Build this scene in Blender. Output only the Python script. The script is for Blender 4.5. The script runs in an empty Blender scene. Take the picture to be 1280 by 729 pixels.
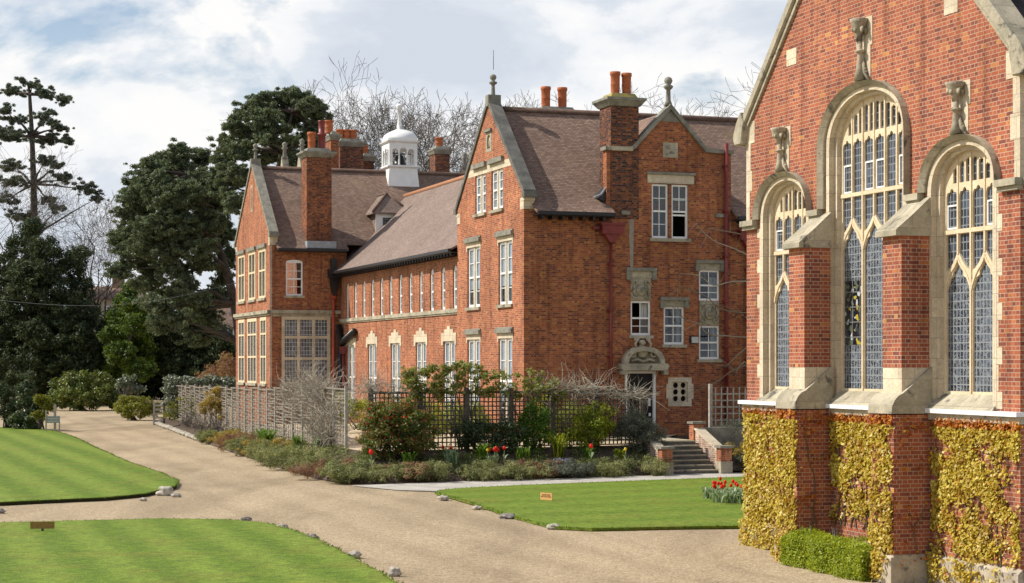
import bpy, bmesh, math, random
import numpy as np
from mathutils import Vector, Matrix, noise as mnoise
from mathutils.geometry import delaunay_2d_cdt

SC = bpy.context.scene
COL = SC.collection
R = math.radians
random.seed(11)
RNG = np.random.default_rng(7)

# ------------------------------------------------------------------ camera
F_PX, HORIZON, EYE = 2300.0, 453.0, 4.0          # focal length and horizon in photo pixels, eye height in metres
cam = bpy.data.cameras.new('camera')
cam.sensor_width = 36.0
cam.lens = 36.0 * F_PX / 1280
cam.shift_y = (HORIZON - 364.5) / 1280
cam.clip_start, cam.clip_end = 0.5, 4000
camo = bpy.data.objects.new('camera', cam)
COL.objects.link(camo)
camo.location = (0, 0, EYE)
camo.rotation_euler = (R(90), 0, 0)
SC.camera = camo

# ------------------------------------------------------------------ sky, sun, exposure
SUN_DIR = Vector((0.995, -0.098, 0)).normalized()      # the way the light travels over the ground
SUN_EL = R(44)
world = bpy.data.worlds.new('World')
SC.world = world
world.use_nodes = True
wn, wl = world.node_tree.nodes, world.node_tree.links
wn.clear()
w_out = wn.new('ShaderNodeOutputWorld')
sky = wn.new('ShaderNodeTexSky')
sky.sky_type = 'NISHITA'
sky.sun_disc = False
sky.sun_elevation = SUN_EL
sky.sun_rotation = math.atan2(-SUN_DIR.x, -SUN_DIR.y)
sky.air_density, sky.dust_density, sky.ozone_density = 1.0, 1.0, 1.5
bg_sky = wn.new('ShaderNodeBackground')
bg_sky.inputs[1].default_value = 0.115
wl.new(sky.outputs[0], bg_sky.inputs[0])
tc = wn.new('ShaderNodeTexCoord')
def w_noise(scale, detail, rough, loc, sz):
    mp = wn.new('ShaderNodeMapping')
    mp.inputs['Scale'].default_value = sz
    mp.inputs['Location'].default_value = loc
    wl.new(tc.outputs['Generated'], mp.inputs['Vector'])
    n = wn.new('ShaderNodeTexNoise')
    n.inputs['Scale'].default_value = scale
    n.inputs['Detail'].default_value = detail
    n.inputs['Roughness'].default_value = rough
    n.inputs['Distortion'].default_value = 0.25
    wl.new(mp.outputs[0], n.inputs['Vector'])
    return n
def w_ramp(n, stops):
    r = wn.new('ShaderNodeValToRGB')
    while len(r.color_ramp.elements) < len(stops): r.color_ramp.elements.new(0.5)
    for e, (p, c) in zip(r.color_ramp.elements, stops):
        e.position = p
        e.color = (c[0], c[1], c[2], 1)
    wl.new(n.outputs[0], r.inputs[0])
    return r
c_noise = w_noise(6.0, 9, 0.56, (3.1, 0.4, 1.7), (1, 1, 1.9))
sepz = wn.new('ShaderNodeSeparateXYZ'); wl.new(tc.outputs['Generated'], sepz.inputs[0])
thin = wn.new('ShaderNodeMath'); thin.operation = 'MULTIPLY_ADD'        # the cloud thins out towards the zenith
wl.new(sepz.outputs[2], thin.inputs[0]); thin.inputs[1].default_value = -0.17; wl.new(c_noise.outputs[0], thin.inputs[2])
cover = w_ramp(thin, [(0.395, (.15, .15, .15)), (0.465, (1, 1, 1))])
tone = w_ramp(w_noise(8.0, 10, 0.56, (7.3, 2.2, 5.1), (1, 1, 2.0)), [(0.37, (.66, .72, .81)), (0.455, (.765, .81, .875)), (0.50, (.90, .92, .95)), (0.59, (1.0, .995, .985))])
bg_cloud = wn.new('ShaderNodeBackground')
bg_cloud.inputs[1].default_value = 0.93
wl.new(tone.outputs[0], bg_cloud.inputs[0])
w_mix = wn.new('ShaderNodeMixShader')
wl.new(cover.outputs[0], w_mix.inputs[0])
wl.new(bg_sky.outputs[0], w_mix.inputs[1])
wl.new(bg_cloud.outputs[0], w_mix.inputs[2])
wl.new(w_mix.outputs[0], w_out.inputs[0])

sun = bpy.data.lights.new('sun', 'SUN')
sun.energy = 5.0
sun.angle = R(0.6)
sun.color = (1.0, 0.94, 0.84)
suno = bpy.data.objects.new('sun', sun)
COL.objects.link(suno)
_sd = Vector((SUN_DIR.x * math.cos(SUN_EL), SUN_DIR.y * math.cos(SUN_EL), -math.sin(SUN_EL)))
suno.rotation_euler = _sd.to_track_quat('-Z', 'Y').to_euler()
suno.location = (-60, 20, 80)

SC.view_settings.view_transform = 'Standard'
SC.view_settings.look = 'None'
SC.view_settings.gamma = 1
SC.view_settings.exposure = 0.10
SC.cycles.max_bounces = 6
SC.cycles.diffuse_bounces = 3
SC.cycles.transparent_max_bounces = 12
SC.cycles.caustics_reflective = SC.cycles.caustics_refractive = False

# ------------------------------------------------------------------ the site grid: u runs along the south front, v runs away along the west front
EU, EV = (0.9451, 0.3267), (-0.3267, 0.9451)
ROT = math.atan2(EU[1], EU[0])
def uv2w(u, v, z=0.0): return Vector((u * EU[0] + v * EV[0], u * EU[1] + v * EV[1], z))
def on_west(px, py, u):                    # photo point on a west facing plane -> (v, z)
    s = (px - 640) / F_PX
    y = u / (EU[0] * s + EU[1])
    return y * (EV[0] * s + EV[1]), EYE + (HORIZON - py) * y / F_PX
def on_south(px, py, v):                   # photo point on a south facing plane -> (u, z)
    s = (px - 640) / F_PX
    y = v / (EV[0] * s + EV[1])
    return y * (EU[0] * s + EU[1]), EYE + (HORIZON - py) * y / F_PX
def on_ground(px, py, z=0.0):              # photo point on level ground -> world x, y
    y = F_PX * (EYE - z) / (py - HORIZON)
    return (px - 640) / F_PX * y, y
def at_depth(px, py, y): return Vector(((px - 640) / F_PX * y, y, EYE + (HORIZON - py) * y / F_PX))

# ------------------------------------------------------------------ objects
ORG = {}
def _props(o, label, cat, group, kind=None):
    if label: o['label'] = label
    if cat: o['category'] = cat
    if group: o['group'] = group
    if kind: o['kind'] = kind
def thing(name, label, cat, loc, group=None, rot=0.0):
    o = bpy.data.objects.new(name, None)
    o.empty_display_size = 0.3
    COL.objects.link(o)
    o.location = loc
    o.rotation_euler = (0, 0, rot)
    ORG[o.name] = tuple(loc)
    _props(o, label, cat, group)
    return o
def thing_uv(name, label, cat, u, v, z=0.0, group=None):
    o = thing(name, label, cat, uv2w(u, v, z), group, ROT)
    ORG[o.name] = (u, v, z)
    return o
def link_mesh(name, me, mat, parent, org):
    o = bpy.data.objects.new(name, me)
    COL.objects.link(o)
    if mat: me.materials.append(mat)
    if parent is not None:
        o.parent = parent
    ORG[o.name] = org
    return o

class MB:
    def __init__(self): self.v, self.f, self.smooth = [], [], []
    def add(self, vs, fs, smooth=False):
        b = len(self.v)
        self.v.extend([tuple(p) for p in vs])
        self.f.extend([tuple(b + i for i in f) for f in fs])
        self.smooth.extend([smooth] * len(fs))
        return self
    def hexa(self, p):
        return self.add(p, [(0, 3, 2, 1), (4, 5, 6, 7), (0, 1, 5, 4), (1, 2, 6, 5), (2, 3, 7, 6), (3, 0, 4, 7)])
    def box(self, x0, x1, y0, y1, z0, z1):
        return self.hexa([(x0, y0, z0), (x1, y0, z0), (x1, y1, z0), (x0, y1, z0), (x0, y0, z1), (x1, y0, z1), (x1, y1, z1), (x0, y1, z1)])
    def boxm(self, mp, a0, a1, z0, z1, d0, d1):
        return self.hexa([mp(a0, z0, d0), mp(a1, z0, d0), mp(a1, z0, d1), mp(a0, z0, d1), mp(a0, z1, d0), mp(a1, z1, d0), mp(a1, z1, d1), mp(a0, z1, d1)])
    def slab(self, mp, outer, holes, d0, d1):           # a plate of any outline with any holes, d0..d1 thick
        loops = [list(outer)] + [list(h) for h in holes]
        flat = [Vector(p) for l in loops for p in l]
        edges, b = [], 0
        for l in loops:
            edges += [(b + i, b + (i + 1) % len(l)) for i in range(len(l))]
            b += len(l)
        V, E, F = delaunay_2d_cdt(flat, edges, [], 0, 1e-6)[:3]
        def inside(p, l):
            c = False
            for i in range(len(l)):
                (x0, y0), (x1, y1) = l[i - 1], l[i]
                if (y0 > p.y) != (y1 > p.y) and p.x < (x1 - x0) * (p.y - y0) / (y1 - y0) + x0: c = not c
            return c
        keep = []
        for t in F:
            p = (V[t[0]] + V[t[1]] + V[t[2]]) / 3
            if inside(p, loops[0]) and not any(inside(p, l) for l in loops[1:]): keep.append(t)
        F = keep
        n = len(V)
        vs = [mp(a, z, d0) for a, z in V] + [mp(a, z, d1) for a, z in V]
        fs = [tuple(t) for t in F] + [tuple(n + i for i in reversed(t)) for t in F]
        cnt = {}
        for f in F:
            for i in range(len(f)):
                e = (f[i], f[(i + 1) % len(f)])
                k = (min(e), max(e))
                cnt[k] = cnt.get(k, 0) + 1
        fs += [(i, j, n + j, n + i) for (i, j), c in cnt.items() if c == 1]
        return self.add(vs, fs)
    def strip(self, mp, pts, w, d0, d1, closed=False, off=0.0):     # a bar of width w that follows a line on a wall
        n = len(pts)
        L, Rr = [], []
        for i, (a, z) in enumerate(pts):
            p0 = pts[i - 1] if i > 0 else (pts[-1] if closed else pts[i])
            p1 = pts[i + 1] if i < n - 1 else (pts[0] if closed else pts[i])
            t = Vector((p1[0] - p0[0], p1[1] - p0[1]))
            if t.length < 1e-9: t = Vector((1, 0))
            t.normalize()
            nx, nz = -t.y, t.x
            L.append((a + nx * (off + w / 2), z + nz * (off + w / 2)))
            Rr.append((a + nx * (off - w / 2), z + nz * (off - w / 2)))
        return self.ring(mp, L, Rr, d0, d1, closed)
    def ring(self, mp, A, B, d0, d1, closed=False, e0=None, e1=None):
        n = len(A)
        vs = []
        for i in range(n):
            vs += [mp(*A[i], d0), mp(*B[i], d0 if e0 is None else e0), mp(*B[i], d1 if e1 is None else e1), mp(*A[i], d1)]
        fs = []
        for i in range(n - (0 if closed else 1)):
            j = (i + 1) % n
            for k in range(4):
                l = (k + 1) % 4
                fs.append((4 * i + k, 4 * i + l, 4 * j + l, 4 * j + k))
        if not closed:
            fs += [(0, 1, 2, 3), (4 * n - 1, 4 * n - 2, 4 * n - 3, 4 * n - 4)]
        return self.add(vs, fs)
    def prism(self, poly3a, poly3b):
        n = len(poly3a)
        vs = list(poly3a) + list(poly3b)
        return self.add(vs, [tuple(range(n)), tuple(range(2 * n - 1, n - 1, -1))] + [(i, (i + 1) % n, n + (i + 1) % n, n + i) for i in range(n)])
    def sheet(self, profA, profB, t=0.06):        # a bent sheet between two profiles, t thick (downwards)
        n = len(profA)
        vs = list(profA) + list(profB)
        vs += [(p[0], p[1], p[2] - t) for p in profA] + [(p[0], p[1], p[2] - t) for p in profB]
        fs = []
        for i in range(n - 1):
            fs.append((i, i + 1, n + i + 1, n + i))
            fs.append((2 * n + i + 1, 2 * n + i, 3 * n + i, 3 * n + i + 1))
            fs.append((i + 1, i, 2 * n + i, 2 * n + i + 1))
            fs.append((n + i, n + i + 1, 3 * n + i + 1, 3 * n + i))
        fs.append((0, n, 3 * n, 2 * n))
        fs.append((2 * n - 1, n - 1, 3 * n - 1, 4 * n - 1))
        return self.add(vs, fs)
    def tube(self, pts, rad, sides=6, smooth=True, cap=True):
        pts = [Vector(p) for p in pts]
        n = len(pts)
        if not hasattr(rad, '__len__'): rad = [rad] * n
        t0 = (pts[1] - pts[0]).normalized()
        ref = Vector((0, 0, 1)) if abs(t0.z) < 0.9 else Vector((1, 0, 0))
        x = t0.cross(ref).normalized()
        vs, fs = [], []
        for i in range(n):
            t = (pts[min(i + 1, n - 1)] - pts[max(i - 1, 0)])
            if t.length < 1e-9: t = t0.copy()
            t.normalize()
            x = (x - t * x.dot(t))
            if x.length < 1e-6: x = t.orthogonal()
            x.normalize()
            y = t.cross(x)
            for k in range(sides):
                a = 2 * math.pi * k / sides
                vs.append(pts[i] + (x * math.cos(a) + y * math.sin(a)) * rad[i])
        for i in range(n - 1):
            for k in range(sides):
                l = (k + 1) % sides
                fs.append((i * sides + k, i * sides + l, (i + 1) * sides + l, (i + 1) * sides + k))
        if cap:
            fs.append(tuple(range(sides - 1, -1, -1)))
            fs.append(tuple((n - 1) * sides + k for k in range(sides)))
        return self.add(vs, fs, smooth)
    def lathe(self, c, prof, sides=12, sq=False, smooth=True):       # prof: (r, z) from the bottom up
        vs, fs = [], []
        for r, z in prof:
            for k in range(sides):
                a = 2 * math.pi * (k + 0.5) / sides
                q = 1 / max(abs(math.cos(a)), abs(math.sin(a))) if sq else 1
                vs.append((c[0] + r * math.cos(a) * q, c[1] + r * math.sin(a) * q, c[2] + z))
        for i in range(len(prof) - 1):
            for k in range(sides):
                l = (k + 1) % sides
                fs.append((i * sides + k, i * sides + l, (i + 1) * sides + l, (i + 1) * sides + k))
        fs.append(tuple(range(sides - 1, -1, -1)))
        fs.append(tuple((len(prof) - 1) * sides + k for k in range(sides)))
        return self.add(vs, fs, smooth)
    def blob(self, c, r, seed=0, rough=0.25, sub=2, flat=1.0):       # a knobbly lump
        bm = bmesh.new()
        bmesh.ops.create_icosphere(bm, subdivisions=sub, radius=1)
        vs = []
        for q in bm.verts:
            k = 1 + rough * mnoise.noise(q.co * 1.7 + Vector((seed * 3.7, seed * 1.3, seed))) + 0.4 * rough * mnoise.noise(q.co * 4 + Vector((seed, 0, seed * 2.1)))
            p = q.co * k
            vs.append((c[0] + p.x * r[0], c[1] + p.y * r[1], c[2] + p.z * r[2]))
        bm.verts.index_update()
        fs = [tuple(w.index for w in f.verts) for f in bm.faces]
        bm.free()
        return self.add(vs, fs, True)
    def build(self, name, mat, parent=None, org=None, rot=None, fix=True, bevel=0.0):
        if org is None: org = ORG[parent.name] if parent is not None else (0, 0, 0)
        me = bpy.data.meshes.new(name)
        me.from_pydata([(p[0] - org[0], p[1] - org[1], p[2] - org[2]) for p in self.v], [], self.f)
        me.polygons.foreach_set('use_smooth', self.smooth)
        if fix:
            bm = bmesh.new()
            bm.from_mesh(me)
            bmesh.ops.recalc_face_normals(bm, faces=bm.faces[:])
            bm.to_mesh(me)
            bm.free()
        o = link_mesh(name, me, mat, parent, tuple(org))
        if bevel:
            b = o.modifiers.new('bevel', 'BEVEL')
            b.width, b.segments, b.limit_method = bevel, 1, 'ANGLE'
        return o
    def build_uv(self, name, mat, u, v, z=0.0, **k):
        o = self.build(name, mat, None, (u, v, z), **k)
        o.location = uv2w(u, v, z)
        o.rotation_euler = (0, 0, ROT)
        return o
def tag(o, label=None, cat=None, group=None, kind=None):
    _props(o, label, cat, group, kind)
    return o

def PW(u0): return lambda a, z, d: (u0 + d, a, z)        # west facing plane, a = v, d inwards
def PS(v0): return lambda a, z, d: (a, v0 + d, z)        # south facing plane, a = u

# ------------------------------------------------------------------ leaves: many small faces at once
def quad_mesh(name, Q, mat, parent=None, org=None):      # Q: (n, 4, 3) world or site coordinates
    if org is None: org = ORG[parent.name] if parent is not None else (0, 0, 0)
    Q = np.asarray(Q, dtype=np.float32) - np.array(org, dtype=np.float32)
    n = len(Q)
    me = bpy.data.meshes.new(name)
    me.vertices.add(4 * n)
    me.vertices.foreach_set('co', Q.reshape(-1))
    me.loops.add(4 * n)
    me.loops.foreach_set('vertex_index', np.arange(4 * n, dtype=np.int32))
    me.polygons.add(n)
    me.polygons.foreach_set('loop_start', np.arange(0, 4 * n, 4, dtype=np.int32))
    me.polygons.foreach_set('loop_total', np.full(n, 4, dtype=np.int32))
    me.update()
    return link_mesh(name, me, mat, parent, tuple(org))
def _unit(a): return a / np.maximum(np.linalg.norm(a, axis=1, keepdims=True), 1e-9)
def leaf_quads(P, N, L, W, droop=0.0, T=None):           # one pointed leaf per point
    n = len(P)
    rnd = _unit(RNG.normal(size=(n, 3)))
    N = _unit(N)
    if T is None: T = rnd
    T = _unit(T - N * np.sum(T * N, axis=1, keepdims=True))
    T[:, 2] -= droop
    T = _unit(T)
    B = _unit(np.cross(N, T))
    L = np.broadcast_to(np.asarray(L), (n,))[:, None]
    W = np.broadcast_to(np.asarray(W), (n,))[:, None]
    return np.stack([P - T * L * .5, P + B * W * .5 - T * L * .02, P + T * L * .5, P - B * W * .5 - T * L * .02], axis=1)
def sample_ells(E, n, shell=0.55):
    E = np.asarray(E, dtype=float)
    w = np.power(E[:, 3] * E[:, 4] * E[:, 5], 0.7)
    idx = RNG.choice(len(E), size=n, p=w / w.sum())
    D = _unit(RNG.normal(size=(n, 3)))
    r = shell + (1 - shell) * RNG.random((n, 1)) ** 0.7
    P = E[idx, :3] + D * r * E[idx, 3:6]
    return P, D, idx
def clumps(E, n, size, jit=0.9, up=0.0):                 # small clumps over the surface of a few big ellipsoids
    P, D, i = sample_ells(E, n, 0.72)
    E = np.asarray(E, dtype=float)
    s = size * (0.6 + 0.8 * RNG.random(n))
    P[:, 2] += up * s
    return np.column_stack([P, s, s, s * 0.72])
def leaf_cloud(name, E, n, L, W, mat, parent, shell=0.2, outward=0.55, upward=0.35, droop=0.1, org=None):
    P, D, _ = sample_ells(E, n, shell)
    N = D * outward + _unit(RNG.normal(size=(n, 3))) * (1 - outward) * 1.2
    N[:, 2] += upward
    k = 0.65 + 0.7 * RNG.random(n)
    return quad_mesh(name, leaf_quads(P, N, L * k, W * k, droop), mat, parent, org)

# ------------------------------------------------------------------ materials
def rgb(c): return (c[0], c[1], c[2], 1.0)
class NT:
    def __init__(self, name):
        self.m = bpy.data.materials.new(name)
        self.m.use_nodes = True
        self.t = self.m.node_tree
        self.n, self.l = self.t.nodes, self.t.links
        self.b = self.n['Principled BSDF']
        self.out = self.n['Material Output']
    def node(self, kind, **k):
        x = self.n.new(kind)
        for a, b in k.items(): setattr(x, a, b)
        return x
    def set(self, sock, val):
        if hasattr(val, 'links') or isinstance(val, bpy.types.NodeSocket): self.l.new(val, sock)
        elif isinstance(val, (tuple, list)) and sock.type == 'RGBA': sock.default_value = rgb(val)
        else: sock.default_value = val
    def math(self, op, a, b=None, clamp=False):
        x = self.node('ShaderNodeMath', operation=op, use_clamp=clamp)
        self.set(x.inputs[0], a)
        if b is not None: self.set(x.inputs[1], b)
        return x.outputs[0]
    def mix(self, f, a, b, mode='MIX'):
        x = self.node('ShaderNodeMix', data_type='RGBA', blend_type=mode)
        self.set(x.inputs[0], f)
        self.set(x.inputs[6], a)
        self.set(x.inputs[7], b)
        return x.outputs[2]
    def coord(self, which='Object'): return self.node('ShaderNodeTexCoord').outputs[which]
    def pos(self): return self.node('ShaderNodeNewGeometry').outputs['Position']
    def island(self): return self.node('ShaderNodeNewGeometry').outputs['Random Per Island']
    def mapping(self, v, scale=(1, 1, 1), rot=(0, 0, 0), loc=(0, 0, 0)):
        x = self.node('ShaderNodeMapping')
        self.l.new(v, x.inputs[0])
        x.inputs['Scale'].default_value = scale
        x.inputs['Rotation'].default_value = rot
        x.inputs['Location'].default_value = loc
        return x.outputs[0]
    def noise(self, v, scale, detail=4, rough=0.55, dist=0.0):
        x = self.node('ShaderNodeTexNoise')
        self.l.new(v, x.inputs['Vector'])
        x.inputs['Scale'].default_value = scale
        x.inputs['Detail'].default_value = detail
        x.inputs['Roughness'].default_value = rough
        x.inputs['Distortion'].default_value = dist
        return x.outputs[0]
    def ramp(self, f, stops, mode='LINEAR'):
        x = self.node('ShaderNodeValToRGB')
        x.color_ramp.interpolation = mode
        while len(x.color_ramp.elements) < len(stops): x.color_ramp.elements.new(0.5)
        for e, (p, c) in zip(x.color_ramp.elements, stops):
            e.position = p
            e.color = rgb(c if hasattr(c, '__len__') else (c, c, c))
        self.l.new(f, x.inputs[0])
        return x.outputs[0]
    def bump(self, h, strength=0.3, dist=0.02):
        x = self.node('ShaderNodeBump')
        x.inputs['Strength'].default_value = strength
        x.inputs['Distance'].default_value = dist
        self.l.new(h, x.inputs['Height'])
        self.l.new(x.outputs[0], self.b.inputs['Normal'])
    def done(self, color, rough=0.85, spec=0.3):
        self.set(self.b.inputs['Base Color'], color)
        self.set(self.b.inputs['Roughness'], rough)
        self.b.inputs['Specular IOR Level'].default_value = spec
        return self.m
    def wallvec(self):                        # x or y along the wall, z up, from the object's own axes
        c = self.node('ShaderNodeTexCoord')
        s = self.node('ShaderNodeSeparateXYZ'); self.l.new(c.outputs['Object'], s.inputs[0])
        nn = self.node('ShaderNodeSeparateXYZ'); self.l.new(c.outputs['Normal'], nn.inputs[0])
        f = self.math('GREATER_THAN', self.math('ABSOLUTE', nn.outputs[0]), self.math('ABSOLUTE', nn.outputs[1]))
        a = self.node('ShaderNodeMix', data_type='FLOAT')
        self.l.new(f, a.inputs[0]); self.l.new(s.outputs[0], a.inputs[2]); self.l.new(s.outputs[1], a.inputs[3])
        k = self.node('ShaderNodeCombineXYZ')
        self.l.new(a.outputs[0], k.inputs[0]); self.l.new(s.outputs[2], k.inputs[1])
        return k.outputs[0], c.outputs['Object']
    def bricks(self, v, w, h, mortar, offset=0.5, squash=1.0, smooth=0.1):
        x = self.node('ShaderNodeTexBrick')
        self.l.new(v, x.inputs['Vector'])
        x.offset, x.squash, x.squash_frequency = offset, squash, 2
        x.inputs['Color1'].default_value = (0, 0, 0, 1)
        x.inputs['Color2'].default_value = (1, 1, 1, 1)
        x.inputs['Mortar'].default_value = (.5, .5, .5, 1)
        x.inputs['Scale'].default_value = 1
        x.inputs['Mortar Size'].default_value = mortar
        x.inputs['Mortar Smooth'].default_value = smooth
        x.inputs['Brick Width'].default_value = w
        x.inputs['Row Height'].default_value = h
        return x.outputs['Color'], x.outputs['Fac']

def brick_mat(name, stops, mortar, msize=0.011, stain=(0.72, 1.15), h=0.075):
    t = NT(name)
    v, obj = t.wallvec()
    col, fac = t.bricks(v, 0.225, h, msize, 0.5, 0.5)
    base = t.ramp(col, stops)
    big = t.noise(obj, 0.55, 5, 0.6)
    fine = t.noise(obj, 22, 3, 0.6)
    base = t.mix(1.0, base, t.ramp(big, [(0.3, stain[0]), (0.7, stain[1])]), 'MULTIPLY')
    base = t.mix(1.0, base, t.ramp(fine, [(0.3, 0.82), (0.7, 1.14)]), 'MULTIPLY')
    mcol = t.mix(1.0, mortar, t.ramp(big, [(0.3, .75), (.7, 1.1)]), 'MULTIPLY')
    c = t.mix(fac, base, mcol)
    streak = t.noise(t.mapping(obj, (2.6, 2.6, .22)), 1.0, 5, .6)      # old rain streaks and soot
    c = t.mix(1.0, c, t.ramp(streak, [(.34, (.66, .64, .64)), (.48, (1, 1, 1)), (.62, (1, 1, 1)), (.74, (1.10, 1.08, 1.06))]), 'MULTIPLY')
    t.bump(t.math('SUBTRACT', t.math('MULTIPLY', fine, 0.4), fac), 0.5, 0.012)
    return t.done(c, 0.9, 0.2)
M = {}
M['brick_house'] = brick_mat('house brick', [(0.0, (.18, .058, .036)), (.25, (.32, .094, .045)), (.6, (.405, .125, .056)), (.9, (.46, .152, .064)), (1.0, (.52, .22, .085))], (.50, .35, .24), 0.0066)
M['brick_sooty'] = brick_mat('sooty chimney brick', [(0.0, (.08, .036, .028)), (.3, (.20, .062, .034)), (.65, (.31, .096, .042)), (1.0, (.42, .15, .055))], (.20, .135, .09), 0.0075, (.62, 1.1))
M['brick_south'] = brick_mat('shaded house brick', [(0.0, (.15, .052, .036)), (.3, (.31, .092, .042)), (.6, (.395, .122, .048)), (.9, (.455, .158, .055)), (1.0, (.53, .23, .07))], (.35, .22, .145), 0.0066, (0.68, 1.1))  # darker copy of the house brick, shade of the south walls in its colour
M['brick_chapel'] = brick_mat('chapel brick', [(0.0, (.19, .066, .050)), (.25, (.305, .090, .054)), (.6, (.37, .110, .059)), (.93, (.415, .128, .062)), (.98, (.48, .18, .066)), (1.0, (.56, .27, .08))], (.52, .37, .26), 0.0062, (0.80, 1.1))
M['brick_dark'] = brick_mat('old sooty brick', [(0.0, (.035, .025, .025)), (.35, (.12, .042, .028)), (.7, (.27, .080, .032)), (1.0, (.40, .14, .042))], (.14, .10, .08), 0.012, (.6, 1.1))
M['brick_patch'] = brick_mat('pale rendered brick', [(0.0, (.34, .14, .09)), (.5, (.45, .24, .16)), (1, (.58, .45, .34))], (.62, .54, .44), 0.014)

def stone_mat(name, a, b, scale=3.0, blot=None, bump=0.25, courses=0):
    t = NT(name)
    p = t.coord()
    n1 = t.noise(p, scale, 6, 0.62)
    n2 = t.noise(p, scale * 9, 4, 0.6)
    c = t.mix(t.ramp(n1, [(.32, 0.0), (.68, 1.0)]), a, b)
    c = t.mix(1.0, c, t.ramp(n2, [(.3, .84), (.7, 1.12)]), 'MULTIPLY')
    if blot:
        c = t.mix(t.ramp(t.noise(p, scale * 1.7, 5, .65, .4), [(blot[1], 0.0), (blot[1] + .1, 1.0)]), c, blot[0])
    if courses:                                # thin joints between the blocks
        v, _ = t.wallvec()
        jc, jf = t.bricks(v, courses * 1.7, courses, .006, .5, 1.0, .1)
        c = t.mix(1.0, c, t.ramp(jc, [(0, .86), (1, 1.1)]), 'MULTIPLY')
        c = t.mix(t.math('MULTIPLY', jf, .55), c, (.20, .17, .13))
    t.bump(n2, bump, 0.02)
    return t.done(c, 0.88, 0.2)
M['stone'] = stone_mat('pale limestone', (.54, .45, .32), (.68, .59, .44), 2.2, ((.36, .31, .23), .64), .3, .37)
M['stone_tracery'] = stone_mat('cream tracery stone', (.62, .49, .32), (.74, .62, .43), 3.0)
M['stone_weathered'] = stone_mat('weathered limestone', (.29, .265, .195), (.50, .44, .325), 1.8, ((.13, .125, .105), .57), .35, .46)
M['stone_grey'] = stone_mat('grey lichened stone', (.16, .155, .13), (.32, .30, .24), 3.0, ((.40, .34, .12), .68))
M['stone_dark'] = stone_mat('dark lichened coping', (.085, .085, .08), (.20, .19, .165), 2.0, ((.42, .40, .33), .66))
M['stone_yellow'] = stone_mat('yellow lichened stone', (.20, .19, .14), (.42, .33, .06), 5.0)
M['lead_white'] = stone_mat('white lead capping', (.68, .68, .70), (.82, .82, .83), 3)
M['lead'] = stone_mat('grey lead', (.24, .26, .29), (.36, .38, .41), 4)
M['cement'] = stone_mat('grey cement', (.26, .23, .19), (.36, .32, .27), 5)
M['rock'] = stone_mat('rough flint rock', (.30, .27, .22), (.62, .57, .49), 7, ((.16, .14, .11), .6), 0.6)
M['rock_dark'] = stone_mat('dark flint rock', (.12, .11, .10), (.36, .33, .30), 8, ((.65, .62, .58), .62), 0.6)

def tile_mat(name, stops, lichen=None, h=0.10, w=0.165):
    t = NT(name)
    v, obj = t.wallvec()
    vv = t.mapping(v, (1, 1, 1))
    col, fac = t.bricks(vv, w, h * 0.7, 0.009, 0.5, 1.0, 0.3)
    c = t.ramp(col, stops)
    big = t.noise(obj, 0.45, 6, 0.65)
    c = t.mix(1.0, c, t.ramp(big, [(.3, .84), (.7, 1.10)]), 'MULTIPLY')
    if lichen:
        c = t.mix(t.ramp(t.noise(obj, 0.30, 6, .6, .3), [(lichen[1], 0.0), (lichen[1] + .14, .75)]), c, lichen[0])
    c = t.mix(t.math('MULTIPLY', fac, 0.62), c, (.06, .042, .036))
    s = t.node('ShaderNodeSeparateXYZ'); t.l.new(vv, s.inputs[0])
    saw = t.math('FRACT', t.math('DIVIDE', s.outputs[1], h * 0.7))
    t.bump(t.math('SUBTRACT', t.math('MULTIPLY', saw, -0.7), fac), 0.6, 0.025)
    return t.done(c, 0.9, 0.2)
M['tile'] = tile_mat('red brown clay tiles', [(0, (.190, .122, .092)), (.4, (.245, .162, .122)), (.75, (.285, .190, .144)), (1, (.33, .225, .17))], ((.30, .25, .12), .62))
M['tile_wing'] = tile_mat('pinkish clay tiles', [(0, (.215, .158, .13)), (.5, (.275, .205, .17)), (1, (.325, .248, .205))])
M['tile_dark'] = tile_mat('dark slate tiles', [(0, (.018, .016, .018)), (.6, (.045, .038, .040)), (1, (.10, .08, .075))], None, 0.13, 0.22)
M['ridge'] = stone_mat('ridge tile', (.10, .068, .055), (.185, .12, .09), 4, ((.40, .30, .06), .66))
M['ridge_orange'] = stone_mat('orange hip tile', (.34, .16, .09), (.44, .22, .12), 4)
M['pot'] = stone_mat('terracotta', (.36, .105, .045), (.50, .165, .07), 6, ((.20, .09, .06), .62))

def plain(name, c, rough=0.5, spec=0.4, var=0.12, scale=6):
    t = NT(name)
    n = t.noise(t.coord(), scale, 5, 0.6)
    k = t.mix(1.0, c, t.ramp(n, [(.3, 1 - var), (.7, 1 + var)]), 'MULTIPLY')
    return t.done(k, rough, spec)
M['white'] = plain('white paint', (.84, .84, .82), .45, .4, .04)
M['white_old'] = plain('weathered white paint', (.80, .80, .78), .5, .4, .07, 3)
M['black_iron'] = plain('black iron', (.012, .012, .014), .4, .5)
M['red_iron'] = plain('red painted iron', (.19, .030, .026), .45, .4, .25, 3)
M['orange_iron'] = plain('orange red painted iron', (.46, .085, .045), .45, .4, .15, 3)
M['door_black'] = plain('black door', (.008, .008, .010), .5, .35)
M['brass'] = plain('brass', (.55, .38, .10), .35, .6)
M['wood_grey'] = plain('silvered timber', (.36, .34, .30), .9, .2, .3, 9)
M['wood_pale'] = plain('pale weathered lath', (.40, .365, .31), .9, .2, .35, 7)
M['wood_slat'] = plain('brown grey slats', (.235, .205, .165), .9, .2, .4, 6)
M['wood_dark'] = plain('dark stained timber', (.115, .095, .075), .85, .2, .35, 9)
M['wood_sign'] = plain('orange wooden board', (.74, .40, .15), .7, .3, .12, 12)
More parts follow.
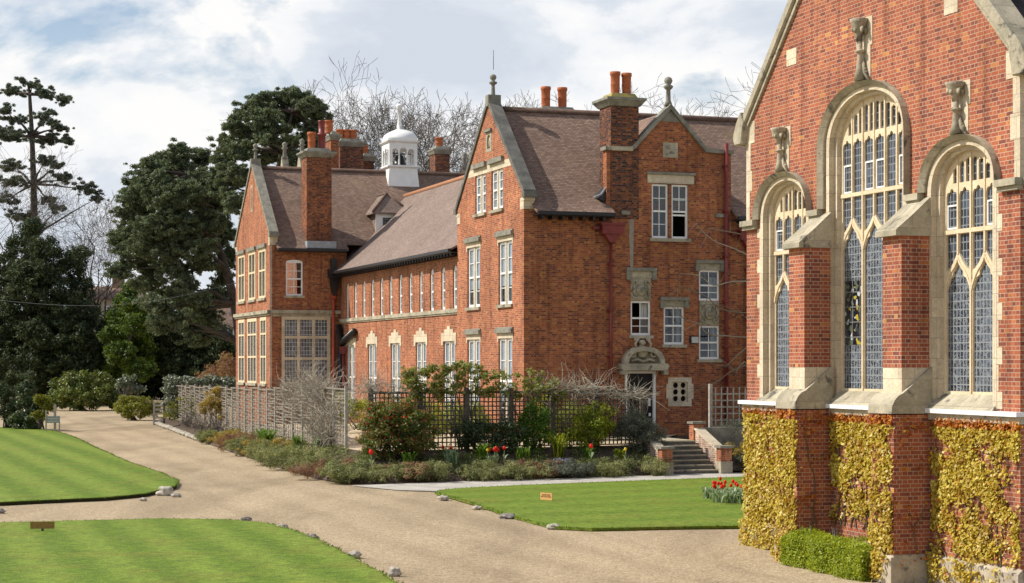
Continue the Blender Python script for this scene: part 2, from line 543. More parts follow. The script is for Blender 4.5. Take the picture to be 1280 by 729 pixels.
M['wood_brown'] = plain('brown wooden board', (.30, .17, .05), .7, .3, .2, 12)
M['letter_dark'] = plain('dark lettering', (.09, .035, .02), .7, .2)
M['letter_pale'] = plain('pale lettering', (.62, .62, .58), .7, .2)
M['sign_grey'] = plain('grey notice board', (.27, .29, .30), .6, .3)
M['fabric'] = plain('pale curtain', (.58, .57, .54), .95, .1, .12, 3)
M['fabric_white'] = plain('white blind', (.82, .83, .84), .95, .1, .05, 3)
M['fabric_brown'] = plain('brown curtain', (.30, .20, .14), .95, .1, .2, 3)
M['dark_room'] = plain('dark interior', (.03, .028, .026), .95, .1)
M['plastic_dark'] = plain('dark plastic', (.02, .02, .02), .5, .4)
M['plastic_grey'] = plain('pale lamp glass', (.50, .50, .48), .3, .5)

def glass_mat(name, tint, k):
    t = NT(name)
    gl = t.node('ShaderNodeBsdfGlossy'); gl.inputs['Roughness'].default_value = 0.02; gl.inputs['Color'].default_value = (.95, .97, 1, 1)
    tr = t.node('ShaderNodeBsdfTransparent'); tr.inputs['Color'].default_value = rgb(tint)
    ge = t.node('ShaderNodeNewGeometry')
    dt = t.node('ShaderNodeVectorMath', operation='DOT_PRODUCT')
    t.l.new(ge.outputs['Normal'], dt.inputs[0]); t.l.new(ge.outputs['Incoming'], dt.inputs[1])
    f = t.math('POWER', t.math('SUBTRACT', 1.0, t.math('ABSOLUTE', dt.outputs['Value'])), 5.0)
    f = t.math('ADD', t.math('MULTIPLY', f, .95 - k), .04 + k, True)
    mx = t.node('ShaderNodeMixShader')
    t.l.new(f, mx.inputs[0]); t.l.new(tr.outputs[0], mx.inputs[1]); t.l.new(gl.outputs[0], mx.inputs[2])
    t.l.new(mx.outputs[0], t.out.inputs['Surface'])
    return t.m
M['glass'] = glass_mat('window glass', (.78, .82, .85), 0.0)
def leaded_mat(name, dark, lead, w, h, foliate=0.0, coloured=False, line=0.012):
    t = NT(name)
    v, obj = t.wallvec()
    col, fac = t.bricks(v, w, h, line, 0.0, 1.0, 0.2)
    c = t.mix(1.0, dark, t.ramp(col, [(0, .55), (.55, 1.0), (1, 1.8)]), 'MULTIPLY')
    if coloured:
        vo = t.node('ShaderNodeTexVoronoi'); t.l.new(v, vo.inputs['Vector']); vo.inputs['Scale'].default_value = 11
        sp = t.node('ShaderNodeSeparateColor'); t.l.new(vo.outputs['Color'], sp.inputs[0])
        c = t.ramp(sp.outputs[0], [(0, (.01, .012, .018)), (.55, (.03, .04, .05)), (.72, (.10, .12, .09)), (.84, (.42, .34, .05)), (.93, (.45, .50, .52))], 'CONSTANT')
    lines = fac
    if foliate:
        nz = t.noise(v, 5.5, 1.5, .5, 2.2)
        band = t.math('LESS_THAN', t.math('ABSOLUTE', t.math('SUBTRACT', nz, .5)), .035)
        lines = t.math('MAXIMUM', fac, t.math('MULTIPLY', band, foliate))
    c = t.mix(lines, c, lead)
    rough = t.ramp(lines, [(0, .12), (1, .6)])
    t.bump(t.math('ADD', t.noise(v, 9, 2), t.math('MULTIPLY', col, .5)), 0.12, 0.02)
    return t.done(c, rough, 0.5)
M['leaded'] = leaded_mat('leaded glass', (.040, .052, .072), (.20, .215, .235), .105, .15)
M['leaded_leafy'] = leaded_mat('leaded glass with leaf pattern', (.040, .052, .072), (.23, .25, .27), .105, .15, .75)
M['leaded_col'] = leaded_mat('coloured leaded glass', (.04, .05, .06), (.14, .15, .15), .30, .30, 0, True)
M['leaded_house'] = leaded_mat('leaded house glass', (.10, .12, .14), (.40, .41, .42), .16, .22, 0, False, .016)

def leaf_mat(name, stops, rough=0.5, spec=0.35, trans=0.25, patch=0.0):
    t = NT(name)
    r = t.island()
    f = r
    if patch:
        f = t.math('ADD', t.math('MULTIPLY', r, 1 - patch), t.math('MULTIPLY', t.ramp(t.noise(t.coord(), 1.1, 4, .6), [(.35, 0.0), (.65, 1.0)]), patch))
    c = t.ramp(f, stops)
    t.done(c, rough, spec)
    if trans:
        tl = t.node('ShaderNodeBsdfTranslucent')
        t.l.new(t.mix(1.0, c, (1.25, 1.2, .6), 'MULTIPLY'), tl.inputs['Color'])
        mx = t.node('ShaderNodeMixShader'); mx.inputs[0].default_value = trans
        t.l.new(t.b.outputs[0], mx.inputs[1]); t.l.new(tl.outputs[0], mx.inputs[2])
        t.l.new(mx.outputs[0], t.out.inputs['Surface'])
    return t.m
G = lambda a, b, c: [(0, a), (.5, b), (1, c)]
M['pine'] = leaf_mat('dark pine needles', G((.036, .055, .034), (.115, .150, .088), (.27, .32, .18)), .6, .25, .25, .25)
M['pine_tall'] = leaf_mat('blue green pine needles', G((.040, .060, .046), (.095, .125, .088), (.20, .235, .15)), .6, .25, .2, .25)
M['yew'] = leaf_mat('yew needles', G((.015, .026, .014), (.042, .062, .026), (.125, .155, .058)), .6, .25, .18, .45)
M['bright_conifer'] = leaf_mat('fresh conifer sprays', G((.016, .034, .008), (.065, .115, .014), (.24, .31, .026)), .55, .3, .25, .6)
M['laurel'] = leaf_mat('laurel leaves', G((.035, .060, .014), (.11, .15, .028), (.30, .30, .065)), .4, .4, .3, .4)
M['dark_leaf'] = leaf_mat('dark evergreen leaves', G((.020, .036, .015), (.055, .085, .030), (.135, .175, .070)), .4, .4, .25, .4)
M['yellow_bush'] = leaf_mat('yellow green leaves', G((.085, .095, .012), (.19, .20, .022), (.34, .33, .045)), .5, .3, .3, .4)
M['variegated'] = leaf_mat('variegated leaves', G((.035, .055, .035), (.13, .17, .11), (.48, .50, .40)), .4, .45, .2, .2)
M['climber'] = leaf_mat('bronze green climber leaves', [(0, (.085, .115, .025)), (.5, (.22, .26, .06)), (.8, (.36, .36, .12)), (1, (.46, .22, .10))], .4, .45, .4, .15)
M['red_shrub'] = leaf_mat('green shrub leaves', [(0, (.06, .10, .018)), (.6, (.14, .195, .04)), (1, (.24, .27, .07))], .5, .3, .42, .3)
M['red_leaf'] = leaf_mat('red young leaves', G((.22, .05, .04), (.30, .085, .055), (.36, .16, .07)), .5, .3, .3)
M['fresh_green'] = leaf_mat('fresh green leaves', G((.05, .11, .014), (.11, .21, .026), (.24, .34, .055)), .5, .3, .35, .35)
M['lime'] = leaf_mat('lime green leaves', G((.09, .13, .012), (.26, .31, .03), (.50, .50, .05)), .5, .3, .42, .4)
M['grey_green'] = leaf_mat('grey rosemary needles', G((.06, .072, .058), (.12, .135, .105), (.21, .225, .18)), .7, .2, .25, .3)
M['heather'] = leaf_mat('low grey green foliage', [(0, (.095, .115, .050)), (.45, (.23, .25, .11)), (.8, (.35, .355, .18)), (1, (.44, .38, .22))], .7, .2, .35, .45)
M['heather_red'] = leaf_mat('low russet foliage', [(0, (.12, .070, .05)), (.5, (.29, .155, .11)), (1, (.38, .32, .15))], .7, .2, .35, .5)
M['heather_gold'] = leaf_mat('low golden foliage', [(0, (.15, .13, .04)), (.5, (.37, .28, .075)), (1, (.50, .34, .09))], .7, .2, .35, .5)
M['hedge'] = leaf_mat('bright hedge leaves', G((.12, .175, .012), (.30, .365, .022), (.48, .51, .05)), .5, .3, .4, .25)
M['creeper'] = leaf_mat('golden creeper leaves', [(0, (.22, .115, .018)), (.2, (.38, .25, .03)), (.5, (.53, .40, .05)), (.8, (.62, .52, .085)), (1, (.72, .66, .22))], .45, .4, .3, .35)
M['creeper_red'] = leaf_mat('orange red creeper leaves', [(0, (.28, .06, .015)), (.5, (.48, .15, .02)), (1, (.62, .32, .04))], .45, .35, .3)
M['tulip_leaf'] = leaf_mat('tulip leaves', G((.12, .19, .08), (.24, .33, .17), (.46, .52, .36)), .4, .4, .25)
M['tulip_red'] = leaf_mat('red petals', G((.62, .012, .010), (.75, .020, .014), (.82, .06, .02)), .4, .3, .3)
M['petal_yellow'] = leaf_mat('yellow petals', G((.75, .55, .02), (.8, .62, .03), (.85, .7, .1)), .4, .3, .3)
M['petal_blue'] = leaf_mat('blue grey flowers', G((.16, .17, .24), (.24, .25, .34), (.34, .35, .42)), .6, .2, .2)
M['dry'] = leaf_mat('dry pale twigs', G((.25, .215, .165), (.38, .335, .265), (.52, .47, .39)), .85, .2, 0)
M['twig'] = leaf_mat('brown grey twigs', G((.070, .060, .050), (.105, .092, .078), (.155, .14, .12)), .85, .2, 0)
M['twig_pale'] = leaf_mat('pale branches', G((.22, .18, .125), (.31, .265, .19), (.40, .345, .26)), .85, .2, 0)
M['bark'] = stone_mat('grey brown bark', (.055, .046, .038), (.13, .11, .09), 3, None, .6)
M['bark_pine'] = stone_mat('pine bark', (.045, .038, .032), (.105, .085, .070), 3, None, .6)
M['stem'] = plain('brown creeper stem', (.16, .115, .075), .9, .15, .3, 6)

# ------------------------------------------------------------------ the school house
UW, UWING, VS, VF, UF = 23.53, 23.78, 66.67, 97.2, 19.9
house = thing_uv('school_building', 'long red brick school building with tiled gables, tall chimneys and a white bell cupola', 'building', UW, VS)
pw, pg, ps = PW(UW), PW(UWING), PS(VS)
pfw, pfs = PW(UF), PS(VF)
def part(mb, name, mat, parent=house, label=None, **k):
    o = mb.build(name, M[mat] if isinstance(mat, str) else mat, parent, **k)
    if label: o['label'] = label
    return o
def rect(a0, a1, z0, z1): return [(a0, z0), (a1, z0), (a1, z1), (a0, z1)]
def arch_pts(a0, a1, zs, rise, n=14, p=2.0):         # from the right springing over the top to the left
    c, r = (a0 + a1) / 2, (a1 - a0) / 2
    out = []
    for i in range(n + 1):
        t = math.pi * i / n
        x, y = math.cos(t), math.sin(t)
        out.append((c + r * math.copysign(abs(x) ** (2 / p), x), zs + rise * abs(y) ** (2 / p)))
    return out
def arched(a0, a1, z0, zs, rise, n=14, p=2.0): return [(a0, z0), (a1, z0)] + arch_pts(a0, a1, zs, rise, n, p)

def sash_mesh(mp, a0, a1, z0, z1, d, cols=2, rt=2, rb=2, fw=.075, bar=.028, rise=0.0, open_low=False, open_top=False):
    m = MB()
    t = .07
    zm = (z0 + z1) / 2
    m.boxm(mp, a0, a0 + fw, z0, z1, d, d + t)
    m.boxm(mp, a1 - fw, a1, z0, z1, d, d + t)
    m.boxm(mp, a0 + fw, a1 - fw, z0, z0 + fw * 1.2, d + .002, d + t)
    if rise:
        m.slab(mp, [(a0, z1 - .001), (a1, z1 - .001)] + arch_pts(a0, a1, z1, rise, 8), [], d + .001, d + t)
        m.boxm(mp, a0 + fw, a1 - fw, z1 - fw * .6, z1, d + .002, d + t)
    else:
        m.boxm(mp, a0 + fw, a1 - fw, z1 - fw, z1, d + .002, d + t)
    m.boxm(mp, a0 + fw, a1 - fw, zm - .035, zm + .035, d - .012, d + t - .004)
    def bars(za, zb, rows, dd):
        for c in range(1, cols):
            a = a0 + fw + (a1 - a0 - 2 * fw) * c / cols
            m.boxm(mp, a - bar / 2, a + bar / 2, za, zb, dd, dd + .03)
        for r_ in range(1, rows):
            z = za + (zb - za) * r_ / rows
            m.boxm(mp, a0 + fw, a1 - fw, z - bar / 2, z + bar / 2, dd + .003, dd + .027)
    if open_low:                      # the lower sash is pushed up behind the upper one
        bars(zm + .035, z1 - fw, rt, d + .015)
        m.boxm(mp, a0 + fw, a1 - fw, zm - .17, zm - .10, d + .03, d + t - .006)
        m.boxm(mp, a0 + fw, a1 - fw, zm + (z1 - zm) * .42, zm + (z1 - zm) * .42 + .05, d + .05, d + t - .006)
    else:
        bars(zm + .035, z1 - fw, 0 if open_top else rt, d + .015)
        bars(z0 + fw * 1.2, zm - .035, rb, d + .03)
    return m
def pane_mesh(mp, a0, a1, z0, z1, d): return MB().boxm(mp, a0, a1, z0, z1, d, d + .008)
def sill_mesh(mp, a0, a1, z, h=.12, out=.09, over=.09): return MB().boxm(mp, a0 - over, a1 + over, z - h, z, -out, .13)
def single(mp, a0, a1, z0, z1, d=.09, sill=True, blind=None, lintel=None, parent=house, **k):
    rise = k.get('rise', 0)
    w = part(sash_mesh(mp, a0, a1, z0, z1, d, **k), 'window', 'white', parent)
    zm = (z0 + z1) / 2
    lo = z0 + .03
    if k.get('open_low'): lo = zm
    hi = z1 + rise * .6
    if k.get('open_top'): hi = zm
    part(pane_mesh(mp, a0 + .03, a1 - .03, lo, hi, d + .045), 'pane', 'glass', w)
    if blind: part(MB().boxm(mp, a0 + .02, a1 - .02, z0 + (z1 - z0) * blind[1], z1 - .01, d + .062, d + .07), 'blind', blind[0], w)
    if sill: part(sill_mesh(mp, a0, a1, z0, sill if sill is not True else .12), 'sill', 'stone_weathered', w)
    return w
def curtain(mp, a0, a1, z0, z1, d, mat, w):
    m = MB()
    n = max(4, int((a1 - a0) / .05))
    A = [(a0 + (a1 - a0) * i / n, d + .03 * math.sin(i * 1.9) + .012 * math.sin(i * .7)) for i in range(n + 1)]
    for (x0, e0), (x1, e1) in zip(A, A[1:]):
        m.hexa([mp(x0, z0, e0), mp(x1, z0, e1), mp(x1, z0, e1 + .012), mp(x0, z0, e0 + .012), mp(x0, z1, e0), mp(x1, z1, e1), mp(x1, z1, e1 + .012), mp(x0, z1, e0 + .012)])
    return part(m, 'curtain', mat, w)
def pair(mp, a0, a1, z0, z1, lintel='label', d=.07, blind=None, sill=True, mull=.15, rt=2, rb=2, parent=house):
    c = (a0 + a1) / 2
    m = MB()
    m.boxm(mp, c - mull / 2, c + mull / 2, z0, z1, .03, .24)
    if lintel == 'label':             # plain pale lintel with a weathered label mould over it
        m.boxm(mp, a0 - .12, a1 + .12, z1, z1 + .21, -.015, .22)
        m.boxm(mp, a0 - .12, a0 - .003, z1 - .14, z1, -.015, .02)
        m.boxm(mp, a1 + .003, a1 + .12, z1 - .14, z1, -.015, .02)
    elif lintel == 'stepped':         # five stepped voussoirs
        n = 5
        w = (a1 - a0 + .5) / n
        hs = [.36, .52, .66, .52, .36]
        for i in range(n):
            x0 = a0 - .25 + i * w
            m.boxm(mp, x0 + .008, x0 + w - .008, z1, z1 + hs[i], -.035, .2)
        m.boxm(mp, a0 - .24, a1 + .24, z1 + .003, z1 + .33, -.02, .19)
        m.boxm(mp, a0 - .25, a0 - .004, z1 - .17, z1, -.033, .02)
        m.boxm(mp, a1 + .004, a1 + .25, z1 - .17, z1, -.033, .02)
    w = part(m, 'window', 'stone', parent)
    if lintel == 'label':
        k = MB()
        k.slab(mp, [(a0 - .2, z1 + .213), (a1 + .2, z1 + .213), (a1 + .16, z1 + .37), (a0 - .16, z1 + .37)], [], -.13, .1)
        k.boxm(mp, a0 - .17, a1 + .17, z1 + .372, z1 + .44, -.06, .1)
        part(k, 'label_mould', 'stone_grey', w)
    for x0, x1 in ((a0, c - mull / 2), (c + mull / 2, a1)):
        part(sash_mesh(mp, x0 + .002, x1 - .002, z0, z1 - .002, d, 2 if x1 - x0 > .8 else 1, rt, rb, .10), 'sash', 'white', w)
        part(pane_mesh(mp, x0 + .03, x1 - .03, z0 + .03, z1 - .03, d + .045), 'pane', 'glass', w)
        if blind: part(MB().boxm(mp, x0 + .01, x1 - .01, z0 + (z1 - z0) * blind[1], z1 - .01, d + .062, d + .07), 'blind', blind[0], w)
    if sill: part(sill_mesh(mp, a0, a1, z0), 'sill', 'stone_weathered', w)
    return w
def stone_lights(mp, a0, a1, z0, z1, cols, zs, fw=.13, mw=.10, d0=-.02, d1=.12, pane='leaded_house', head=.0, name='window', mat='stone_tracery', parent=house):
    holes, n = [], cols
    w = (a1 - a0 - 2 * fw - (n - 1) * mw) / n
    zz = [z0 + fw * .6] + list(zs) + [z1 - fw]
    for i in range(n):
        x = a0 + fw + i * (w + mw)
        for j in range(len(zz) - 1):
            holes.append(rect(x, x + w, zz[j] + (mw / 2 if j else 0), zz[j + 1] - (mw / 2 if j < len(zz) - 2 else 0)))
    o = part(MB().slab(mp, rect(a0, a1, z0, z1), holes, d0, d1), name, mat, parent)
    part(MB().boxm(mp, a0 + .02, a1 - .02, z0 + .02, z1 - .02, .045, .055), 'pane', pane, o)
    return o

# --- west gable of the front block
C1 = (VS + 75.24) / 2
gw_top, gw_1f, gw_gf = [], [], []
for pts in (((593.9, 221.5), (607.0, 266.5)), ((614.2, 213.4), (628.6, 260.2))):
    (v1, z1), (v0, z0) = on_west(*pts[0], UW), on_west(*pts[1], UW)
    gw_top.append((v0, v1, 10.13, 11.72))
gw_1f = [(72.12, 73.82, 6.29, 8.79), (68.05, 69.73, 6.29, 8.79)]
gw_gf = [(72.12, 73.82, 1.55, 4.95), (68.05, 69.73, 1.55, 4.95)]
med = (C1 - .36, C1 + .36, 12.55, 13.35)
wall = MB().slab(pw, [(VS + .003, 0), (75.24, 0), (75.24, 10.42), (C1, 14.50), (VS + .003, 10.42)], [rect(*w) for w in gw_top + gw_1f + gw_gf] + [rect(*med)], 0, .35)
part(wall, 'wall', 'brick_house', house, 'sunlit west gable wall of orange red brick')
for a in gw_top: pair(pw, *a, lintel=None, blind=('fabric_white', .02))
for a in gw_1f: pair(pw, *a, blind=('fabric_white', .30))
for a in gw_gf: pair(pw, *a, blind=('fabric_white', .25), rt=2, rb=3)
m = MB()                                              # stone band over the top windows, with two label moulds
hw = (14.5 - 11.725) / (14.5 - 10.42) * (75.24 - VS) / 2 - .12
m.slab(pw, [(C1 - hw, 11.725), (C1 + hw, 11.725), (C1 + hw - .3, 12.02), (C1 - hw + .3, 12.02)], [], -.012, .3)
part(m, 'stone_band', 'stone')
for a in gw_top:
    k = MB().slab(pw, [(a[0] - .2, 12.0), (a[1] + .2, 12.0), (a[1] + .14, 12.2), (a[0] - .14, 12.2)], [], -.14, .1)
    part(k, 'label_mould', 'stone_grey')
m = MB().slab(pw, rect(*med), [arched(C1 - .2, C1 + .2, 12.68, 13.05, .2)], -.01, .15)
m.boxm(pw, C1 - .21, C1 + .21, 12.62, 13.3, .10, .14)
m.blob(pw(C1, 12.93, .05), (.05, .12, .22), 3, .5)
part(m, 'carved_panel', 'stone_weathered')
part(MB().boxm(pw, C1 - .42, C1 + .42, 13.36, 13.47, -.1, .1), 'label_mould', 'stone_grey')

def gable_coping(mp, v0, v1, ze, za, d0=-.07, d1=.44, t=.17, knee='stone', mat='stone_dark', parent=house, fin=True, over=.14, kd1=None):
    c = (v0 + v1) / 2
    m = MB()
    pts = [(v0 - over, ze - .02), (c, za), (v1 + over, ze - .02)]
    up = [(a, z + t * 1.38) for a, z in pts]
    m.ring(mp, up, pts, d0, d1)
    for s, v in ((-1, v0), (1, v1)):
        m.boxm(mp, v + s * over - .16, v + s * over + .16, ze - .08, ze + .14, d0 - .02, d1 + .01)
    o = part(m, 'gable_coping', mat, parent)
    for s, v in ((1, v0), (-1, v1)):
        k = MB()
        x0, x1 = sorted((v - s * .012, v + s * .42))
        k.boxm(mp, x0, x1, ze - .52, ze - .085, -.012, d1 - .03 if kd1 is None else kd1)
        x0, x1 = sorted((v - s * .10, v + s * .30))
        k.boxm(mp, x0, x1, ze - .20, ze - .083, -.03, d1 - .02)
        part(k, 'kneeler', knee, parent)
    if fin:
        x, y, z = mp(c, za + t * 1.38, (d0 + d1) / 2)
        f = MB()
        f.boxm(mp, c - .2, c + .2, za - .1, za + t * 1.38 + .12, d0 - .015, d1 + .015)
        f.lathe((x, y, z), [(.11, .04), (.09, .12), (.07, .50), (.075, .54), (.155, .59), (.17, .66), (.08, .69), (.065, .72), (.12, .79), (.14, .86), (.115, .93), (.04, .98)], 10)
        part(f, 'finial', 'stone_grey', parent)
    return o
gable_coping(pw, VS, 75.24, 10.42, 14.50)
f = MB().tube([pw(C1, 15.9, .2), pw(C1, 16.7, .2)], .012, 4)
part(f, 'lightning_rod', 'black_iron')

# --- south wall of the front block, with the cross gable over the door
swall = [(UW + .003, 0), (46, 0), (46, 9.95), (32.31, 9.95), (32.31, 12.33), (31.28, 12.33), (29.64, 13.98), (28.0, 12.33), (26.95, 12.30), (26.95, 9.95), (UW + .003, 9.95)]
T1, T2 = (28.87, 29.57, 8.89, 11.03), (29.72, 30.43, 8.89, 11.03)
W1, W2, W3, W4 = (27.97, 28.82, 5.06, 6.41), (29.38, 30.26, 4.70, 6.19), (30.91, 31.80, 6.45, 7.67), (30.91, 31.80, 4.12, 5.46)
DR = (27.72, 29.06, 1.20, 3.66)
QW = (29.74, 30.41, 2.42, 3.23)
holes = [rect(*x) for x in (T1, T2, W1, W2, W3, W4, DR, QW)]
wall = MB().slab(ps, swall, holes, 0, .35)
part(wall, 'wall', 'brick_south', house, 'shaded south wall of dark orange brick with small gable over the door')
for a, kw in ((T1, dict(rt=2, rb=2)), (T2, dict(rt=2, rb=2, open_low=True))):
    w = single(ps, *a, sill=False, d=.06, **kw)
part(MB().boxm(ps, T1[0] - .1, T2[1] + .1, 8.76, 8.888, -.10, .05), 'sill', 'stone_weathered')
k = MB().boxm(ps, 28.68, 30.68, 11.06, 11.40, -.03, .2)
part(k, 'lintel', 'stone')
part(MB().boxm(ps, 28.64, 30.72, 11.403, 11.50, -.10, .1).boxm(ps, T1[1] + .003, T2[0] - .003, 8.89, 11.05, .02, .2), 'label_mould', 'stone_grey')
w = single(ps, *W1, d=.05, rt=1, rb=2, open_top=True); curtain(ps, 28.45, 28.8, 5.1, 6.38, .25, 'fabric', w)
w = single(ps, *W2, d=.05, rt=2, rb=2); curtain(ps, 29.42, 29.68, 4.75, 6.15, .25, 'fabric_brown', w); curtain(ps, 29.82, 30.2, 4.75, 6.15, .25, 'fabric_brown', w); curtain(ps, 30.0, 30.22, 4.75, 6.15, .21, 'fabric', w)
w = single(ps, *W3, d=.05, rt=1, rb=2, sill=False); curtain(ps, 31.45, 31.78, 6.5, 7.4, .3, 'fabric', w)
w = single(ps, *W4, d=.05, rt=1, rb=2); curtain(ps, 31.5, 31.78, 4.2, 5.42, .22, 'fabric', w)
def label_stone(a0, a1, z0, z1):
    k = MB().boxm(ps, a0, a1, z0, z1, -.02, .1)
    part(k, 'lintel', 'stone_weathered')
    k = MB().boxm(ps, a0 - .10, a1 + .10, z1 + .003, z1 + .13, -.13, .05)
    k.boxm(ps, a0 - .10, a0 + .06, z0 - .06, z1, -.10, -.023).boxm(ps, a1 - .06, a1 + .10, z0 - .06, z1, -.10, -.023)
    part(k, 'label_mould', 'stone_grey')
label_stone(W1[0] - .10, W1[1] + .12, 7.30, 7.58)
label_stone(W2[0] - .06, W2[1] + .08, 6.195, 6.44)
label_stone(W3[0] - .06, W3[1] + .10, 7.675, 7.93)
def cartouche(mp, a0, a1, z0, z1, seed):
    m = MB().boxm(mp, a0, a1, z0, z1, -.012, .1)
    part(m, 'stone_panel', 'stone_weathered')
    c, zc = (a0 + a1) / 2, (z0 + z1) / 2
    w, h = (a1 - a0) / 2, (z1 - z0) / 2
    m = MB()
    m.blob(mp(c, zc - .03, -.03), (w * .5, .10, h * .52), seed, .2)
    for s in (-1, 1):
        for q in (-1, 1):
            P = []
            for i in range(12):
                t = i / 11 * 4.4
                r_ = .34 * w * (1 - i / 14)
                P.append(mp(c + s * (w * .55 + r_ * math.cos(t)), zc + q * (h * .55 + r_ * math.sin(t)), -.06))
            m.tube(P, .035, 5)
        m.tube([mp(c + s * w * .62, zc - h * .5, -.05), mp(c + s * w * .82, zc, -.08), mp(c + s * w * .62, zc + h * .5, -.05)], [.03, .05, .03], 5)
    for i in range(6): m.tube([mp(c - w * .3 + i * w * .12, zc - h * .3, -.13), mp(c - w * .25 + i * w * .12, zc + h * .25, -.13)], .012, 4)
    part(m, 'carved_shield', 'stone_weathered')
cartouche(ps, W1[0], W1[1], 6.42, 7.29, 2)
cartouche(ps, W3[0] + .02, W3[1] - .02, 5.48, 6.43, 5)
# door, its hood and carved pediment
dc = (DR[0] + DR[1]) / 2
m = MB().boxm(ps, DR[0] + .12, DR[1] - .10, DR[2], DR[3] - .12, .16, .22)
for x0, x1 in ((DR[0] + .22, dc - .06), (dc + .06, DR[1] - .2)):
    for z0, z1 in ((DR[2] + .2, DR[2] + .95), (DR[2] + 1.15, DR[2] + 2.1)):
        m.ring(ps, [(x0, z0), (x1, z0), (x1, z1), (x0, z1)], [(x0 + .04, z0 + .04), (x1 - .04, z0 + .04), (x1 - .04, z1 - .04), (x0 + .04, z1 - .04)], .145, .159, True)
door = part(m, 'door', 'door_black', house, 'black front door under the carved stone hood')
part(MB().boxm(ps, dc + .0, dc + .11, 2.15, 2.42, .12, .158), 'letter_plate', 'brass', door)
part(MB().boxm(ps, DR[1] - .28, DR[1] - .19, 2.28, 2.55, .13, .158), 'notice', 'white', door)
part(MB().boxm(ps, DR[1] - .26, DR[1] - .18, 1.88, 2.0, .11, .158), 'handle', 'white', door)
part(MB().boxm(ps, dc - .23, dc - .02, 2.62, 3.05, .148, .159), 'notice', 'sign_grey', door)
m = MB().boxm(ps, DR[1] - .10, DR[1] - .003, DR[2], DR[3], .03, .2).boxm(ps, DR[0] + .003, DR[0] + .12, DR[2], DR[3], .03, .2).boxm(ps, DR[0] + .122, DR[1] - .102, DR[3] - .10, DR[3] - .003, .035, .2)
part(m, 'door_frame', 'white')
m = MB()
m.slab(ps, [(27.50, 3.68), (29.36, 3.68), (29.45, 3.84), (29.40, 3.95), (27.46, 3.95), (27.41, 3.84)], [], -.42, .1)
m.boxm(ps, 27.44, 27.62, 3.52, 3.679, -.38, 0).boxm(ps, 29.24, 29.42, 3.52, 3.679, -.38, 0)
o = arch_pts(27.56, 29.30, 3.953, .66, 16, 2.3)
i_ = arch_pts(27.76, 29.10, 3.953, .48, 16, 2.3)
m.ring(ps, o, i_, -.34, .05)
m.slab(ps, [(27.60, 3.954), (29.26, 3.954)] + arch_pts(27.60, 29.26, 3.954, .60, 12), [], -.06, .05)
part(m, 'door_hood', 'stone_weathered')
m = MB()
for s in (-1, 1):
    P = []
    for i in range(22):
        t = i / 21 * 7.4 + .6
        r_ = .22 * (1 - i / 26)
        P.append(ps(dc + .03 + s * (.42 - r_ * math.cos(t)), 4.34 + r_ * math.sin(t), -.20))
    m.tube([ps(dc + .03 + s * .16, 4.95, -.14), ps(dc + .03 + s * .34, 4.72, -.18)] + P, [.05, .05] + [.05 - .001 * i for i in range(22)], 6)
    m.tube([ps(dc + .03 + s * .5, 4.05, -.18), ps(dc + .03 + s * .25, 4.12, -.22), ps(dc + .03, 4.02, -.22)], .06, 6)
m.blob(ps(dc + .03, 4.42, -.12), (.24, .12, .26), 8, .35)
m.blob(ps(dc + .03, 4.78, -.10), (.16, .10, .12), 4, .4)
for s in (-1, 1): m.blob(ps(dc + .03 + s * .27, 4.88, -.12), (.10, .09, .07), 4 + s, .4)
part(m, 'carved_scrolls', 'stone_weathered')
# quatrefoil window left in its stone frame
a, b = 29.57, 30.58
cy = []
for i in range(2):
    for j in range(3):
        cx_, cz_ = QW[0] + .17 + i * .33, QW[2] + .14 + j * .265
        cy.append([(cx_ + .115 * math.cos(t * math.pi / 6), cz_ + .115 * math.sin(t * math.pi / 6)) for t in range(12)])
qw = part(MB().slab(ps, rect(a, b, 2.26, 3.40), [rect(*QW)], -.02, .1), 'window', 'stone', house, 'small stone framed window pierced by six round openings')
part(MB().boxm(ps, a - .08, a - .002, 2.55, 3.15, -.018, .1), 'quoin', 'stone', qw)
part(MB().boxm(ps, b + .002, b + .08, 2.55, 3.15, -.018, .1), 'quoin', 'stone', qw)
part(MB().slab(ps, rect(QW[0] + .002, QW[1] - .002, QW[2] + .002, QW[3] - .002), cy, .03, .12), 'pierced_screen', 'stone', qw)
part(MB().boxm(ps, QW[0], QW[1], QW[2], QW[3], .2, .21), 'pane', 'door_black', qw)
# plaque, corbels, wall lamp, cement strip
m = MB().boxm(ps, 29.35, 29.98, 12.09, 12.68, -.02, .1)
part(m, 'stone_plaque', 'stone_weathered')
m = MB()
m.blob(ps(29.56, 12.5, -.015), (.09, .03, .08), 3, .6); m.blob(ps(29.72, 12.28, -.015), (.16, .03, .05), 5, .6); m.blob(ps(29.52, 12.22, -.015), (.07, .02, .05), 6, .6)
part(m, 'carved_relief', 'stone_grey')
for x0, x1 in ((27.55, 27.92), (31.6, 32.02)): part(MB().boxm(ps, x0, x1, 9.78, 9.93, -.10, .05), 'corbel', 'stone_grey')
l = part(MB().boxm(ps, 30.49, 30.84, 4.74, 5.04, -.06, .02), 'wall_lamp', 'plastic_dark')
part(MB().boxm(ps, 30.55, 30.83, 4.77, 5.01, -.12, -.062), 'diffuser', 'plastic_grey', l)
part(MB().slab(ps, [(27.96, 7.6), (28.06, 7.55), (28.10, 9.2), (28.12, 11.0), (28.10, 12.3), (27.92, 12.3), (27.94, 10.4), (27.90, 9.0)], [], -.008, .02), 'cement_strip', 'cement')
m = MB()
m.ring(ps, [(26.86, 12.42), (27.86, 12.44), (28.06, 12.52), (28.3, 12.78), (29.64, 14.20), (31.24, 12.50), (32.38, 12.46)], [(26.86, 12.28), (27.92, 12.28), (28.1, 12.36), (28.34, 12.62), (29.64, 13.99), (31.18, 12.34), (32.38, 12.32)], -.14, .42)
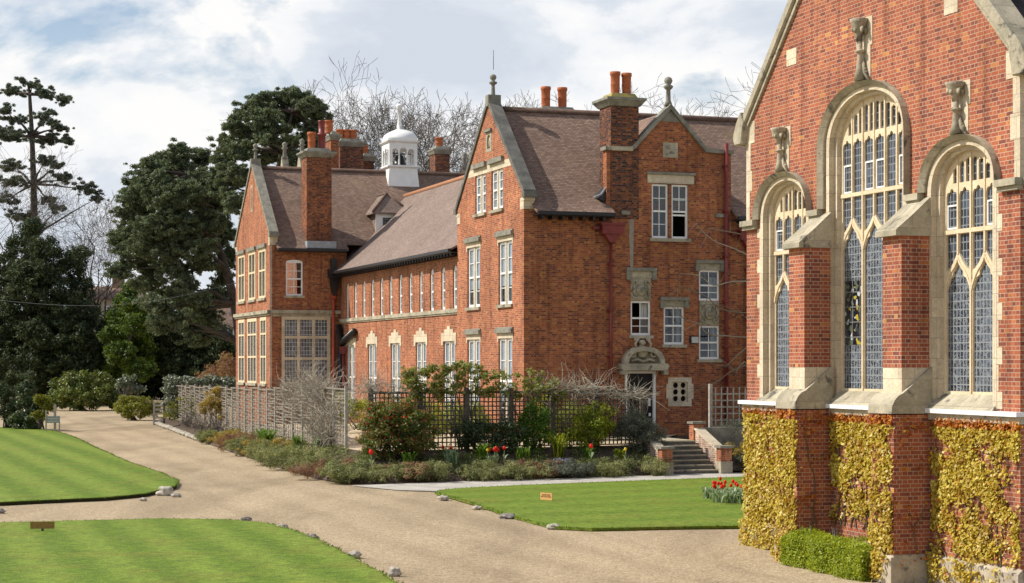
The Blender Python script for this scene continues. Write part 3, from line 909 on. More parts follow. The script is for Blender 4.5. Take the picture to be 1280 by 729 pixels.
part(m, 'gable_coping', 'stone_grey')
part(MB().slab(ps, [(29.2, 13.50), (30.08, 13.50), (29.64, 13.96)], [], -.02, .1), 'apex_stone', 'stone_grey')
f = MB()
f.lathe(ps(29.64, 14.15, .14), [(.17, 0), (.13, .14), (.10, .20), (.085, .62), (.17, .70), (.20, .78), (.09, .84), (.15, .92), (.17, 1.0), (.13, 1.1), (.04, 1.15)], 10)
part(f, 'finial', 'stone_grey')
part(MB().boxm(ps, 26.955, 32.30, 9.95, 10.4, .36, .42), 'wall', 'brick_south')

part(MB().box(26.0, 33.5, 68.3, 68.4, 1.2, 9.9), 'dark_partition', 'dark_room')  # near-black partitions added so the rooms behind the south panes stay dark
part(MB().box(28.2, 31.3, 68.3, 68.4, 9.901, 12.0), 'dark_partition', 'dark_room')

# --- roofs of the front block
prof = [(66.12, 9.80), (66.5, 10.02), (67.0, 10.40), (70.955, 14.27), (74.9, 10.40), (75.5, 10.0)]
def roof_run(prof, mp, a0, a1, mat, t=.09, name='roof', parent=house, label=None):
    return part(MB().sheet([mp(a0, v, z) for v, z in prof], [mp(a1, v, z) for v, z in prof], t), name, mat, parent, label)
ru = lambda a, v, z: (a, v, z)
roof_run(prof, ru, 23.86, 27.10, 'tile')
roof_run([(67.03, 10.42)] + prof[3:], ru, 27.104, 32.30, 'tile')
roof_run(prof, ru, 32.32, 46, 'tile')
part(MB().sheet([(28.0, 67.03, 12.25), (29.64, 67.03, 13.93), (32.28, 67.03, 11.2)], [(28.0, 71.2, 12.25), (29.64, 71.2, 13.93), (32.28, 71.2, 11.2)], .08), 'roof', 'tile', house, 'small cross roof behind the door gable')
part(MB().box(27.92, 28.0, 67.03, 70, 10.5, 12.24), 'wall', 'brick_house')
part(MB().box(32.22, 32.3, 67.03, 68.6, 10.5, 11.18), 'wall', 'brick_house')
part(MB().tube([(23.9, 70.955, 14.30), (46, 70.955, 14.30)], .13, 8), 'ridge', 'ridge')
m = MB()
for a0, a1 in ((23.9, 27.1), (32.34, 46)):
    m.box(a0, a1, 66.02, 66.16, 9.66, 9.79)
    m.box(a0, a1, 66.17, 66.66, 9.63, 9.66)
    x = a0 + .2
    while x < a1 - .1:
        m.box(x, x + .09, 66.2, 66.66, 9.50, 9.63)
        x += .42
part(m, 'gutter', 'black_iron')
m = MB()                                            # little swept valley against the stack
m.tube([(26.45, 66.72, 10.42), (26.75, 66.74, 10.55), (27.0, 66.80, 10.85), (27.1, 66.86, 11.15)], [.05, .045, .04, .03], 6)
part(m, 'valley_flashing', 'lead')
part(MB().prism([(26.6, 66.76, 10.40), (27.11, 66.76, 11.0), (27.11, 66.76, 10.2)], [(26.6, 67.2, 10.5), (27.11, 67.2, 11.02), (27.11, 67.2, 10.3)]), 'valley_void', 'black_iron')  # black wedge for the dark opening here, its shade put into the colour

def chimney(u0, u1, v0, v1, z0, z1, pots, mat='brick_dark', cap='stone_grey', top='stone_grey', parent=house, corn=.22, lab=None):
    c = part(MB().box(u0, u1, v0, v1, z0, z1), 'chimney', mat, parent, lab)
    m = MB()
    m.prism([(u0 - .05, v0 - .05, z1), (u1 + .05, v0 - .05, z1), (u1 + .05, v1 + .05, z1), (u0 - .05, v1 + .05, z1)], [(u0 - corn, v0 - corn, z1 + .22), (u1 + corn, v0 - corn, z1 + .22), (u1 + corn, v1 + corn, z1 + .22), (u0 - corn, v1 + corn, z1 + .22)])
    m.box(u0 - corn - .02, u1 + corn + .02, v0 - corn - .02, v1 + corn + .02, z1 + .222, z1 + .32)
    part(m, 'chimney_cap', cap, c)
    part(MB().prism([(u0, v0, z1 + .322), (u1, v0, z1 + .322), (u1, v1, z1 + .322), (u0, v1, z1 + .322)], [(u0 + .12, v0 + .12, z1 + .52), (u1 - .12, v0 + .12, z1 + .52), (u1 - .12, v1 - .12, z1 + .52), (u0 + .12, v1 - .12, z1 + .52)]), 'chimney_flaunching', top, c)
    for (pu, pv, h, r_) in pots:
        pr = [(r_ * 1.0, 0), (r_ * .93, .05), (r_ * .95, h * .45), (r_ * 1.0, h * .47), (r_ * .95, h * .5), (r_ * .98, h * .84), (r_ * 1.12, h * .87), (r_ * 1.1, h), (r_ * .8, h), (r_ * .78, h - .1)]
        part(MB().lathe((pu, pv, z1 + .45), pr, 14), 'chimney_pot', 'pot', c)
    return c
chimney(27.12, 28.30, VS - .03, VS + 1.15, 9.62, 14.03, [(27.5, VS + .45, .95, .19), (27.98, VS + .45, .92, .19)], 'brick_dark', 'stone_grey', 'stone_yellow')
part(MB().boxm(ps, 26.98, 28.0, 12.27, 12.44, -.18, -.033), 'string_course', 'stone_weathered')
chimney(26.6, 28.2, 73.2, 74.2, 10.5, 14.35, [(27.0, 73.7, .95, .2), (27.75, 73.7, .95, .2)], 'brick_dark', 'stone_grey', 'stone_grey', corn=.12)
def downpipe(mp, a, ztop, zbot, mat, hopper=True, r_=.065, d=-.14, hw=.34):
    m = MB().tube([mp(a, ztop, d), mp(a, zbot, d)], r_, 8)
    z = ztop - .9
    while z > zbot:
        m.tube([mp(a, z - .05, d), mp(a, z + .05, d)], r_ * 1.3, 8)
        m.boxm(mp, a - .12, a + .12, z - .04, z + .04, d + .03, -.003)
        z -= 1.8
    o = part(m, 'downpipe', mat)
    if hopper:
        h = MB().boxm(mp, a - hw, a + hw, ztop + .28, ztop + .62, -.36, -.02)
        h.boxm(mp, a - hw - .05, a + hw + .05, ztop + .62, ztop + .70, -.40, -.01)
        h.slab(mp, [(a - hw * .72, ztop + .28), (a + hw * .72, ztop + .28), (a + .09, ztop - .06), (a - .09, ztop - .06)], [], -.30, -.04)
        h.boxm(mp, a - hw - .32, a - hw - .05, ztop + .46, ztop + .56, -.2, -.03)
        part(h, 'hopper', mat, o)
    return o
downpipe(ps, 27.08, 8.72, 1.2, 'red_iron', hw=.44)
downpipe(ps, 32.04, 12.72, 1.2, 'red_iron', False, .085)
downpipe(ps, 33.0, 8.6, 1.2, 'red_iron', hw=.4)

# --- the long wing
narrow = [76.41 + i * (95.69 - 76.41) / 11 for i in range(12)]
pairs_ = [77.24, 81.66, 86.08, 90.5, 94.92]
H_ = [arched(v - .30, v + .30, 6.33, 8.05, .2, 8) for v in narrow] + [rect(v - .86, v + .86, 1.5, 4.93) for v in pairs_]
part(MB().slab(pg, rect(75.24, VF, 0, 9.15), H_, 0, .35), 'wall', 'brick_house', house, 'sunlit long wing wall with rows of narrow windows')
for i, v in enumerate(narrow):
    single(pg, v - .30, v + .30, 6.33, 8.05, .07, sill=False, cols=1, rt=2, rb=2, rise=.19, fw=.11, blind=('fabric_white', .02))
for v in pairs_: pair(pg, v - .86, v + .86, 1.5, 4.93, 'stepped', blind=('fabric_white', .12), sill=True, rt=2, rb=2)
m = MB().boxm(pg, 75.25, VF - .002, 6.16, 6.33, -.10, .05)
m.boxm(pg, 75.25, VF - .002, 6.09, 6.159, -.055, .05)
part(m, 'string_course', 'stone_weathered')
for i in range(11):
    pass
wprof = [(23.22, 8.88), (23.55, 9.04), (24.2, 9.55), (28.35, 13.4), (32.5, 9.5)]
part(MB().sheet([(u, 75.26, z) for u, z in wprof], [(u, 101.2, z) for u, z in wprof], .09), 'roof', 'tile_wing', house, 'pinkish tiled roof of the long wing')
part(MB().tube([(28.35, 75.3, 13.43), (28.35, 101.0, 13.43)], .12, 8), 'ridge', 'ridge_orange')
m = MB().box(23.12, 23.25, 75.26, 97.6, 8.74, 8.87).box(23.26, 23.77, 75.26, VF - .01, 8.70, 8.74)
v = 75.5
while v < 97:
    m.box(23.3, 23.77, v, v + .08, 8.58, 8.70)
    v += .45
part(m, 'gutter', 'black_iron')

# --- the far block
part(MB().slab(pfw, [(VF + .003, 0), (107.0, 0), (107.0, 10.8), (102.1, 15.05), (VF + .003, 10.8)], [rect(104.2, 106.25, 7.5, 10.22), rect(101.1, 103.1, 7.5, 10.22), rect(98.25, 100.2, 7.5, 10.22), rect(104.25, 106.2, 2.85, 6.45), rect(100.75, 103.45, 2.85, 6.45), rect(98.1, 99.8, 2.85, 6.45)], 0, .35), 'wall', 'brick_house', house, 'sunlit west gable of the far block')
for a0, a1, n in ((104.2, 106.25, 2), (101.1, 103.1, 2), (98.25, 100.2, 2)):
    w = stone_lights(pfw, a0, a1, 7.5, 10.22, n, [9.0], pane='glass', fw=.2)
    part(MB().boxm(pfw, a0 - .15, a1 + .15, 10.222, 10.42, -.12, .1), 'label_mould', 'stone_grey', w)
    part(MB().boxm(pfw, a0 - .1, a1 + .1, 7.36, 7.498, -.1, .1), 'sill', 'stone_weathered', w)
    part(MB().boxm(pfw, a0 + .1, a1 - .1, 7.6, 10.1, .3, .31), 'blind', 'fabric', w)
for a0, a1, n in ((104.25, 106.2, 2), (100.75, 103.45, 3), (98.1, 99.8, 2)):
    w = stone_lights(pfw, a0, a1, 2.85, 6.45, n, [4.3, 5.55], pane='leaded', fw=.18)
    part(MB().boxm(pfw, a0 - .1, a1 + .1, 2.7, 2.848, -.1, .1), 'sill', 'stone_weathered', w)
part(MB().boxm(pfw, VF - .16, 107.02, 6.62, 6.80, -.16, .02).boxm(pfw, VF - .1, 107.02, 6.52, 6.618, -.08, .02), 'string_course', 'stone_weathered')
m = MB().slab(pfw, rect(101.85, 102.35, 12.4, 13.9), [rect(101.98, 102.22, 12.55, 13.75)], -.02, .1)
m.boxm(pfw, 101.98, 102.22, 12.55, 13.75, .05, .09)
part(m, 'carved_panel', 'stone_weathered')
gable_coping(pfw, VF, 107.0, 10.8, 15.05, mat='stone_grey', t=.16)
part(MB().slab(pfs, [(UF + .003, 0), (24.1, 0), (24.1, 10.3), (UF + .003, 10.3)], [arched(20.77, 21.69, 7.58, 9.4, .12, 8), rect(20.54, 23.2, 2.85, 6.45)], 0, .35), 'wall', 'brick_south', house, 'shaded south wall of the far block with a tall leaded window')
single(pfs, 20.77, 21.69, 7.58, 9.38, .04, True, None, cols=2, rt=2, rb=2, rise=.13)
w = stone_lights(pfs, 20.54, 23.2, 2.85, 6.45, 3, [4.2, 5.35], pane='leaded_house', fw=.17, mw=.15, mat='stone')
part(MB().boxm(pfs, 20.44, 23.4, 2.68, 2.848, -.1, .1), 'sill', 'stone_weathered', w)
part(MB().boxm(pfs, UF - .16, 23.76, 6.62, 6.80, -.16, .02).boxm(pfs, UF + .15, 23.6, 6.452, 6.618, -.03, .02), 'string_course', 'stone_weathered')
part(MB().boxm(pfs, UF + .001, UF + .12, 0, 10.25, -.006, .02), 'corner_quoin', 'brick_patch')
fprof = [(96.65, 10.10), (97.0, 10.28), (97.6, 10.75), (102.1, 14.87), (106.6, 10.75), (107.6, 10.1)]
roof_run(fprof, ru, 20.22, 24.1, 'tile')
roof_run([(97.3, 10.45), (97.6, 10.75)] + fprof[3:], ru, 24.104, 46, 'tile')
part(MB().tube([(20.25, 102.1, 14.90), (46, 102.1, 14.90)], .13, 8), 'ridge', 'ridge')
part(MB().box(20.25, 24.0, 96.53, 96.66, 9.96, 10.09).box(20.25, 24.0, 96.67, 97.19, 9.93, 9.96), 'gutter', 'black_iron')
c = chimney(21.9, 23.28, VF - .02, VF + 1.2, 9.98, 15.05, [(22.3, VF + .5, .95, .22)], 'brick_sooty', 'stone_grey', 'stone_grey')
pr = [(.24, 0), (.2, .1), (.2, .75), (.26, .8), (.26, .9), (.17, .92), (.17, 1.5), (.2, 1.54), (.2, 1.6), (.12, 1.6)]
part(MB().lathe((22.85, VF + .5, 15.5), pr, 12), 'chimney_pot', 'red_iron', c, 'tall two stage dark red chimney pot')
part(MB().box(21.8, 23.4, 96.6, 97.15, 10.12, 10.5), 'flashing', 'lead')
downpipe(pfs, 23.35, 7.55, .6, 'orange_iron', False, .08)
m = MB().boxm(pfs, 23.05, 23.72, 8.55, 9.0, -.5, -.02)
m.slab(pfs, [(23.12, 8.55), (23.7, 8.55), (23.45, 7.6), (23.27, 7.6)], [], -.35, -.04)
m.boxm(pfs, 23.2, 23.5, 8.98, 9.6, -.3, -.05)
part(m, 'hopper', 'black_iron')
part(MB().boxm(pfs, 23.24, 23.46, 7.45, 7.72, -.26, -.03), 'pipe_collar', 'orange_iron')
part(MB().tube([pg(96.75, 6.0, -.2), pg(96.4, 5.2, -.2), pg(96.1, 5.05, -.2), pg(93.4, 5.62, -.2)], [.16, .16, .17, .17], 8), 'waste_pipe', 'black_iron')
part(MB().tube([pg(96.6, 5.2, -.15), pg(96.6, .5, -.15)], .16, 8), 'downpipe', 'black_iron')
o = downpipe(pg, 96.0, 4.5, .5, 'red_iron', False, .09)
part(MB().slab(pg, [(95.72, 4.85), (96.28, 4.85), (96.1, 4.45), (95.9, 4.45)], [], -.3, -.03), 'hopper', 'red_iron', o)

# --- dormer beside the cupola
d = part(MB().box(25.95, 27.55, 97.85, 97.95, 10.8, 12.2).box(25.95, 26.03, 97.951, 100.0, 10.8, 12.2).box(27.47, 27.55, 97.951, 100.0, 10.8, 12.2), 'dormer', 'tile_wing', house, 'small hipped tile hung dormer on the far roof')
pd = PS(97.85)
part(MB().boxm(pd, 25.9, 26.25, 10.8, 12.2, -.03, -.003).boxm(pd, 27.25, 27.6, 10.8, 12.2, -.03, -.003).boxm(pd, 26.25, 27.25, 12.0, 12.2, -.03, -.003), 'dormer_surround', 'white_old', d)
part(sash_mesh(pd, 26.25, 27.25, 10.85, 12.0, -.028, 2, 1, 1, .05), 'dormer_frame', 'white', d)
part(MB().boxm(pd, 26.28, 27.22, 10.9, 11.97, -.02, -.008), 'dormer_pane', 'leaded', d)
a0, a1, b0, b1, zt = 25.68, 27.82, 97.6, 101.2, 12.22
m = MB().add([(a0, b0, zt), (a1, b0, zt), (26.75, b0 + .95, 13.35), (a0, b1, zt), (a1, b1, zt), (26.75, b1, 13.35), (a0, b0, zt - .08), (a1, b0, zt - .08), (a0, b1, zt - .08), (a1, b1, zt - .08)], [(0, 1, 2), (1, 4, 5, 2), (3, 0, 2, 5), (0, 6, 7, 1), (0, 3, 8, 6), (1, 7, 9, 4), (6, 8, 9, 7), (3, 5, 4, 9, 8)])
part(m, 'dormer_roof', 'tile_wing', d)
part(MB().tube([(a0, b0, zt + .02), (26.75, b0 + .95, 13.38), (26.75, b1, 13.38)], .075, 6).tube([(a1, b0, zt + .02), (26.75, b0 + .95, 13.38)], .075, 6), 'hip_tiles', 'ridge', d)

# --- white bell cupola on the ridge
cu, cv = 28.45, 102.1
cup = part(MB().lathe((cu, cv, 13.2), [(1.0, 0), (.83, 1.78), (.83, 1.9)], 4, True, False), 'cupola', 'white_old', house, 'white timber bell cupola on the ridge')
for nm, pr in (('cupola_ledge', [(.87, 1.9), (.94, 1.95), (.94, 2.03), (.80, 2.05)]),):
    part(MB().lathe((cu, cv, 13.2), pr, 4, True, False), nm, 'white_old', cup)
for du in (-.74, .74):
    for dv in (-.74, .74):
        part(MB().box(cu + du - .09, cu + du + .09, cv + dv - .09, cv + dv + .09, 15.22, 16.35), 'cupola_post', 'white_old', cup)
for s in (-.24, .24):
    for q in (-.78, .78):
        part(MB().lathe((cu + s, cv + q, 15.26), [(.07, 0), (.05, .08), (.045, .72), (.075, .76), (.075, .80)], 8), 'cupola_post', 'white_old', cup)
        part(MB().lathe((cu + q, cv + s, 15.26), [(.07, 0), (.05, .08), (.045, .72), (.075, .76), (.075, .80)], 8), 'cupola_post', 'white_old', cup)
for q in (-.82, .76):
    for mp in (lambda a, z, d_, q=q: (a, cv + q + d_, z), lambda a, z, d_, q=q: (cu + q + d_, a, z)):
        c0 = cu if mp(0, 0, 0)[0] == 0 else cv
        m = MB().slab(mp, rect(c0 - .645, c0 + .645, 16.02, 16.35), [arched(c0 - .635, c0 - .29, 16.015, 16.05, .14, 6), arched(c0 - .21, c0 + .21, 16.015, 16.06, .20, 8), arched(c0 + .29, c0 + .635, 16.015, 16.05, .14, 6)], .0, .06)
        part(m, 'cupola_arches', 'white_old', cup)
part(MB().lathe((cu, cv, 16.35), [(.83, 0), (.83, .16), (.94, .24), (.96, .30), (.86, .32)], 4, True, False), 'cupola_cornice', 'white_old', cup)
part(MB().lathe((cu, cv, 16.71), [(.84, -.04), (.82, .14), (.74, .34), (.58, .50), (.36, .60), (.12, .70), (.12, .95), (.09, 1.1), (.075, 1.75), (.13, 1.8), (.13, 1.9), (.16, 1.98), (.16, 2.06), (.08, 2.14)], 4, True, True), 'cupola_dome', 'white_old', cup)
part(MB().lathe((cu, cv, 15.36), [(.42, 0), (.36, .07), (.27, .38), (.2, .52), (.05, .6)], 12), 'bell', 'black_iron', cup)
part(MB().box(cu - .7, cu + .7, cv - .05, cv + .05, 15.96, 16.01), 'bell_beam', 'black_iron', cup)

# --- roofs, gablets and chimneys beyond the far ridge
part(MB().sheet([(23.5, 107.6, 11.0), (23.5, 112, 15.4), (23.5, 116.5, 11.0)], [(46, 107.6, 11.0), (46, 112, 15.4), (46, 116.5, 11.0)], .09), 'roof', 'tile', house, 'rear roof rising just beyond the far ridge')
part(MB().tube([(23.5, 112, 15.43), (46, 112, 15.43)], .14, 8), 'ridge', 'ridge')
for bx in ((23.6, 45.9, 107.3, 116, 0, 10.95), (24.2, 45.9, 100, 107, 0, 10.2), (24.2, 45.9, 75.0, 75.24, 0, 10)):
    part(MB().box(*bx), 'wall', 'brick_house', house)
def gablet(u, v, zb, zt, hw_):
    g = part(MB().prism([(u, v - hw_, zb), (u, v + hw_, zb), (u, v, zt)], [(u + .4, v - hw_, zb), (u + .4, v + hw_, zb), (u + .4, v, zt)]), 'gablet', 'stone_weathered')
    part(MB().lathe((u + .2, v, zt - .2), [(.2, 0), (.13, .2), (.11, .6), (.22, .7), (.11, .78), (.17, .9), (.15, 1.0), (.04, 1.08)], 8), 'finial', 'stone_grey', g)
for px, y, dist, hw_ in ((352, 184, 116, 1.0), (373.5, 180, 112, 1.3), (577, 197, 116, .9), (585, 196, 114, .9)):
    p = at_depth(px, y, dist)
    u = p.x * EU[0] + p.y * EU[1]; v = p.x * EV[0] + p.y * EV[1]
    gablet(u, v, p.z - 2.6, p.z - .55, hw_)
def rear_stack(x0, x1, ytop, dist, depth, pots, mat='brick_dark'):
    p0, p1 = at_depth(x0, ytop, dist), at_depth(x1, ytop, dist)
    u0 = p0.x * EU[0] + p0.y * EU[1]
    v0 = p0.x * EV[0] + p0.y * EV[1]
    u1 = u0 + (p1.x - p0.x) / EU[0]
    z = p0.z - .32
    P = []
    for px, yt in pots:
        q = at_depth(px, yt, dist)
        P.append((u0 + (q.x - p0.x) / EU[0], v0 + depth / 2, q.z - z - .45, .24))
    return chimney(u0, u1, v0, v0 + depth, 12, z, P, mat, corn=.14)
rear_stack(413.5, 423, 168, 106, 1.3, [(411.5 + 3, 149)], 'brick_south')
rear_stack(425, 453, 176.5, 114, 1.2, [(427.5, 160.5), (435.5, 160.5), (443.5, 160.5)])
rear_stack(454, 467, 195, 116, 1.0, [(457.5, 181)], 'brick_dark')
rear_stack(544, 562, 186, 116, 1.2, [(552, 170.5)], 'brick_dark')
M['stone_plinth'] = stone_mat('dirty plinth stone', (.30, .26, .20), (.52, .45, .35), 2.5, ((.17, .15, .12), .58))

# ------------------------------------------------------------------ the chapel gable on the right
UC, CV = 18.15, 31.53
V0, V1 = 26.40, 36.66
chapel = thing_uv('chapel', 'red brick chapel gable with three cream traceried windows and two stone capped buttresses', 'chapel', UC, CV)
pc = PW(UC)
def cpart(mb, name, mat, parent=chapel, label=None, **k): return part(mb, name, mat, parent, label, **k)
WIN = [dict(c=CV, h=1.30, n=6, zs=8.30, rise=.89, zj=6.58, zp=6.84, zt=7.32, zh=8.28, ho=1.66, hr=1.15),
       dict(c=34.88, h=.875, n=4, zs=7.10, rise=.66, zj=5.64, zp=5.92, zt=6.34, zh=6.98, ho=1.22, hr=.92),
       dict(c=28.17, h=.875, n=4, zs=7.10, rise=.66, zj=5.64, zp=5.92, zt=6.34, zh=6.98, ho=1.22, hr=.92)]
ZS = 3.46
def w_out(w, e, z0=ZS): return arched(w['c'] - w['h'] - e, w['c'] + w['h'] + e, z0, w['zs'], w['rise'] + e * .8, 22, 2.15)
holes = [w_out(w, .22, 3.20) for w in WIN]
cpart(MB().slab(pc, [(V0, 0), (V1, 0), (V1, 9.05), (CV, 14.2), (V0, 9.05)], holes, 0, .5), 'wall', 'brick_chapel')
cpart(MB().box(UC + .5, 42, V0, V0 + .4, 0, 9.0).box(UC + .5, 42, V1 - .4, V1, 0, 9.0), 'wall', 'brick_south')

def cusp_head(x0, x1, zs, rise, n=18, k=.26):
    c, r = (x0 + x1) / 2, (x1 - x0) / 2
    out = []
    for i in range(n + 1):
        t = math.pi * i / n
        q = 1 - k * max(0, math.cos(3 * (t - math.pi / 3))) ** 3 - k * max(0, math.cos(3 * (t - 2 * math.pi / 3))) ** 3 * (1 if t > math.pi / 2 else 0)
        if t < math.pi / 2: q = 1 - k * max(0, math.cos(3 * (t - math.pi / 3))) ** 3
        else: q = 1 - k * max(0, math.cos(3 * (t - 2 * math.pi / 3))) ** 3
        out.append((c + r * math.cos(t) * q, zs + rise * math.sin(t) * q))
    return out
def ogee(x0, x1, zj, zp, n=7):                       # from the right foot over the point to the left foot
    c, r = (x0 + x1) / 2, (x1 - x0) / 2
    P = []
    for i in range(n + 1):
        t = i / n                                     # 0 at the foot, 1 at the point
        z = zj + (zp - zj) * (.62 * math.sin(min(1, t * 1.5) * math.pi / 2) + .38 * max(0, (t - .45) / .55) ** 2)
        P.append((c + r * (1 - t), z))
    return P + [(2 * c - x, z) for x, z in reversed(P[:-1])]
def arch_z(w, x, e=0.0):
    r = w['h'] + e
    q = min(1, abs(x - w['c']) / r)
    return w['zs'] + (w['rise'] + e * .8) * (1 - q ** 2.15) ** (1 / 2.15)
def chapel_window(w):
    c, h = w['c'], w['h']
    s1 = MB().slab(pc, w_out(w, .222, 3.18), [w_out(w, .10, 3.2)], -.012, .11)
    s1.slab(pc, w_out(w, .221, 3.17), [w_out(w, 0, ZS - .2)], .112, .46)
    o = cpart(s1, 'window', 'stone')
    hd = [(c + w['ho'], 7.10)] + arch_pts(c - w['ho'], c + w['ho'], w['zs'], w['hr'], 24, 2.15) + [(c - w['ho'], 7.10)]
    hi = [(c + w['ho'] - .10, 7.10)] + arch_pts(c - w['ho'] + .10, c + w['ho'] - .10, w['zs'], w['hr'] - .09, 24, 2.15) + [(c - w['ho'] + .10, 7.10)]
    if w['zs'] - 7.1 < .01: hd, hi = hd[1:-1], hi[1:-1]
    cpart(MB().ring(pc, hd, hi, -.15, .03, False, -.06), 'hood_mould', 'stone_weathered', o)
    n = w['n']
    fr, mw = .07, .085
    main = n // 2
    lw = (2 * h - 2 * fr - (main - 1) * mw) / main
    H = []
    rib = MB()
    ctr = []
    for i in range(main):
        x0 = c - h + fr + i * (lw + mw)
        x1 = x0 + lw
        xc = (x0 + x1) / 2
        ctr.append((x0, x1))
        head = ogee(x0 + .005, x1 - .005, w['zj'] - .34, w['zp'] - .10)
        # small cusps in the main heads
        hc = []
        for k_, (x, z) in enumerate(head):
            f = .80 if k_ in (3, len(head) - 4) else 1
            hc.append((xc + (x - xc) * f, z - (0 if f == 1 else .03)))
        H.append([(x0, ZS + .02), (x1, ZS + .02)] + hc)
        rib.strip(pc, [(x0 - .03, w['zj'] - .35)] + list(reversed([(xc + (x - xc) * 1.06, z + .055) for x, z in head])) + [(x1 + .03, w['zj'] - .35)], .045, .185, .208)
        for s in (0, 1):                              # lower small panels over the ogee
            xa, xb = (x0, xc - mw * .4) if s == 0 else (xc + mw * .4, x1)
            e = [(xa + (xb - xa) * t, None) for t in (0, .25, .5, .75, 1)]
            low = []
            for x, _ in e:
                t = 1 - abs(x - xc) / (lw / 2)
                low.append((x, w['zj'] - .02 + (w['zp'] + .09 - w['zj']) * max(0, t) ** 1.6 + .02))
            H.append(low + [(xb, w['zt'] - .04), (xa, w['zt'] - .04)])
            H.append([(xa, w['zt'] + .05), (xb, w['zt'] + .05)] + cusp_head(xa, xb, w['zh'] - .02, .17))
        rib.boxm(pc, xc - .022, xc + .022, w['zp'] + .02, arch_z(w, xc) - .04, .188, .208)
    for i in range(1, main):
        x = c - h + fr + i * (lw + mw) - mw / 2
        rib.boxm(pc, x - .024, x + .024, ZS, arch_z(w, x) - .04, .18, .209)
    rib.boxm(pc, c - h + .01, c + h - .01, w['zt'] - .03, w['zt'] + .045, .183, .207)
    m2 = n * 2
    pw_ = (2 * h - 2 * fr) / m2
    for i in range(m2):
        x0 = c - h + fr + i * pw_ + .024
        x1 = x0 + pw_ - .048
        zt = min(arch_z(w, x0, -.08), arch_z(w, x1, -.08)) - .10
        zb = w['zh'] + .24
        if zt - zb > .06: H.append([(x0, zb), (x1, zb)] + cusp_head(x0, x1, zt, min(.075, pw_ * .42), 10, .3))
    cpart(MB().slab(pc, w_out(w, .003, ZS - .06), H, .205, .262), 'tracery', 'stone_tracery', o)
    cpart(rib, 'mullion', 'stone_tracery', o)
    lo, hi_ = MB(), MB()
    for x0, x1 in ctr:
        lo.boxm(pc, x0 - .02, x1 + .02, ZS, w['zp'] - .02, .246, .256)
    hi_.slab(pc, [(c - h + .03, w['zp'] - .018), (c + h - .03, w['zp'] - .018)] + arch_pts(c - h + .03, c + h - .03, w['zs'], w['rise'] - .03, 20, 2.15), [], .246, .256)
    cpart(lo, 'leaded_light', 'leaded_leafy', o)
    cpart(hi_, 'leaded_light', 'leaded', o)
    if n == 6:
        x0, x1 = ctr[2]
        cpart(MB().boxm(pc, x0 + .02, x1 - .02, 4.35, 5.62, .236, .245), 'coloured_light', 'leaded_col', o, 'darker stained glass panel with yellow pieces')
    # opening casements in the upper lights, thin pale frames
    idx = [0, 2, 3, 5] if n == 6 else [0, 3]
    for q in idx:
        x0, x1 = ctr[q // 2]
        xc = (x0 + x1) / 2
        xa, xb = (x0, xc - mw * .4) if q % 2 == 0 else (xc + mw * .4, x1)
        zb, zt = w['zt'] + .06, w['zt'] + (.62 if n == 6 else .5)
        cas = MB().ring(pc, rect(xa + .01, xb - .01, zb, zt), rect(xa + .035, xb - .035, zb + .03, zt - .03), .222, .244, True)
        cpart(cas, 'casement', 'white', o)
    sl = MB()                                          # steep weathered sill
    e = h + .26
    sl.prism([pc(c - e, 3.16, -.13), pc(c - h - .02, ZS, .24), pc(c - h - .02, 3.16, .24)], [pc(c + e, 3.16, -.13), pc(c + h + .02, ZS, .24), pc(c + h + .02, 3.16, .24)])
    cpart(sl, 'sill', 'stone_weathered', o)
    # carved finial standing on the hood
    zt = w['zs'] + w['hr']
    H0 = 1.24 if n == 6 else .95
    k = MB().boxm(pc, c - .30, c + .30, zt + H0 * .55, zt + H0, -.015, .1).boxm(pc, c - .23, c + .23, zt - .04, zt + H0 * .548, -.014, .1)
    fin = cpart(k, 'finial', 'stone', o)
    k = MB()
    k.tube([pc(c, zt + .02, -.10), pc(c, zt + H0 * .2, -.11), pc(c, zt + H0 * .45, -.11), pc(c, zt + H0 * .66, -.12)], [.13, .075, .05, .06], 8)
    k.tube([pc(c, zt + H0 * .44, -.11), pc(c, zt + H0 * .47, -.11), pc(c, zt + H0 * .50, -.11)], [.06, .11, .06], 8)
    k.lathe(pc(c, zt + H0 * .62, -.13), [(.055, 0), (.075, H0 * .1), (.12, H0 * .2), (.17, H0 * .30), (.185, H0 * .35), (.15, H0 * .36)], 10)
    for q in range(11):
        a = q / 11 * 2 * math.pi
        k.blob(pc(c + .165 * math.cos(a), zt + H0 * (.86 + .07 * math.sin(5 * a)), -.13 + .10 * math.sin(a)), (.04, .05, .07), q, .8, 1)
    for s in (-1, 1):
        k.tube([pc(c + s * .03, zt + H0 * .36, -.07), pc(c + s * .10, zt + H0 * .14, -.07), pc(c + s * .27, zt - .02, -.07)], [.03, .04, .03], 5)
        for q in range(4): k.blob(pc(c + s * (.05 + .04 * q), zt + H0 * (.26 - .07 * q), -.05), (.04, .04, .05), q, .5, 1)
    cpart(k, 'carved_capital', 'stone_weathered', fin)
    return o
for w in WIN: chapel_window(w)

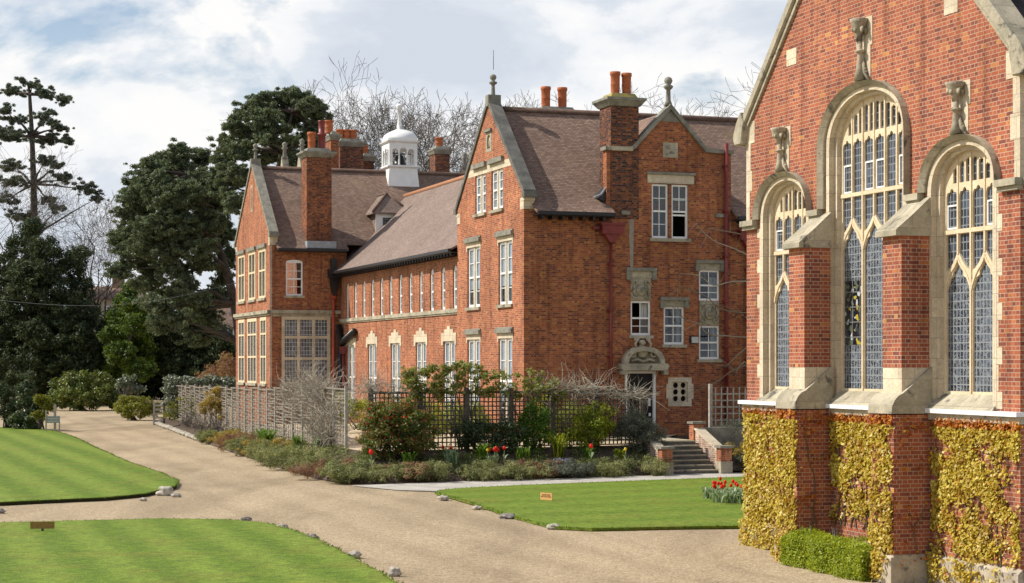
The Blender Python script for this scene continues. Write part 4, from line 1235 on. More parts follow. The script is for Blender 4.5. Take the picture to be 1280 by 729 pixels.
# staggered jamb stones and corner quoins
def jamb(x, s, z0, z1, st=0):
    q = MB()
    z, i = z0, st
    while z < z1:
        hgt = (.46, .30)[i % 2]
        wd = (.05, .16)[i % 2]
        q.boxm(pc, *sorted((x, x + s * wd)), z + .004, min(z1, z + hgt) - .004, -.006, .05)
        z += hgt; i += 1
    cpart(q, 'jamb_stones', 'stone')
jamb(34.88 + 1.097, 1, 3.2, 6.9); jamb(28.17 - 1.097, -1, 3.2, 6.9, 1)
jamb(CV + 1.523, 1, 3.3, 6.2); jamb(CV - 1.523, -1, 3.3, 6.2, 1); jamb(28.17 + 1.097, 1, 3.3, 6.2); jamb(34.88 - 1.097, -1, 3.3, 6.2)
for v, s in ((V1, -1), (V0, 1)):
    q = MB()
    for z0, z1, wd in ((7.05, 7.75, .16), (7.75, 8.2, .28), (8.2, 8.92, .20)):
        q.boxm(pc, *sorted((v + s * -.006, v + s * wd)), z0 + .003, z1 - .003, -.007, .2)
    cpart(q, 'corner_quoin', 'stone')

# labels between the windows
for x0, x1 in ((36.10, V1 + .06), (33.19, 33.66), (29.39, 29.87), (V0 - .06, 26.95)):
    q = MB().boxm(pc, x0, x1, 6.98, 7.10, -.15, .02)
    q.boxm(pc, x0 + .01, x1 - .01, 6.90, 6.979, -.09, .02)
    if x0 < 27: q.box(UC + .02, 30, V0 - .14, V0 + .02, 6.98, 7.10)
    cpart(q, 'string_course', 'stone_weathered')
cpart(MB().boxm(pc, V0 - .12, V1 + .12, 3.085, 3.165, -.16, .02), 'ledge', 'lead_white')
cpart(MB().boxm(pc, V0 - .08, V1 + .08, 2.96, 3.083, -.08, .02), 'ledge_moulding', 'stone_weathered')
cpart(MB().boxm(pc, V0 - .07, V1 + .07, 0, .44, -.09, .02).prism([pc(V0 - .07, .441, -.09), pc(V0 - .07, .441, .02), pc(V0 - .07, .52, .0)], [pc(V1 + .07, .441, -.09), pc(V1 + .07, .441, .02), pc(V1 + .07, .52, .0)]), 'plinth', 'stone_plinth')

for bc in (33.22, 29.53):
    b = cpart(MB().box(17.56, UC - .001, bc - .33, bc + .33, 3.9, 6.32), 'buttress', 'brick_chapel')
    cpart(MB().box(17.36, UC - .002, bc - .40, bc + .36, .5, 3.05), 'buttress_base', 'brick_chapel', b)
    k = MB()
    def prof(pts, y0, y1): k.prism([(u, y0, z) for u, z in pts], [(u, y1, z) for u, z in pts])
    prof([(17.42, 6.30), (17.42, 6.40), (17.50, 6.47), (17.74, 6.66), (UC - .003, 7.02), (UC - .003, 6.30)], bc - .37, bc + .37)
    cpart(k, 'buttress_cap', 'stone_weathered', b)
    k = MB()
    prof([(17.565, 3.40), (17.565, 3.899), (UC - .003, 3.899), (UC - .003, 3.40)], bc - .331, bc + .331)
    cpart(k, 'stone_course', 'stone', b)
    k = MB()
    prof([(17.30, 3.07), (17.31, 3.20), (17.37, 3.32), (17.45, 3.40), (17.54, 3.44), (UC - .004, 3.92), (UC - .004, 3.07)], bc - .42, bc + .42)
    cpart(k, 'weathering', 'stone_weathered', b)
    cpart(MB().box(17.27, UC - .005, bc - .45, bc + .41, 0, .44).prism([(17.27, bc - .45, .441), (17.37, bc - .45, .52), (18.1, bc - .45, .52), (18.1, bc - .45, .441)], [(17.27, bc + .41, .441), (17.37, bc + .41, .52), (18.1, bc + .41, .52), (18.1, bc + .41, .441)]), 'plinth', 'stone_plinth', b)

# coping, kneelers and pinnacles
m = MB()
pts = [(V0 - .12, 9.02), (CV, 14.28), (V1 + .12, 9.02)]
m.ring(pc, [(a, z + .30) for a, z in pts], pts, -.12, .40)
cpart(m, 'gable_coping', 'stone_weathered', bevel=.03)
m = MB()
pts2 = [(V0 - .10, 8.93), (CV, 14.10), (V1 + .10, 8.93)]
m.ring(pc, [(a, z + .11) for a, z in pts2], pts2, -.06, .2)
cpart(m, 'coping_moulding', 'stone_weathered')
for v, s in ((V0, -1), (V1, 1)):
    k = MB()
    P = [(v - s * .02, 8.80), (v + s * .30, 8.80), (v + s * .38, 8.92), (v + s * .38, 9.02), (v + s * .22, 9.3), (v + s * .02, 9.52), (v - s * .12, 9.25)]
    k.prism([pc(a, z, -.16) for a, z in P], [pc(a, z, 1.15) for a, z in P])
    kn = cpart(k, 'kneeler', 'stone_weathered', bevel=.02)
    k = MB().boxm(pc, *sorted((v - s * .01, v - s * .40)), 8.80, 9.28, -.01, .2)
    cpart(k, 'kneeler_stone', 'stone', kn)
    cpart(MB().lathe(pc(v + s * .02, 9.3, .95), [(.22, 0), (.19, .25), (.15, .32), (.13, .72), (.22, .80), (.24, .88), (.12, .93), (.15, 1.0), (.19, 1.1), (.18, 1.2), (.10, 1.3)], 12), 'pinnacle', 'stone_grey', kn)
for a, z, sg in ((34.55, 10.35, 1), (28.5, 10.35, -1), (33.3, 11.9, 1), (29.75, 11.9, -1)):
    zt = 14.2 - abs(a + sg * .0 - CV) * (14.2 - 9.05) / (V1 - CV)
    m = MB().boxm(pc, a - .22, a + .22, z - .12, z + .22, -.009, .1)
    cpart(m, 'gable_stone', 'stone')
cpart(MB().sheet([(UC + .52, V0 - .45, 8.75), (UC + .52, CV, 14.0), (UC + .52, V1 + .45, 8.75)], [(42, V0 - .45, 8.75), (42, CV, 14.0), (42, V1 + .45, 8.75)], .12), 'roof', 'tile_dark')

# ------------------------------------------------------------------ the ground
def ground_mat():
    t = NT('gravel')
    p = t.pos()
    fine = t.noise(p, 26, 3, .7)
    mid = t.noise(p, 6.0, 4, .6)
    big = t.noise(t.mapping(p, (.5, .12, 1), (0, 0, R(-19))), .55, 5, .6, .5)
    c = t.ramp(fine, [(.28, (.14, .105, .062)), (.43, (.33, .255, .160)), (.57, (.485, .385, .258)), (.74, (.66, .56, .43))])
    c = t.mix(1.0, c, t.ramp(mid, [(.3, .84), (.7, 1.12)]), 'MULTIPLY')
    c = t.mix(1.0, c, t.ramp(big, [(.32, (.72, .70, .68)), (.5, (.97, .96, .95)), (.68, (1.16, 1.15, 1.14))]), 'MULTIPLY')
    # wheel ruts along the drive, worn paler, with darker crests between them
    s = t.node('ShaderNodeSeparateXYZ'); t.l.new(t.mapping(p, (1, 1, 1), (0, 0, R(-19.07))), s.inputs[0])
    uu = t.math('ADD', s.outputs[0], t.math('MULTIPLY', t.noise(p, .16, 3), 1.6))
    rut = t.math('SINE', t.math('MULTIPLY', uu, 3.6))
    on = t.math('MULTIPLY', t.math('GREATER_THAN', s.outputs[0], 9.0), t.math('LESS_THAN', s.outputs[0], 16.0))
    f = t.math('MULTIPLY', t.math('MULTIPLY', rut, on), t.ramp(t.noise(p, .35, 4, .6), [(.35, 0.0), (.6, 1.0)]))
    c = t.mix(1.0, c, t.ramp(t.math('ADD', t.math('MULTIPLY', f, .5), .5), [(0, (.87, .86, .85)), (.5, (1, 1, 1)), (1, (1.07, 1.07, 1.06))]), 'MULTIPLY')
    grit = t.noise(p, 13, 2, .6)
    c = t.mix(t.ramp(grit, [(.66, 0.0), (.72, .7)]), c, (.16, .12, .08))
    c = t.mix(t.ramp(t.noise(t.mapping(p, (1, 1, 1), (0, 0, 0), (40, 7, 0)), 15, 2, .6), [(.69, 0.0), (.74, .8)]), c, (.72, .66, .56))
    t.bump(t.math('ADD', fine, t.math('MULTIPLY', mid, .6)), .8, .03)
    return t.done(c, .95, .15)
M['gravel'] = ground_mat()
def lawn_mat(name, ang, width, amp=.5):
    t = NT(name)
    p = t.pos()
    r = t.mapping(p, (1, 1, 1), (0, 0, R(ang)))
    s = t.node('ShaderNodeSeparateXYZ'); t.l.new(r, s.inputs[0])
    wob = t.math('MULTIPLY', t.noise(p, .7, 4), .55)
    st = t.math('SINE', t.math('MULTIPLY', t.math('ADD', s.outputs[0], wob), math.pi / width))
    st = t.ramp(t.math('ADD', t.math('MULTIPLY', st, .5), .5), [(.1, 0.0), (.9, 1.0)])
    blade = t.noise(t.mapping(p, (1, .5, 1)), 34, 3, .7)
    tuft = t.noise(p, 5.0, 5, .65)
    patch = t.noise(p, .6, 5, .6)
    c = t.mix(t.math('ADD', t.math('MULTIPLY', st, amp), .5 - amp * .5), (.098, .168, .009), (.200, .270, .034))
    c = t.mix(t.ramp(patch, [(.50, 0.0), (.68, .6)]), c, (.20, .20, .030))
    c = t.mix(1.0, c, t.ramp(tuft, [(.28, .60), (.72, 1.36)]), 'MULTIPLY')
    c = t.mix(1.0, c, t.ramp(blade, [(.28, .55), (.5, .95), (.74, 1.45)]), 'MULTIPLY')
    t.bump(t.math('ADD', blade, t.math('MULTIPLY', tuft, .5)), .7, .04)
    return t.done(c, .8, .2)
M['lawn_a'] = lawn_mat('striped lawn far', -21, .85, .62)
M['lawn_b'] = lawn_mat('striped lawn near', -19, .72, .55)
M['lawn_c'] = lawn_mat('plain lawn', 65, 1.1, .3)
def soil_mat():
    t = NT('bed soil')
    p = t.pos()
    n = t.noise(p, 9, 5, .7)
    c = t.ramp(n, [(.3, (.035, .026, .020)), (.5, (.095, .070, .052)), (.7, (.19, .145, .11))])
    t.bump(n, .8, .08)
    return t.done(c, .95, .1)
M['soil'] = soil_mat()
M['soil_edge'] = plain('cut turf edge', (.030, .030, .012), .95, .1, .4, 20)
M['paving'] = stone_mat('worn concrete path', (.36, .33, .29), (.52, .485, .43), 1.2, ((.24, .21, .18), .64))
M['terrace'] = stone_mat('sandy terrace gravel', (.44, .34, .22), (.56, .46, .32), 6)

m = MB()
N = 40
xs = [-900, -400, -200, -100] + [-60 + i * 4 for i in range(31)] + [100, 200, 400, 900]
ys = [-60, 0, 15] + [25 + i * 3 for i in range(45)] + [200, 300, 500, 900, 1600]
def gz(x, y):                                          # land rises very gently far away
    return 0.02 * mnoise.noise(Vector((x * .12, y * .12, 0))) - .02
vs = [(x, y, gz(x, y)) for y in ys for x in xs]
fs = [(j * len(xs) + i, j * len(xs) + i + 1, (j + 1) * len(xs) + i + 1, (j + 1) * len(xs) + i) for j in range(len(ys) - 1) for i in range(len(xs) - 1)]
m.add(vs, fs, True)
tag(m.build('ground', M['gravel']), 'wide tan gravel drive and forecourt', 'ground', None, 'structure')

def smooth_poly(P, closed=True, n=5):                  # rounded outline through the points
    out = []
    k = len(P)
    for i in range(k):
        p0, p1, p2, p3 = (Vector(P[(i + d) % k]) for d in (-1, 0, 1, 2))
        for s in range(n):
            t = s / n
            out.append(tuple(.5 * ((2 * p1) + (p2 - p0) * t + (2 * p0 - 5 * p1 + 4 * p2 - p3) * t * t + (3 * p1 - p0 - 3 * p2 + p3) * t ** 3)))
    return out
def lawn(label, px, mat, h=.07, extra=()):
    P = [on_ground(*p) for p in px] + list(extra)
    out = []
    k = len(P)
    for i in range(k):
        a, b = Vector(P[i]), Vector(P[(i + 1) % k])
        n = max(1, int((b - a).length / .35))
        for s in range(n):
            q = a.lerp(b, s / n)
            w = .05 * mnoise.noise(Vector((q.x * 1.3, q.y * 1.3, 3)))
            out.append((q.x + w, q.y + w))
    m = MB().slab(lambda a, z, d: (a, z, d), out, [], 0.004, h)
    o = m.build('lawn', M[mat])
    tag(o, label, 'lawn', None, 'structure')
    # a fringe of blades along the cut edge
    A = np.array(out)
    idx = RNG.integers(0, len(A), len(A) * 16)
    tt = RNG.random((len(idx), 1))
    Q = A[idx] * (1 - tt) + A[(idx + 1) % len(A)] * tt + RNG.normal(size=(len(idx), 2)) * .05
    keep = (Q[:, 1] < 125) & (np.abs(Q[:, 0]) < Q[:, 1] * .32)
    Q = Q[keep]
    n = len(Q)
    P3 = np.column_stack([Q, np.full(n, h - .005)])
    T = np.column_stack([RNG.normal(size=(n, 2)) * .45, np.full(n, .8)])
    k = .6 + .8 * RNG.random(n)
    return out, (P3, T, k)
fringe = []
L1, f1 = lawn('far left lawn', [(223, 606), (219, 611), (205, 615), (180, 621), (130, 626), (60, 629), (0, 632)], 'lawn_a', .10, [(-19, 52.5), (-45, 75), (-50, 112), on_ground(0, 536), on_ground(40, 537), on_ground(70, 541), on_ground(92, 548), on_ground(120, 562), on_ground(160, 580), on_ground(200, 594), on_ground(216, 601)])
L2, f2 = lawn('near left lawn', [(0, 657), (100, 654.5), (200, 652), (280, 653), (330, 657), (370, 667), (420, 690), (490, 729), (540, 770)], 'lawn_b', .08, [(-1.2, 28), (-1.5, 22), (-14, 22), (-16, 43)])
L3, f3 = lawn('right lawn beside the chapel', [(544, 618), (560, 622), (600, 634.5), (640, 648), (690, 661.5), (740, 664), (840, 662), (940, 660.5)], 'lawn_c', .07, [(12.0, 46.5), (18, 62.5), on_ground(940, 598), on_ground(830, 602), on_ground(740, 605.5), on_ground(640, 609.5), on_ground(580, 612.5), on_ground(555, 614.5)])
gq = [leaf_quads(P, RNG.normal(size=P.shape), .065 * k, .022 * k, 0, T) for P, T, k in (f1, f2, f3)]
M['grass_blade'] = leaf_mat('grass blades', G((.06, .105, .010), (.115, .18, .018), (.19, .25, .035)), .6, .2, .3)
tag(quad_mesh('grass_fringe', np.concatenate(gq), M['grass_blade']), 'short grass blades fringing the lawn edges', 'grass', None, 'stuff')
# cut edge under the far lawn, its shadow side's shade put into the dark colour
tag(MB().ring(lambda a, z, d: (a, z, d), [(q[0], q[1]) for q in L1[:60]], [(q[0] + .02, q[1] - .03) for q in L1[:60]], 0.002, .085).build('lawn_edge', M['soil_edge']), 'cut turf edge on the shadow side of the far lawn, coloured dark', 'lawn edge', None, 'structure')

# paved path in front of the bed
pp = [on_ground(440, 607.5), on_ground(640, 600), on_ground(830, 594), on_ground(905, 592)] + [(12, 66.2), (22, 69), (22.5, 66), (14, 63.2)] + [on_ground(945, 599), on_ground(830, 603), on_ground(740, 606.5), on_ground(640, 610.5), on_ground(560, 615), on_ground(500, 613)]
tag(MB().slab(lambda a, z, d: (a, z, d), pp, [], 0.0, .018).build('path', M['paving']), 'pale worn concrete path between bed and lawn', 'path', None, 'structure')

# raised bed: from the kerb line up to the trellises, then the terrace behind them
def fence_u(v): return 13.74 + .0396 * v               # line of the woven fence in site grid
front = [(18.0, 126, 0), (17.2, 119.5, 0), (15.5, 92, 0), (14.9, 80, 0), (14.5, 70, 0), (14.3, 62, 0), (14.55, 59.3, 0), (15.3, 58.6, 0), (18, 58.8, 0), (21, 59.1, 0), (26.4, 59.8, 0)]
back = [(18.75, 126, .25), (18.45, 119.5, .27), (17.38, 92, .48), (16.9, 80, .62), (16.5, 70, .78), (16.25, 64, .86), (16.2, 62.6, .88), (16.4, 62.0, .90), (19, 62, .92), (22, 62, .95), (26.2, 62, .98)]
vs, fs = [], []
K = 9
for a, b in zip(front, back):
    for k in range(K):
        t = k / (K - 1)
        h = (b[2]) * (.30 * min(1, t * 6) + .70 * t) if k else 0
        q = uv2w(a[0] + (b[0] - a[0]) * t, a[1] + (b[1] - a[1]) * t, h)
        vs.append((q.x, q.y, q.z + (.03 * mnoise.noise(q * 2.0) if 0 < k else 0)))
for i in range(len(front) - 1):
    for k in range(K - 1): fs.append((i * K + k, i * K + k + 1, (i + 1) * K + k + 1, (i + 1) * K + k))
tag(MB().add(vs, fs, True).build('flower_bed', M['soil']), 'sloping soil of the long flower bed', 'flower bed', None, 'structure')
def bed_z(u, v):                                       # height of the bed at a site point
    best = 0
    if v > 62.3 or u < 16:
        F = [(a[1], a[0]) for a in front[:7]][::-1]; B = [(b[1], b[0], b[2]) for b in back[:7]][::-1]
        fu = np.interp(v, [f[0] for f in F], [f[1] for f in F])
        bu = np.interp(v, [b[0] for b in B], [b[1] for b in B]); bz = np.interp(v, [b[0] for b in B], [b[2] for b in B])
        t = (u - fu) / max(.1, bu - fu)
    else:
        fv = np.interp(u, [14.55, 15.3, 18, 21, 26.4], [59.3, 58.6, 58.8, 59.1, 59.8]); bz = .93; t = (v - fv) / (62 - fv)
    t = max(0, min(1, t))
    return float(bz * (.30 * min(1, t * 6) + .70 * t))
tp = [(b[0], b[1], b[2]) for b in back] + [(27.0, 62.2, 1.1)]
vs = [tuple(uv2w(u, v, z + .0)) for u, v, z in tp]
inn = [(19.9, 126, .4), (19.9, 119.5, .45), (19.85, 107, .55), (19.85, 97, .7), (23.7, 90, .95), (23.7, 80, 1.0), (23.6, 72, 1.1), (23.6, 68, 1.12), (24, 66.7, 1.14), (26, 66.7, 1.14), (28, 66.7, 1.15), (30, 66.7, 1.15)]
vs += [tuple(uv2w(*q)) for q in inn]
n = len(tp)
tag(MB().add(vs, [(i, i + 1, n + i + 1, n + i) for i in range(n - 1)], True).build('terrace', M['terrace']), 'sandy terrace behind the trellis', 'terrace', None, 'structure')
vs = [tuple(uv2w(*q)) for q in ((29.0, 62.3, .9), (40, 62.5, .9), (40, 66.7, 1.1), (28.6, 66.7, 1.1), (28.8, 60.6, .05), (40, 61.2, .05), (28.9, 60.9, .45), (40, 61.5, .45))]
tag(MB().add(vs, [(0, 1, 2, 3), (4, 5, 7, 6), (6, 7, 1, 0)], True).build('flower_bed', M['soil']), 'planted bank right of the steps', 'flower bed', None, 'structure')

# ------------------------------------------------------------------ steps up to the door
su0, su1, sv0, zl = 26.70, 28.53, 59.95, 1.13
st = thing_uv('stone_steps', 'flight of seven dark stone steps with brick piers, up to the black door', 'steps', su0, sv0)
for i in range(7):
    z = zl * (i + 1) / 7
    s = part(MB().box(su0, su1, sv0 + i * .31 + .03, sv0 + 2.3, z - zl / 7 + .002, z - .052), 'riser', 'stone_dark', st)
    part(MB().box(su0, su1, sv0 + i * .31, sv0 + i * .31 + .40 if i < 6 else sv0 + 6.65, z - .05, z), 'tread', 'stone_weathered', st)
def pier(u0, u1, v0, v1, z0, z1, low=.45):
    p = part(MB().box(u0, u1, v0, v1, z0 + low, z1), 'pier', 'brick_house', st)
    part(MB().box(u0 - .02, u1 + .02, v0 - .02, v1 + .02, z0, z0 + low), 'pier_base', 'stone_weathered', p)
    part(MB().box(u0 - .06, u1 + .06, v0 - .06, v1 + .06, z1 + .001, z1 + .085), 'pier_cap', 'stone_grey', p)
pier(26.27, 26.68, 59.75, 60.15, 0, .93); pier(28.57, 28.99, 59.75, 60.15, 0, .93)
pier(28.57, 28.99, 62.1, 62.5, .5, 1.72, .3)
for u0, u1 in ((26.33, 26.63), (28.63, 28.93)):
    b = part(MB().prism([(u0, 60.16, 0), (u0, 60.16, .80), (u0, 62.09, 1.50), (u0, 62.09, 0)], [(u1, 60.16, 0), (u1, 60.16, .80), (u1, 62.09, 1.50), (u1, 62.09, 0)]), 'flank_wall', 'brick_patch', st)
    part(MB().prism([(u0 - .04, 60.16, .803), (u0 - .04, 60.16, .88), (u0 - .04, 62.09, 1.58), (u0 - .04, 62.09, 1.503)], [(u1 + .04, 60.16, .803), (u1 + .04, 60.16, .88), (u1 + .04, 62.09, 1.58), (u1 + .04, 62.09, 1.503)]), 'flank_coping', 'stone', b)
part(MB().box(29.0, 33, 62.2, 62.45, .6, 1.58), 'retaining_wall', 'stone_grey', st)

# ------------------------------------------------------------------ woven fence along the drive side of the bed
fv0, fv1 = 66.0, 119.5
fence = thing_uv('woven_fence', 'long silvered fence of woven horizontal slats beside the drive', 'fence', fence_u(90), 90)
npan = 24
for i in range(npan):
    va, vb = fv0 + (fv1 - fv0) * i / npan, fv0 + (fv1 - fv0) * (i + 1) / npan
    def fz(v): return float(np.interp(v, [62, 70, 80, 92, 119.5, 126], [.88, .78, .62, .48, .27, .25]))
    dz = .05 * math.sin(i * 2.3)
    za, zb = fz(va) + .05, fz(va) + 2.15 + dz
    m = MB()
    rows = 15
    ua, ub = fence_u(va), fence_u(vb)
    vm = (va + vb) / 2
    for r_ in range(rows):
        z = za + (zb - za) * (r_ + .5) / rows
        A = []
        for k in range(7):
            t = k / 6
            d = .016 * math.cos(math.pi * (t * 4 + r_))
            sag = .035 * math.sin(i * 3.1 + r_ * 1.7 + t * 2.5)
            A.append((ua + (ub - ua) * t - d, va + .06 + (vb - va - .1) * t, z + sag))
        for p, q in zip(A, A[1:]):
            hh = .029
            m.hexa([(p[0] - .006, p[1], p[2] - hh), (q[0] - .006, q[1], q[2] - hh), (q[0] + .006, q[1], q[2] - hh), (p[0] + .006, p[1], p[2] - hh), (p[0] - .006, p[1], p[2] + hh), (q[0] - .006, q[1], q[2] + hh), (q[0] + .006, q[1], q[2] + hh), (p[0] + .006, p[1], p[2] + hh)])
    for t in (.25, .5, .75):
        m.box(ua + (ub - ua) * t - .012, ua + (ub - ua) * t + .012, va + (vb - va) * t - .02, va + (vb - va) * t + .02, za - .05, zb + .06)
    m.box(min(ua, ub) - .05, max(ua, ub) + .05, va + .06, vb - .05, zb, zb + .05)
    part(m, 'woven_panel', 'wood_slat', fence)
    part(MB().box(ua - .05, ua + .05, va - .05, va + .05, za - .3, zb + .16), 'post', 'wood_grey', fence)

# ------------------------------------------------------------------ dark square trellis along the terrace
tr = thing_uv('square_trellis', 'dark square mesh trellis with stout posts in front of the terrace', 'trellis', 16.25, 62.05, .9)
tu0, tu1, tv = 16.25, 26.55, 62.05
ztop = 2.92
posts = [16.25, 18.05, 19.75, 21.4, 23.0, 24.7, 26.5]
for x in posts:
    px_ = .085
    part(MB().box(x - px_, x + px_, tv - .085, tv + .085, .7, ztop + .1), 'post', 'wood_dark', tr)
    part(MB().prism([(x - .11, tv - .11, ztop + .101), (x + .11, tv - .11, ztop + .101), (x + .11, tv + .11, ztop + .101), (x - .11, tv + .11, ztop + .101)], [(x - .03, tv - .03, ztop + .18), (x + .03, tv - .03, ztop + .18), (x + .03, tv + .03, ztop + .18), (x - .03, tv + .03, ztop + .18)]), 'post_cap', 'wood_dark', tr)
for a, b in zip(posts, posts[1:]):
    m = MB()
    x = a + .17
    while x < b - .1:
        m.box(x - .021, x + .021, tv - .03, tv - .008, 1.0, ztop)
        x += .158
    z = 1.02
    while z < ztop:
        m.box(a + .086, b - .086, tv - .006, tv + .016, z - .021, z + .021)
        z += .158
    m.box(a + .086, b - .086, tv - .035, tv + .03, ztop, ztop + .06)
    part(m, 'trellis_panel', 'wood_dark', tr)
t2 = thing_uv('square_trellis', 'pale grey square trellis panel between the steps and the chapel', 'trellis', 30.0, 63.6, .9)
part(MB().box(29.88, 30.0, 63.5, 63.62, .8, 3.18), 'post', 'wood_pale', t2)
part(MB().box(32.2, 32.32, 63.5, 63.62, .8, 3.2), 'post', 'wood_pale', t2)
m = MB()
x = 30.14
while x < 32.15:
    m.box(x - .025, x + .025, 63.52, 63.54, .95, 3.05); x += .25
z = 1.05
while z < 3.05:
    m.box(30.01, 32.19, 63.545, 63.565, z - .025, z + .025); z += .25
m.box(30.01, 32.19, 63.5, 63.6, 3.05, 3.057)
part(m, 'trellis_panel', 'wood_pale', t2)
# the low slatted gate post at the far end of the bed
gx, gy = on_ground(199, 531.5)
gp = thing('slatted_gate', 'short dark slatted timber gate standing at the far end of the flower bed', 'gate', (gx, gy, 0))
part(MB().box(gx - .38, gx - .26, gy - .06, gy + .06, 0, 1.42), 'post', 'wood_grey', gp)
part(MB().box(gx + .26, gx + .38, gy - .06, gy + .06, 0, 1.42), 'post', 'wood_dark', gp)
for i in range(5): part(MB().box(gx - .26, gx + .26, gy - .04, gy + .0, .15 + i * .26, .27 + i * .26), 'slat', 'wood_pale', gp)

# ------------------------------------------------------------------ signs
def text_mesh(name, body, size, loc, rotz, mat, parent, tilt=0.0):
    cu_ = bpy.data.curves.new(name, 'FONT')
    cu_.body = body
    cu_.size = size
    cu_.align_x = cu_.align_y = 'CENTER'
    cu_.extrude = .002
    tmp = bpy.data.objects.new(name + ' tmp', cu_)
    COL.objects.link(tmp)
    me = bpy.data.meshes.new_from_object(tmp.evaluated_get(bpy.context.evaluated_depsgraph_get()))
    bpy.data.objects.remove(tmp)
    Mx = Matrix.Translation(Vector(loc)) @ Matrix.Rotation(rotz, 4, 'Z') @ Matrix.Rotation(R(90) + tilt, 4, 'X')
    me.transform(Matrix.Translation(-Vector(ORG[parent.name])) @ Mx)
    me.name = name
    return link_mesh(name, me, mat, parent, ORG[parent.name])
x, y = on_ground(683, 628)
s = thing('lawn_sign', 'small orange board with two dark lines of writing on the right lawn', 'sign', (x, y, 0))
a = R(-38)
bm_ = MB().box(-.21, .21, -.012, .012, .06, .27)
def turned(mb, x, y, a): mb.v = [(x + p[0] * math.cos(a) - p[1] * math.sin(a), y + p[0] * math.sin(a) + p[1] * math.cos(a), p[2]) for p in mb.v]; return mb
part(turned(bm_, x, y, a), 'board', 'wood_sign', s)
part(turned(MB().box(-.025, .025, .013, .035, -.05, .2), x, y, a), 'stake', 'wood_grey', s)
text_mesh('lettering', 'PLEASE KEEP\nOFF THE GRASS', .052, (x + .014 * math.sin(a), y - .014 * math.cos(a), .185), a, M['letter_dark'], s)
x, y = on_ground(53, 668)
s = thing('lawn_sign', 'long brown wooden board on a short stake in the near left lawn', 'sign', (x, y, 0))
part(turned(MB().box(-.275, .275, -.015, .015, .13, .295), x, y, R(6)), 'board', 'wood_brown', s)
part(turned(MB().box(-.03, .03, .016, .04, -.05, .28), x, y, R(6)), 'stake', 'wood_dark', s)
x, y = on_ground(66, 541)
s = thing('notice_board', 'grey notice board between posts at the corner of the far lawn', 'sign', (x, y, 0))
part(MB().box(x - .34, x + .40, y - .03, y + .03, .55, .94), 'board', 'sign_grey', s)
part(MB().box(x - .42, x - .345, y - .04, y + .04, -.05, 1.28), 'post', 'wood_pale', s)
part(MB().box(x + .33, x + .40, y + .031, y + .09, -.05, .62), 'post', 'wood_pale', s)
part(MB().box(x + .02, x + .14, y + .12, y + .24, -.05, 1.60), 'post', 'wood_grey', s, 'taller back post')
for i in range(2): part(MB().box(x - .26, x + .3, y - .034, y - .0305, .78 - i * .14, .81 - i * .14), 'lettering', 'letter_pale', s)

# ------------------------------------------------------------------ loose stones
rocks = [(208, 619, .26, .22, 'rock', 'large pale boulder at the tip of the far lawn'), (220, 621, .14, .10, 'rock', 'small pale stone right beside the large boulder'),
         (179, 626, .10, .07, 'rock', 'little grey stone left of the large boulder'), (308, 651.5, .13, .09, 'rock_dark', 'dark rounded stone at the top edge of the near lawn'),
         (352, 661.5, .16, .09, 'rock', 'pale angular stone at the bend of the near lawn'), (391, 675, .14, .10, 'rock_dark', 'speckled dark stone below the lawn bend'),
         (443, 696.5, .14, .10, 'rock', 'pale cracked stone between lawn bend and picture foot'), (493, 719, .12, .12, 'rock', 'upright pale stone at the foot of the near lawn'),
         (554, 625, .15, .11, 'rock', 'stone at the pointed tip of the right lawn'), (596, 636.5, .13, .07, 'rock', 'flat pale stone on the right lawn edge'),
         (635, 648, .22, .09, 'rock_dark', 'long dark flint on the right lawn edge'), (692, 661, .18, .09, 'rock', 'pale flint below the orange lawn sign'),
         (0, 641, .14, .08, 'rock_dark', 'dark stone at the left picture edge'), (653, 650, .05, .04, 'rock', 'tiny pale pebble beside the long dark flint')]
for i, (px, py, w, h, mt, lb) in enumerate(rocks):
    x, y = on_ground(px, py)
    k = MB().blob((x, y, h * .45), (w, w * .8, h * .8), i + 1, .55, 3)
    tag(k.build('stone', M[mt], None, (x, y, 0)), lb, 'stone').location = (x, y, 0)
nE = 34
for i in range(nE):
    t = i / (nE - 1)
    u, v = 17.15 + (15.55 - 17.15) * t, 119 + (92.5 - 119) * t
    q = uv2w(u - .12, v, 0)
    k = MB().blob((q.x, q.y, .10), (.20, .34, .15), i + 31, .35, 1)
    o = k.build('edging_stone', M['rock'] if i % 3 else M['stone_weathered'], None, (q.x, q.y, 0))
    o.location = (q.x, q.y, 0)
    tag(o, 'pale rough stone in the row edging the far flower bed', 'stone', 'edging stones along the bed')

# ------------------------------------------------------------------ plants
def gpt(px, py, z=0.0): return on_ground(px, py, z)
def bush(name, label, cat, px, py, zb, ells, n, L, W, mat, stem=None, nc=60, cs=.28, group=None, extra=None, **kw):
    x, y = on_ground(px, py, zb)
    t = thing(name, label, cat, (x, y, zb), group)
    E = [(x + e[0], y + e[1], zb + e[2], e[3], e[4], e[5]) for e in ells]
    C = clumps(E, nc, cs)
    leaf_cloud('foliage', np.vstack([C, [(e[0], e[1], e[2], e[3] * .72, e[4] * .72, e[5] * .72) for e in E]]), n, L, W, M[mat], t, **kw)
    if extra:
        for en, em, cnt, l2, w2 in extra:
            P, D, _ = sample_ells(C, cnt, .9)
            o = quad_mesh(en, leaf_quads(P, D + RNG.normal(size=D.shape) * .4, l2, w2), M[em], t)
            if cnt > 100: o['kind'] = 'stuff'
    if stem:
        m = MB()
        for i in range(stem[1]):
            c = C[RNG.integers(len(C))]
            a = Vector((x + random.uniform(-.15, .15), y + random.uniform(-.15, .15), zb - .05))
            b = Vector(c[:3])
            mid = a.lerp(b, .5) + Vector((random.uniform(-.1, .1), random.uniform(-.1, .1), .1))
            m.tube([a, mid, b], [stem[2], stem[2] * .7, stem[2] * .3], 5)
        m.build('stem', M[stem[0]], t)
    return t
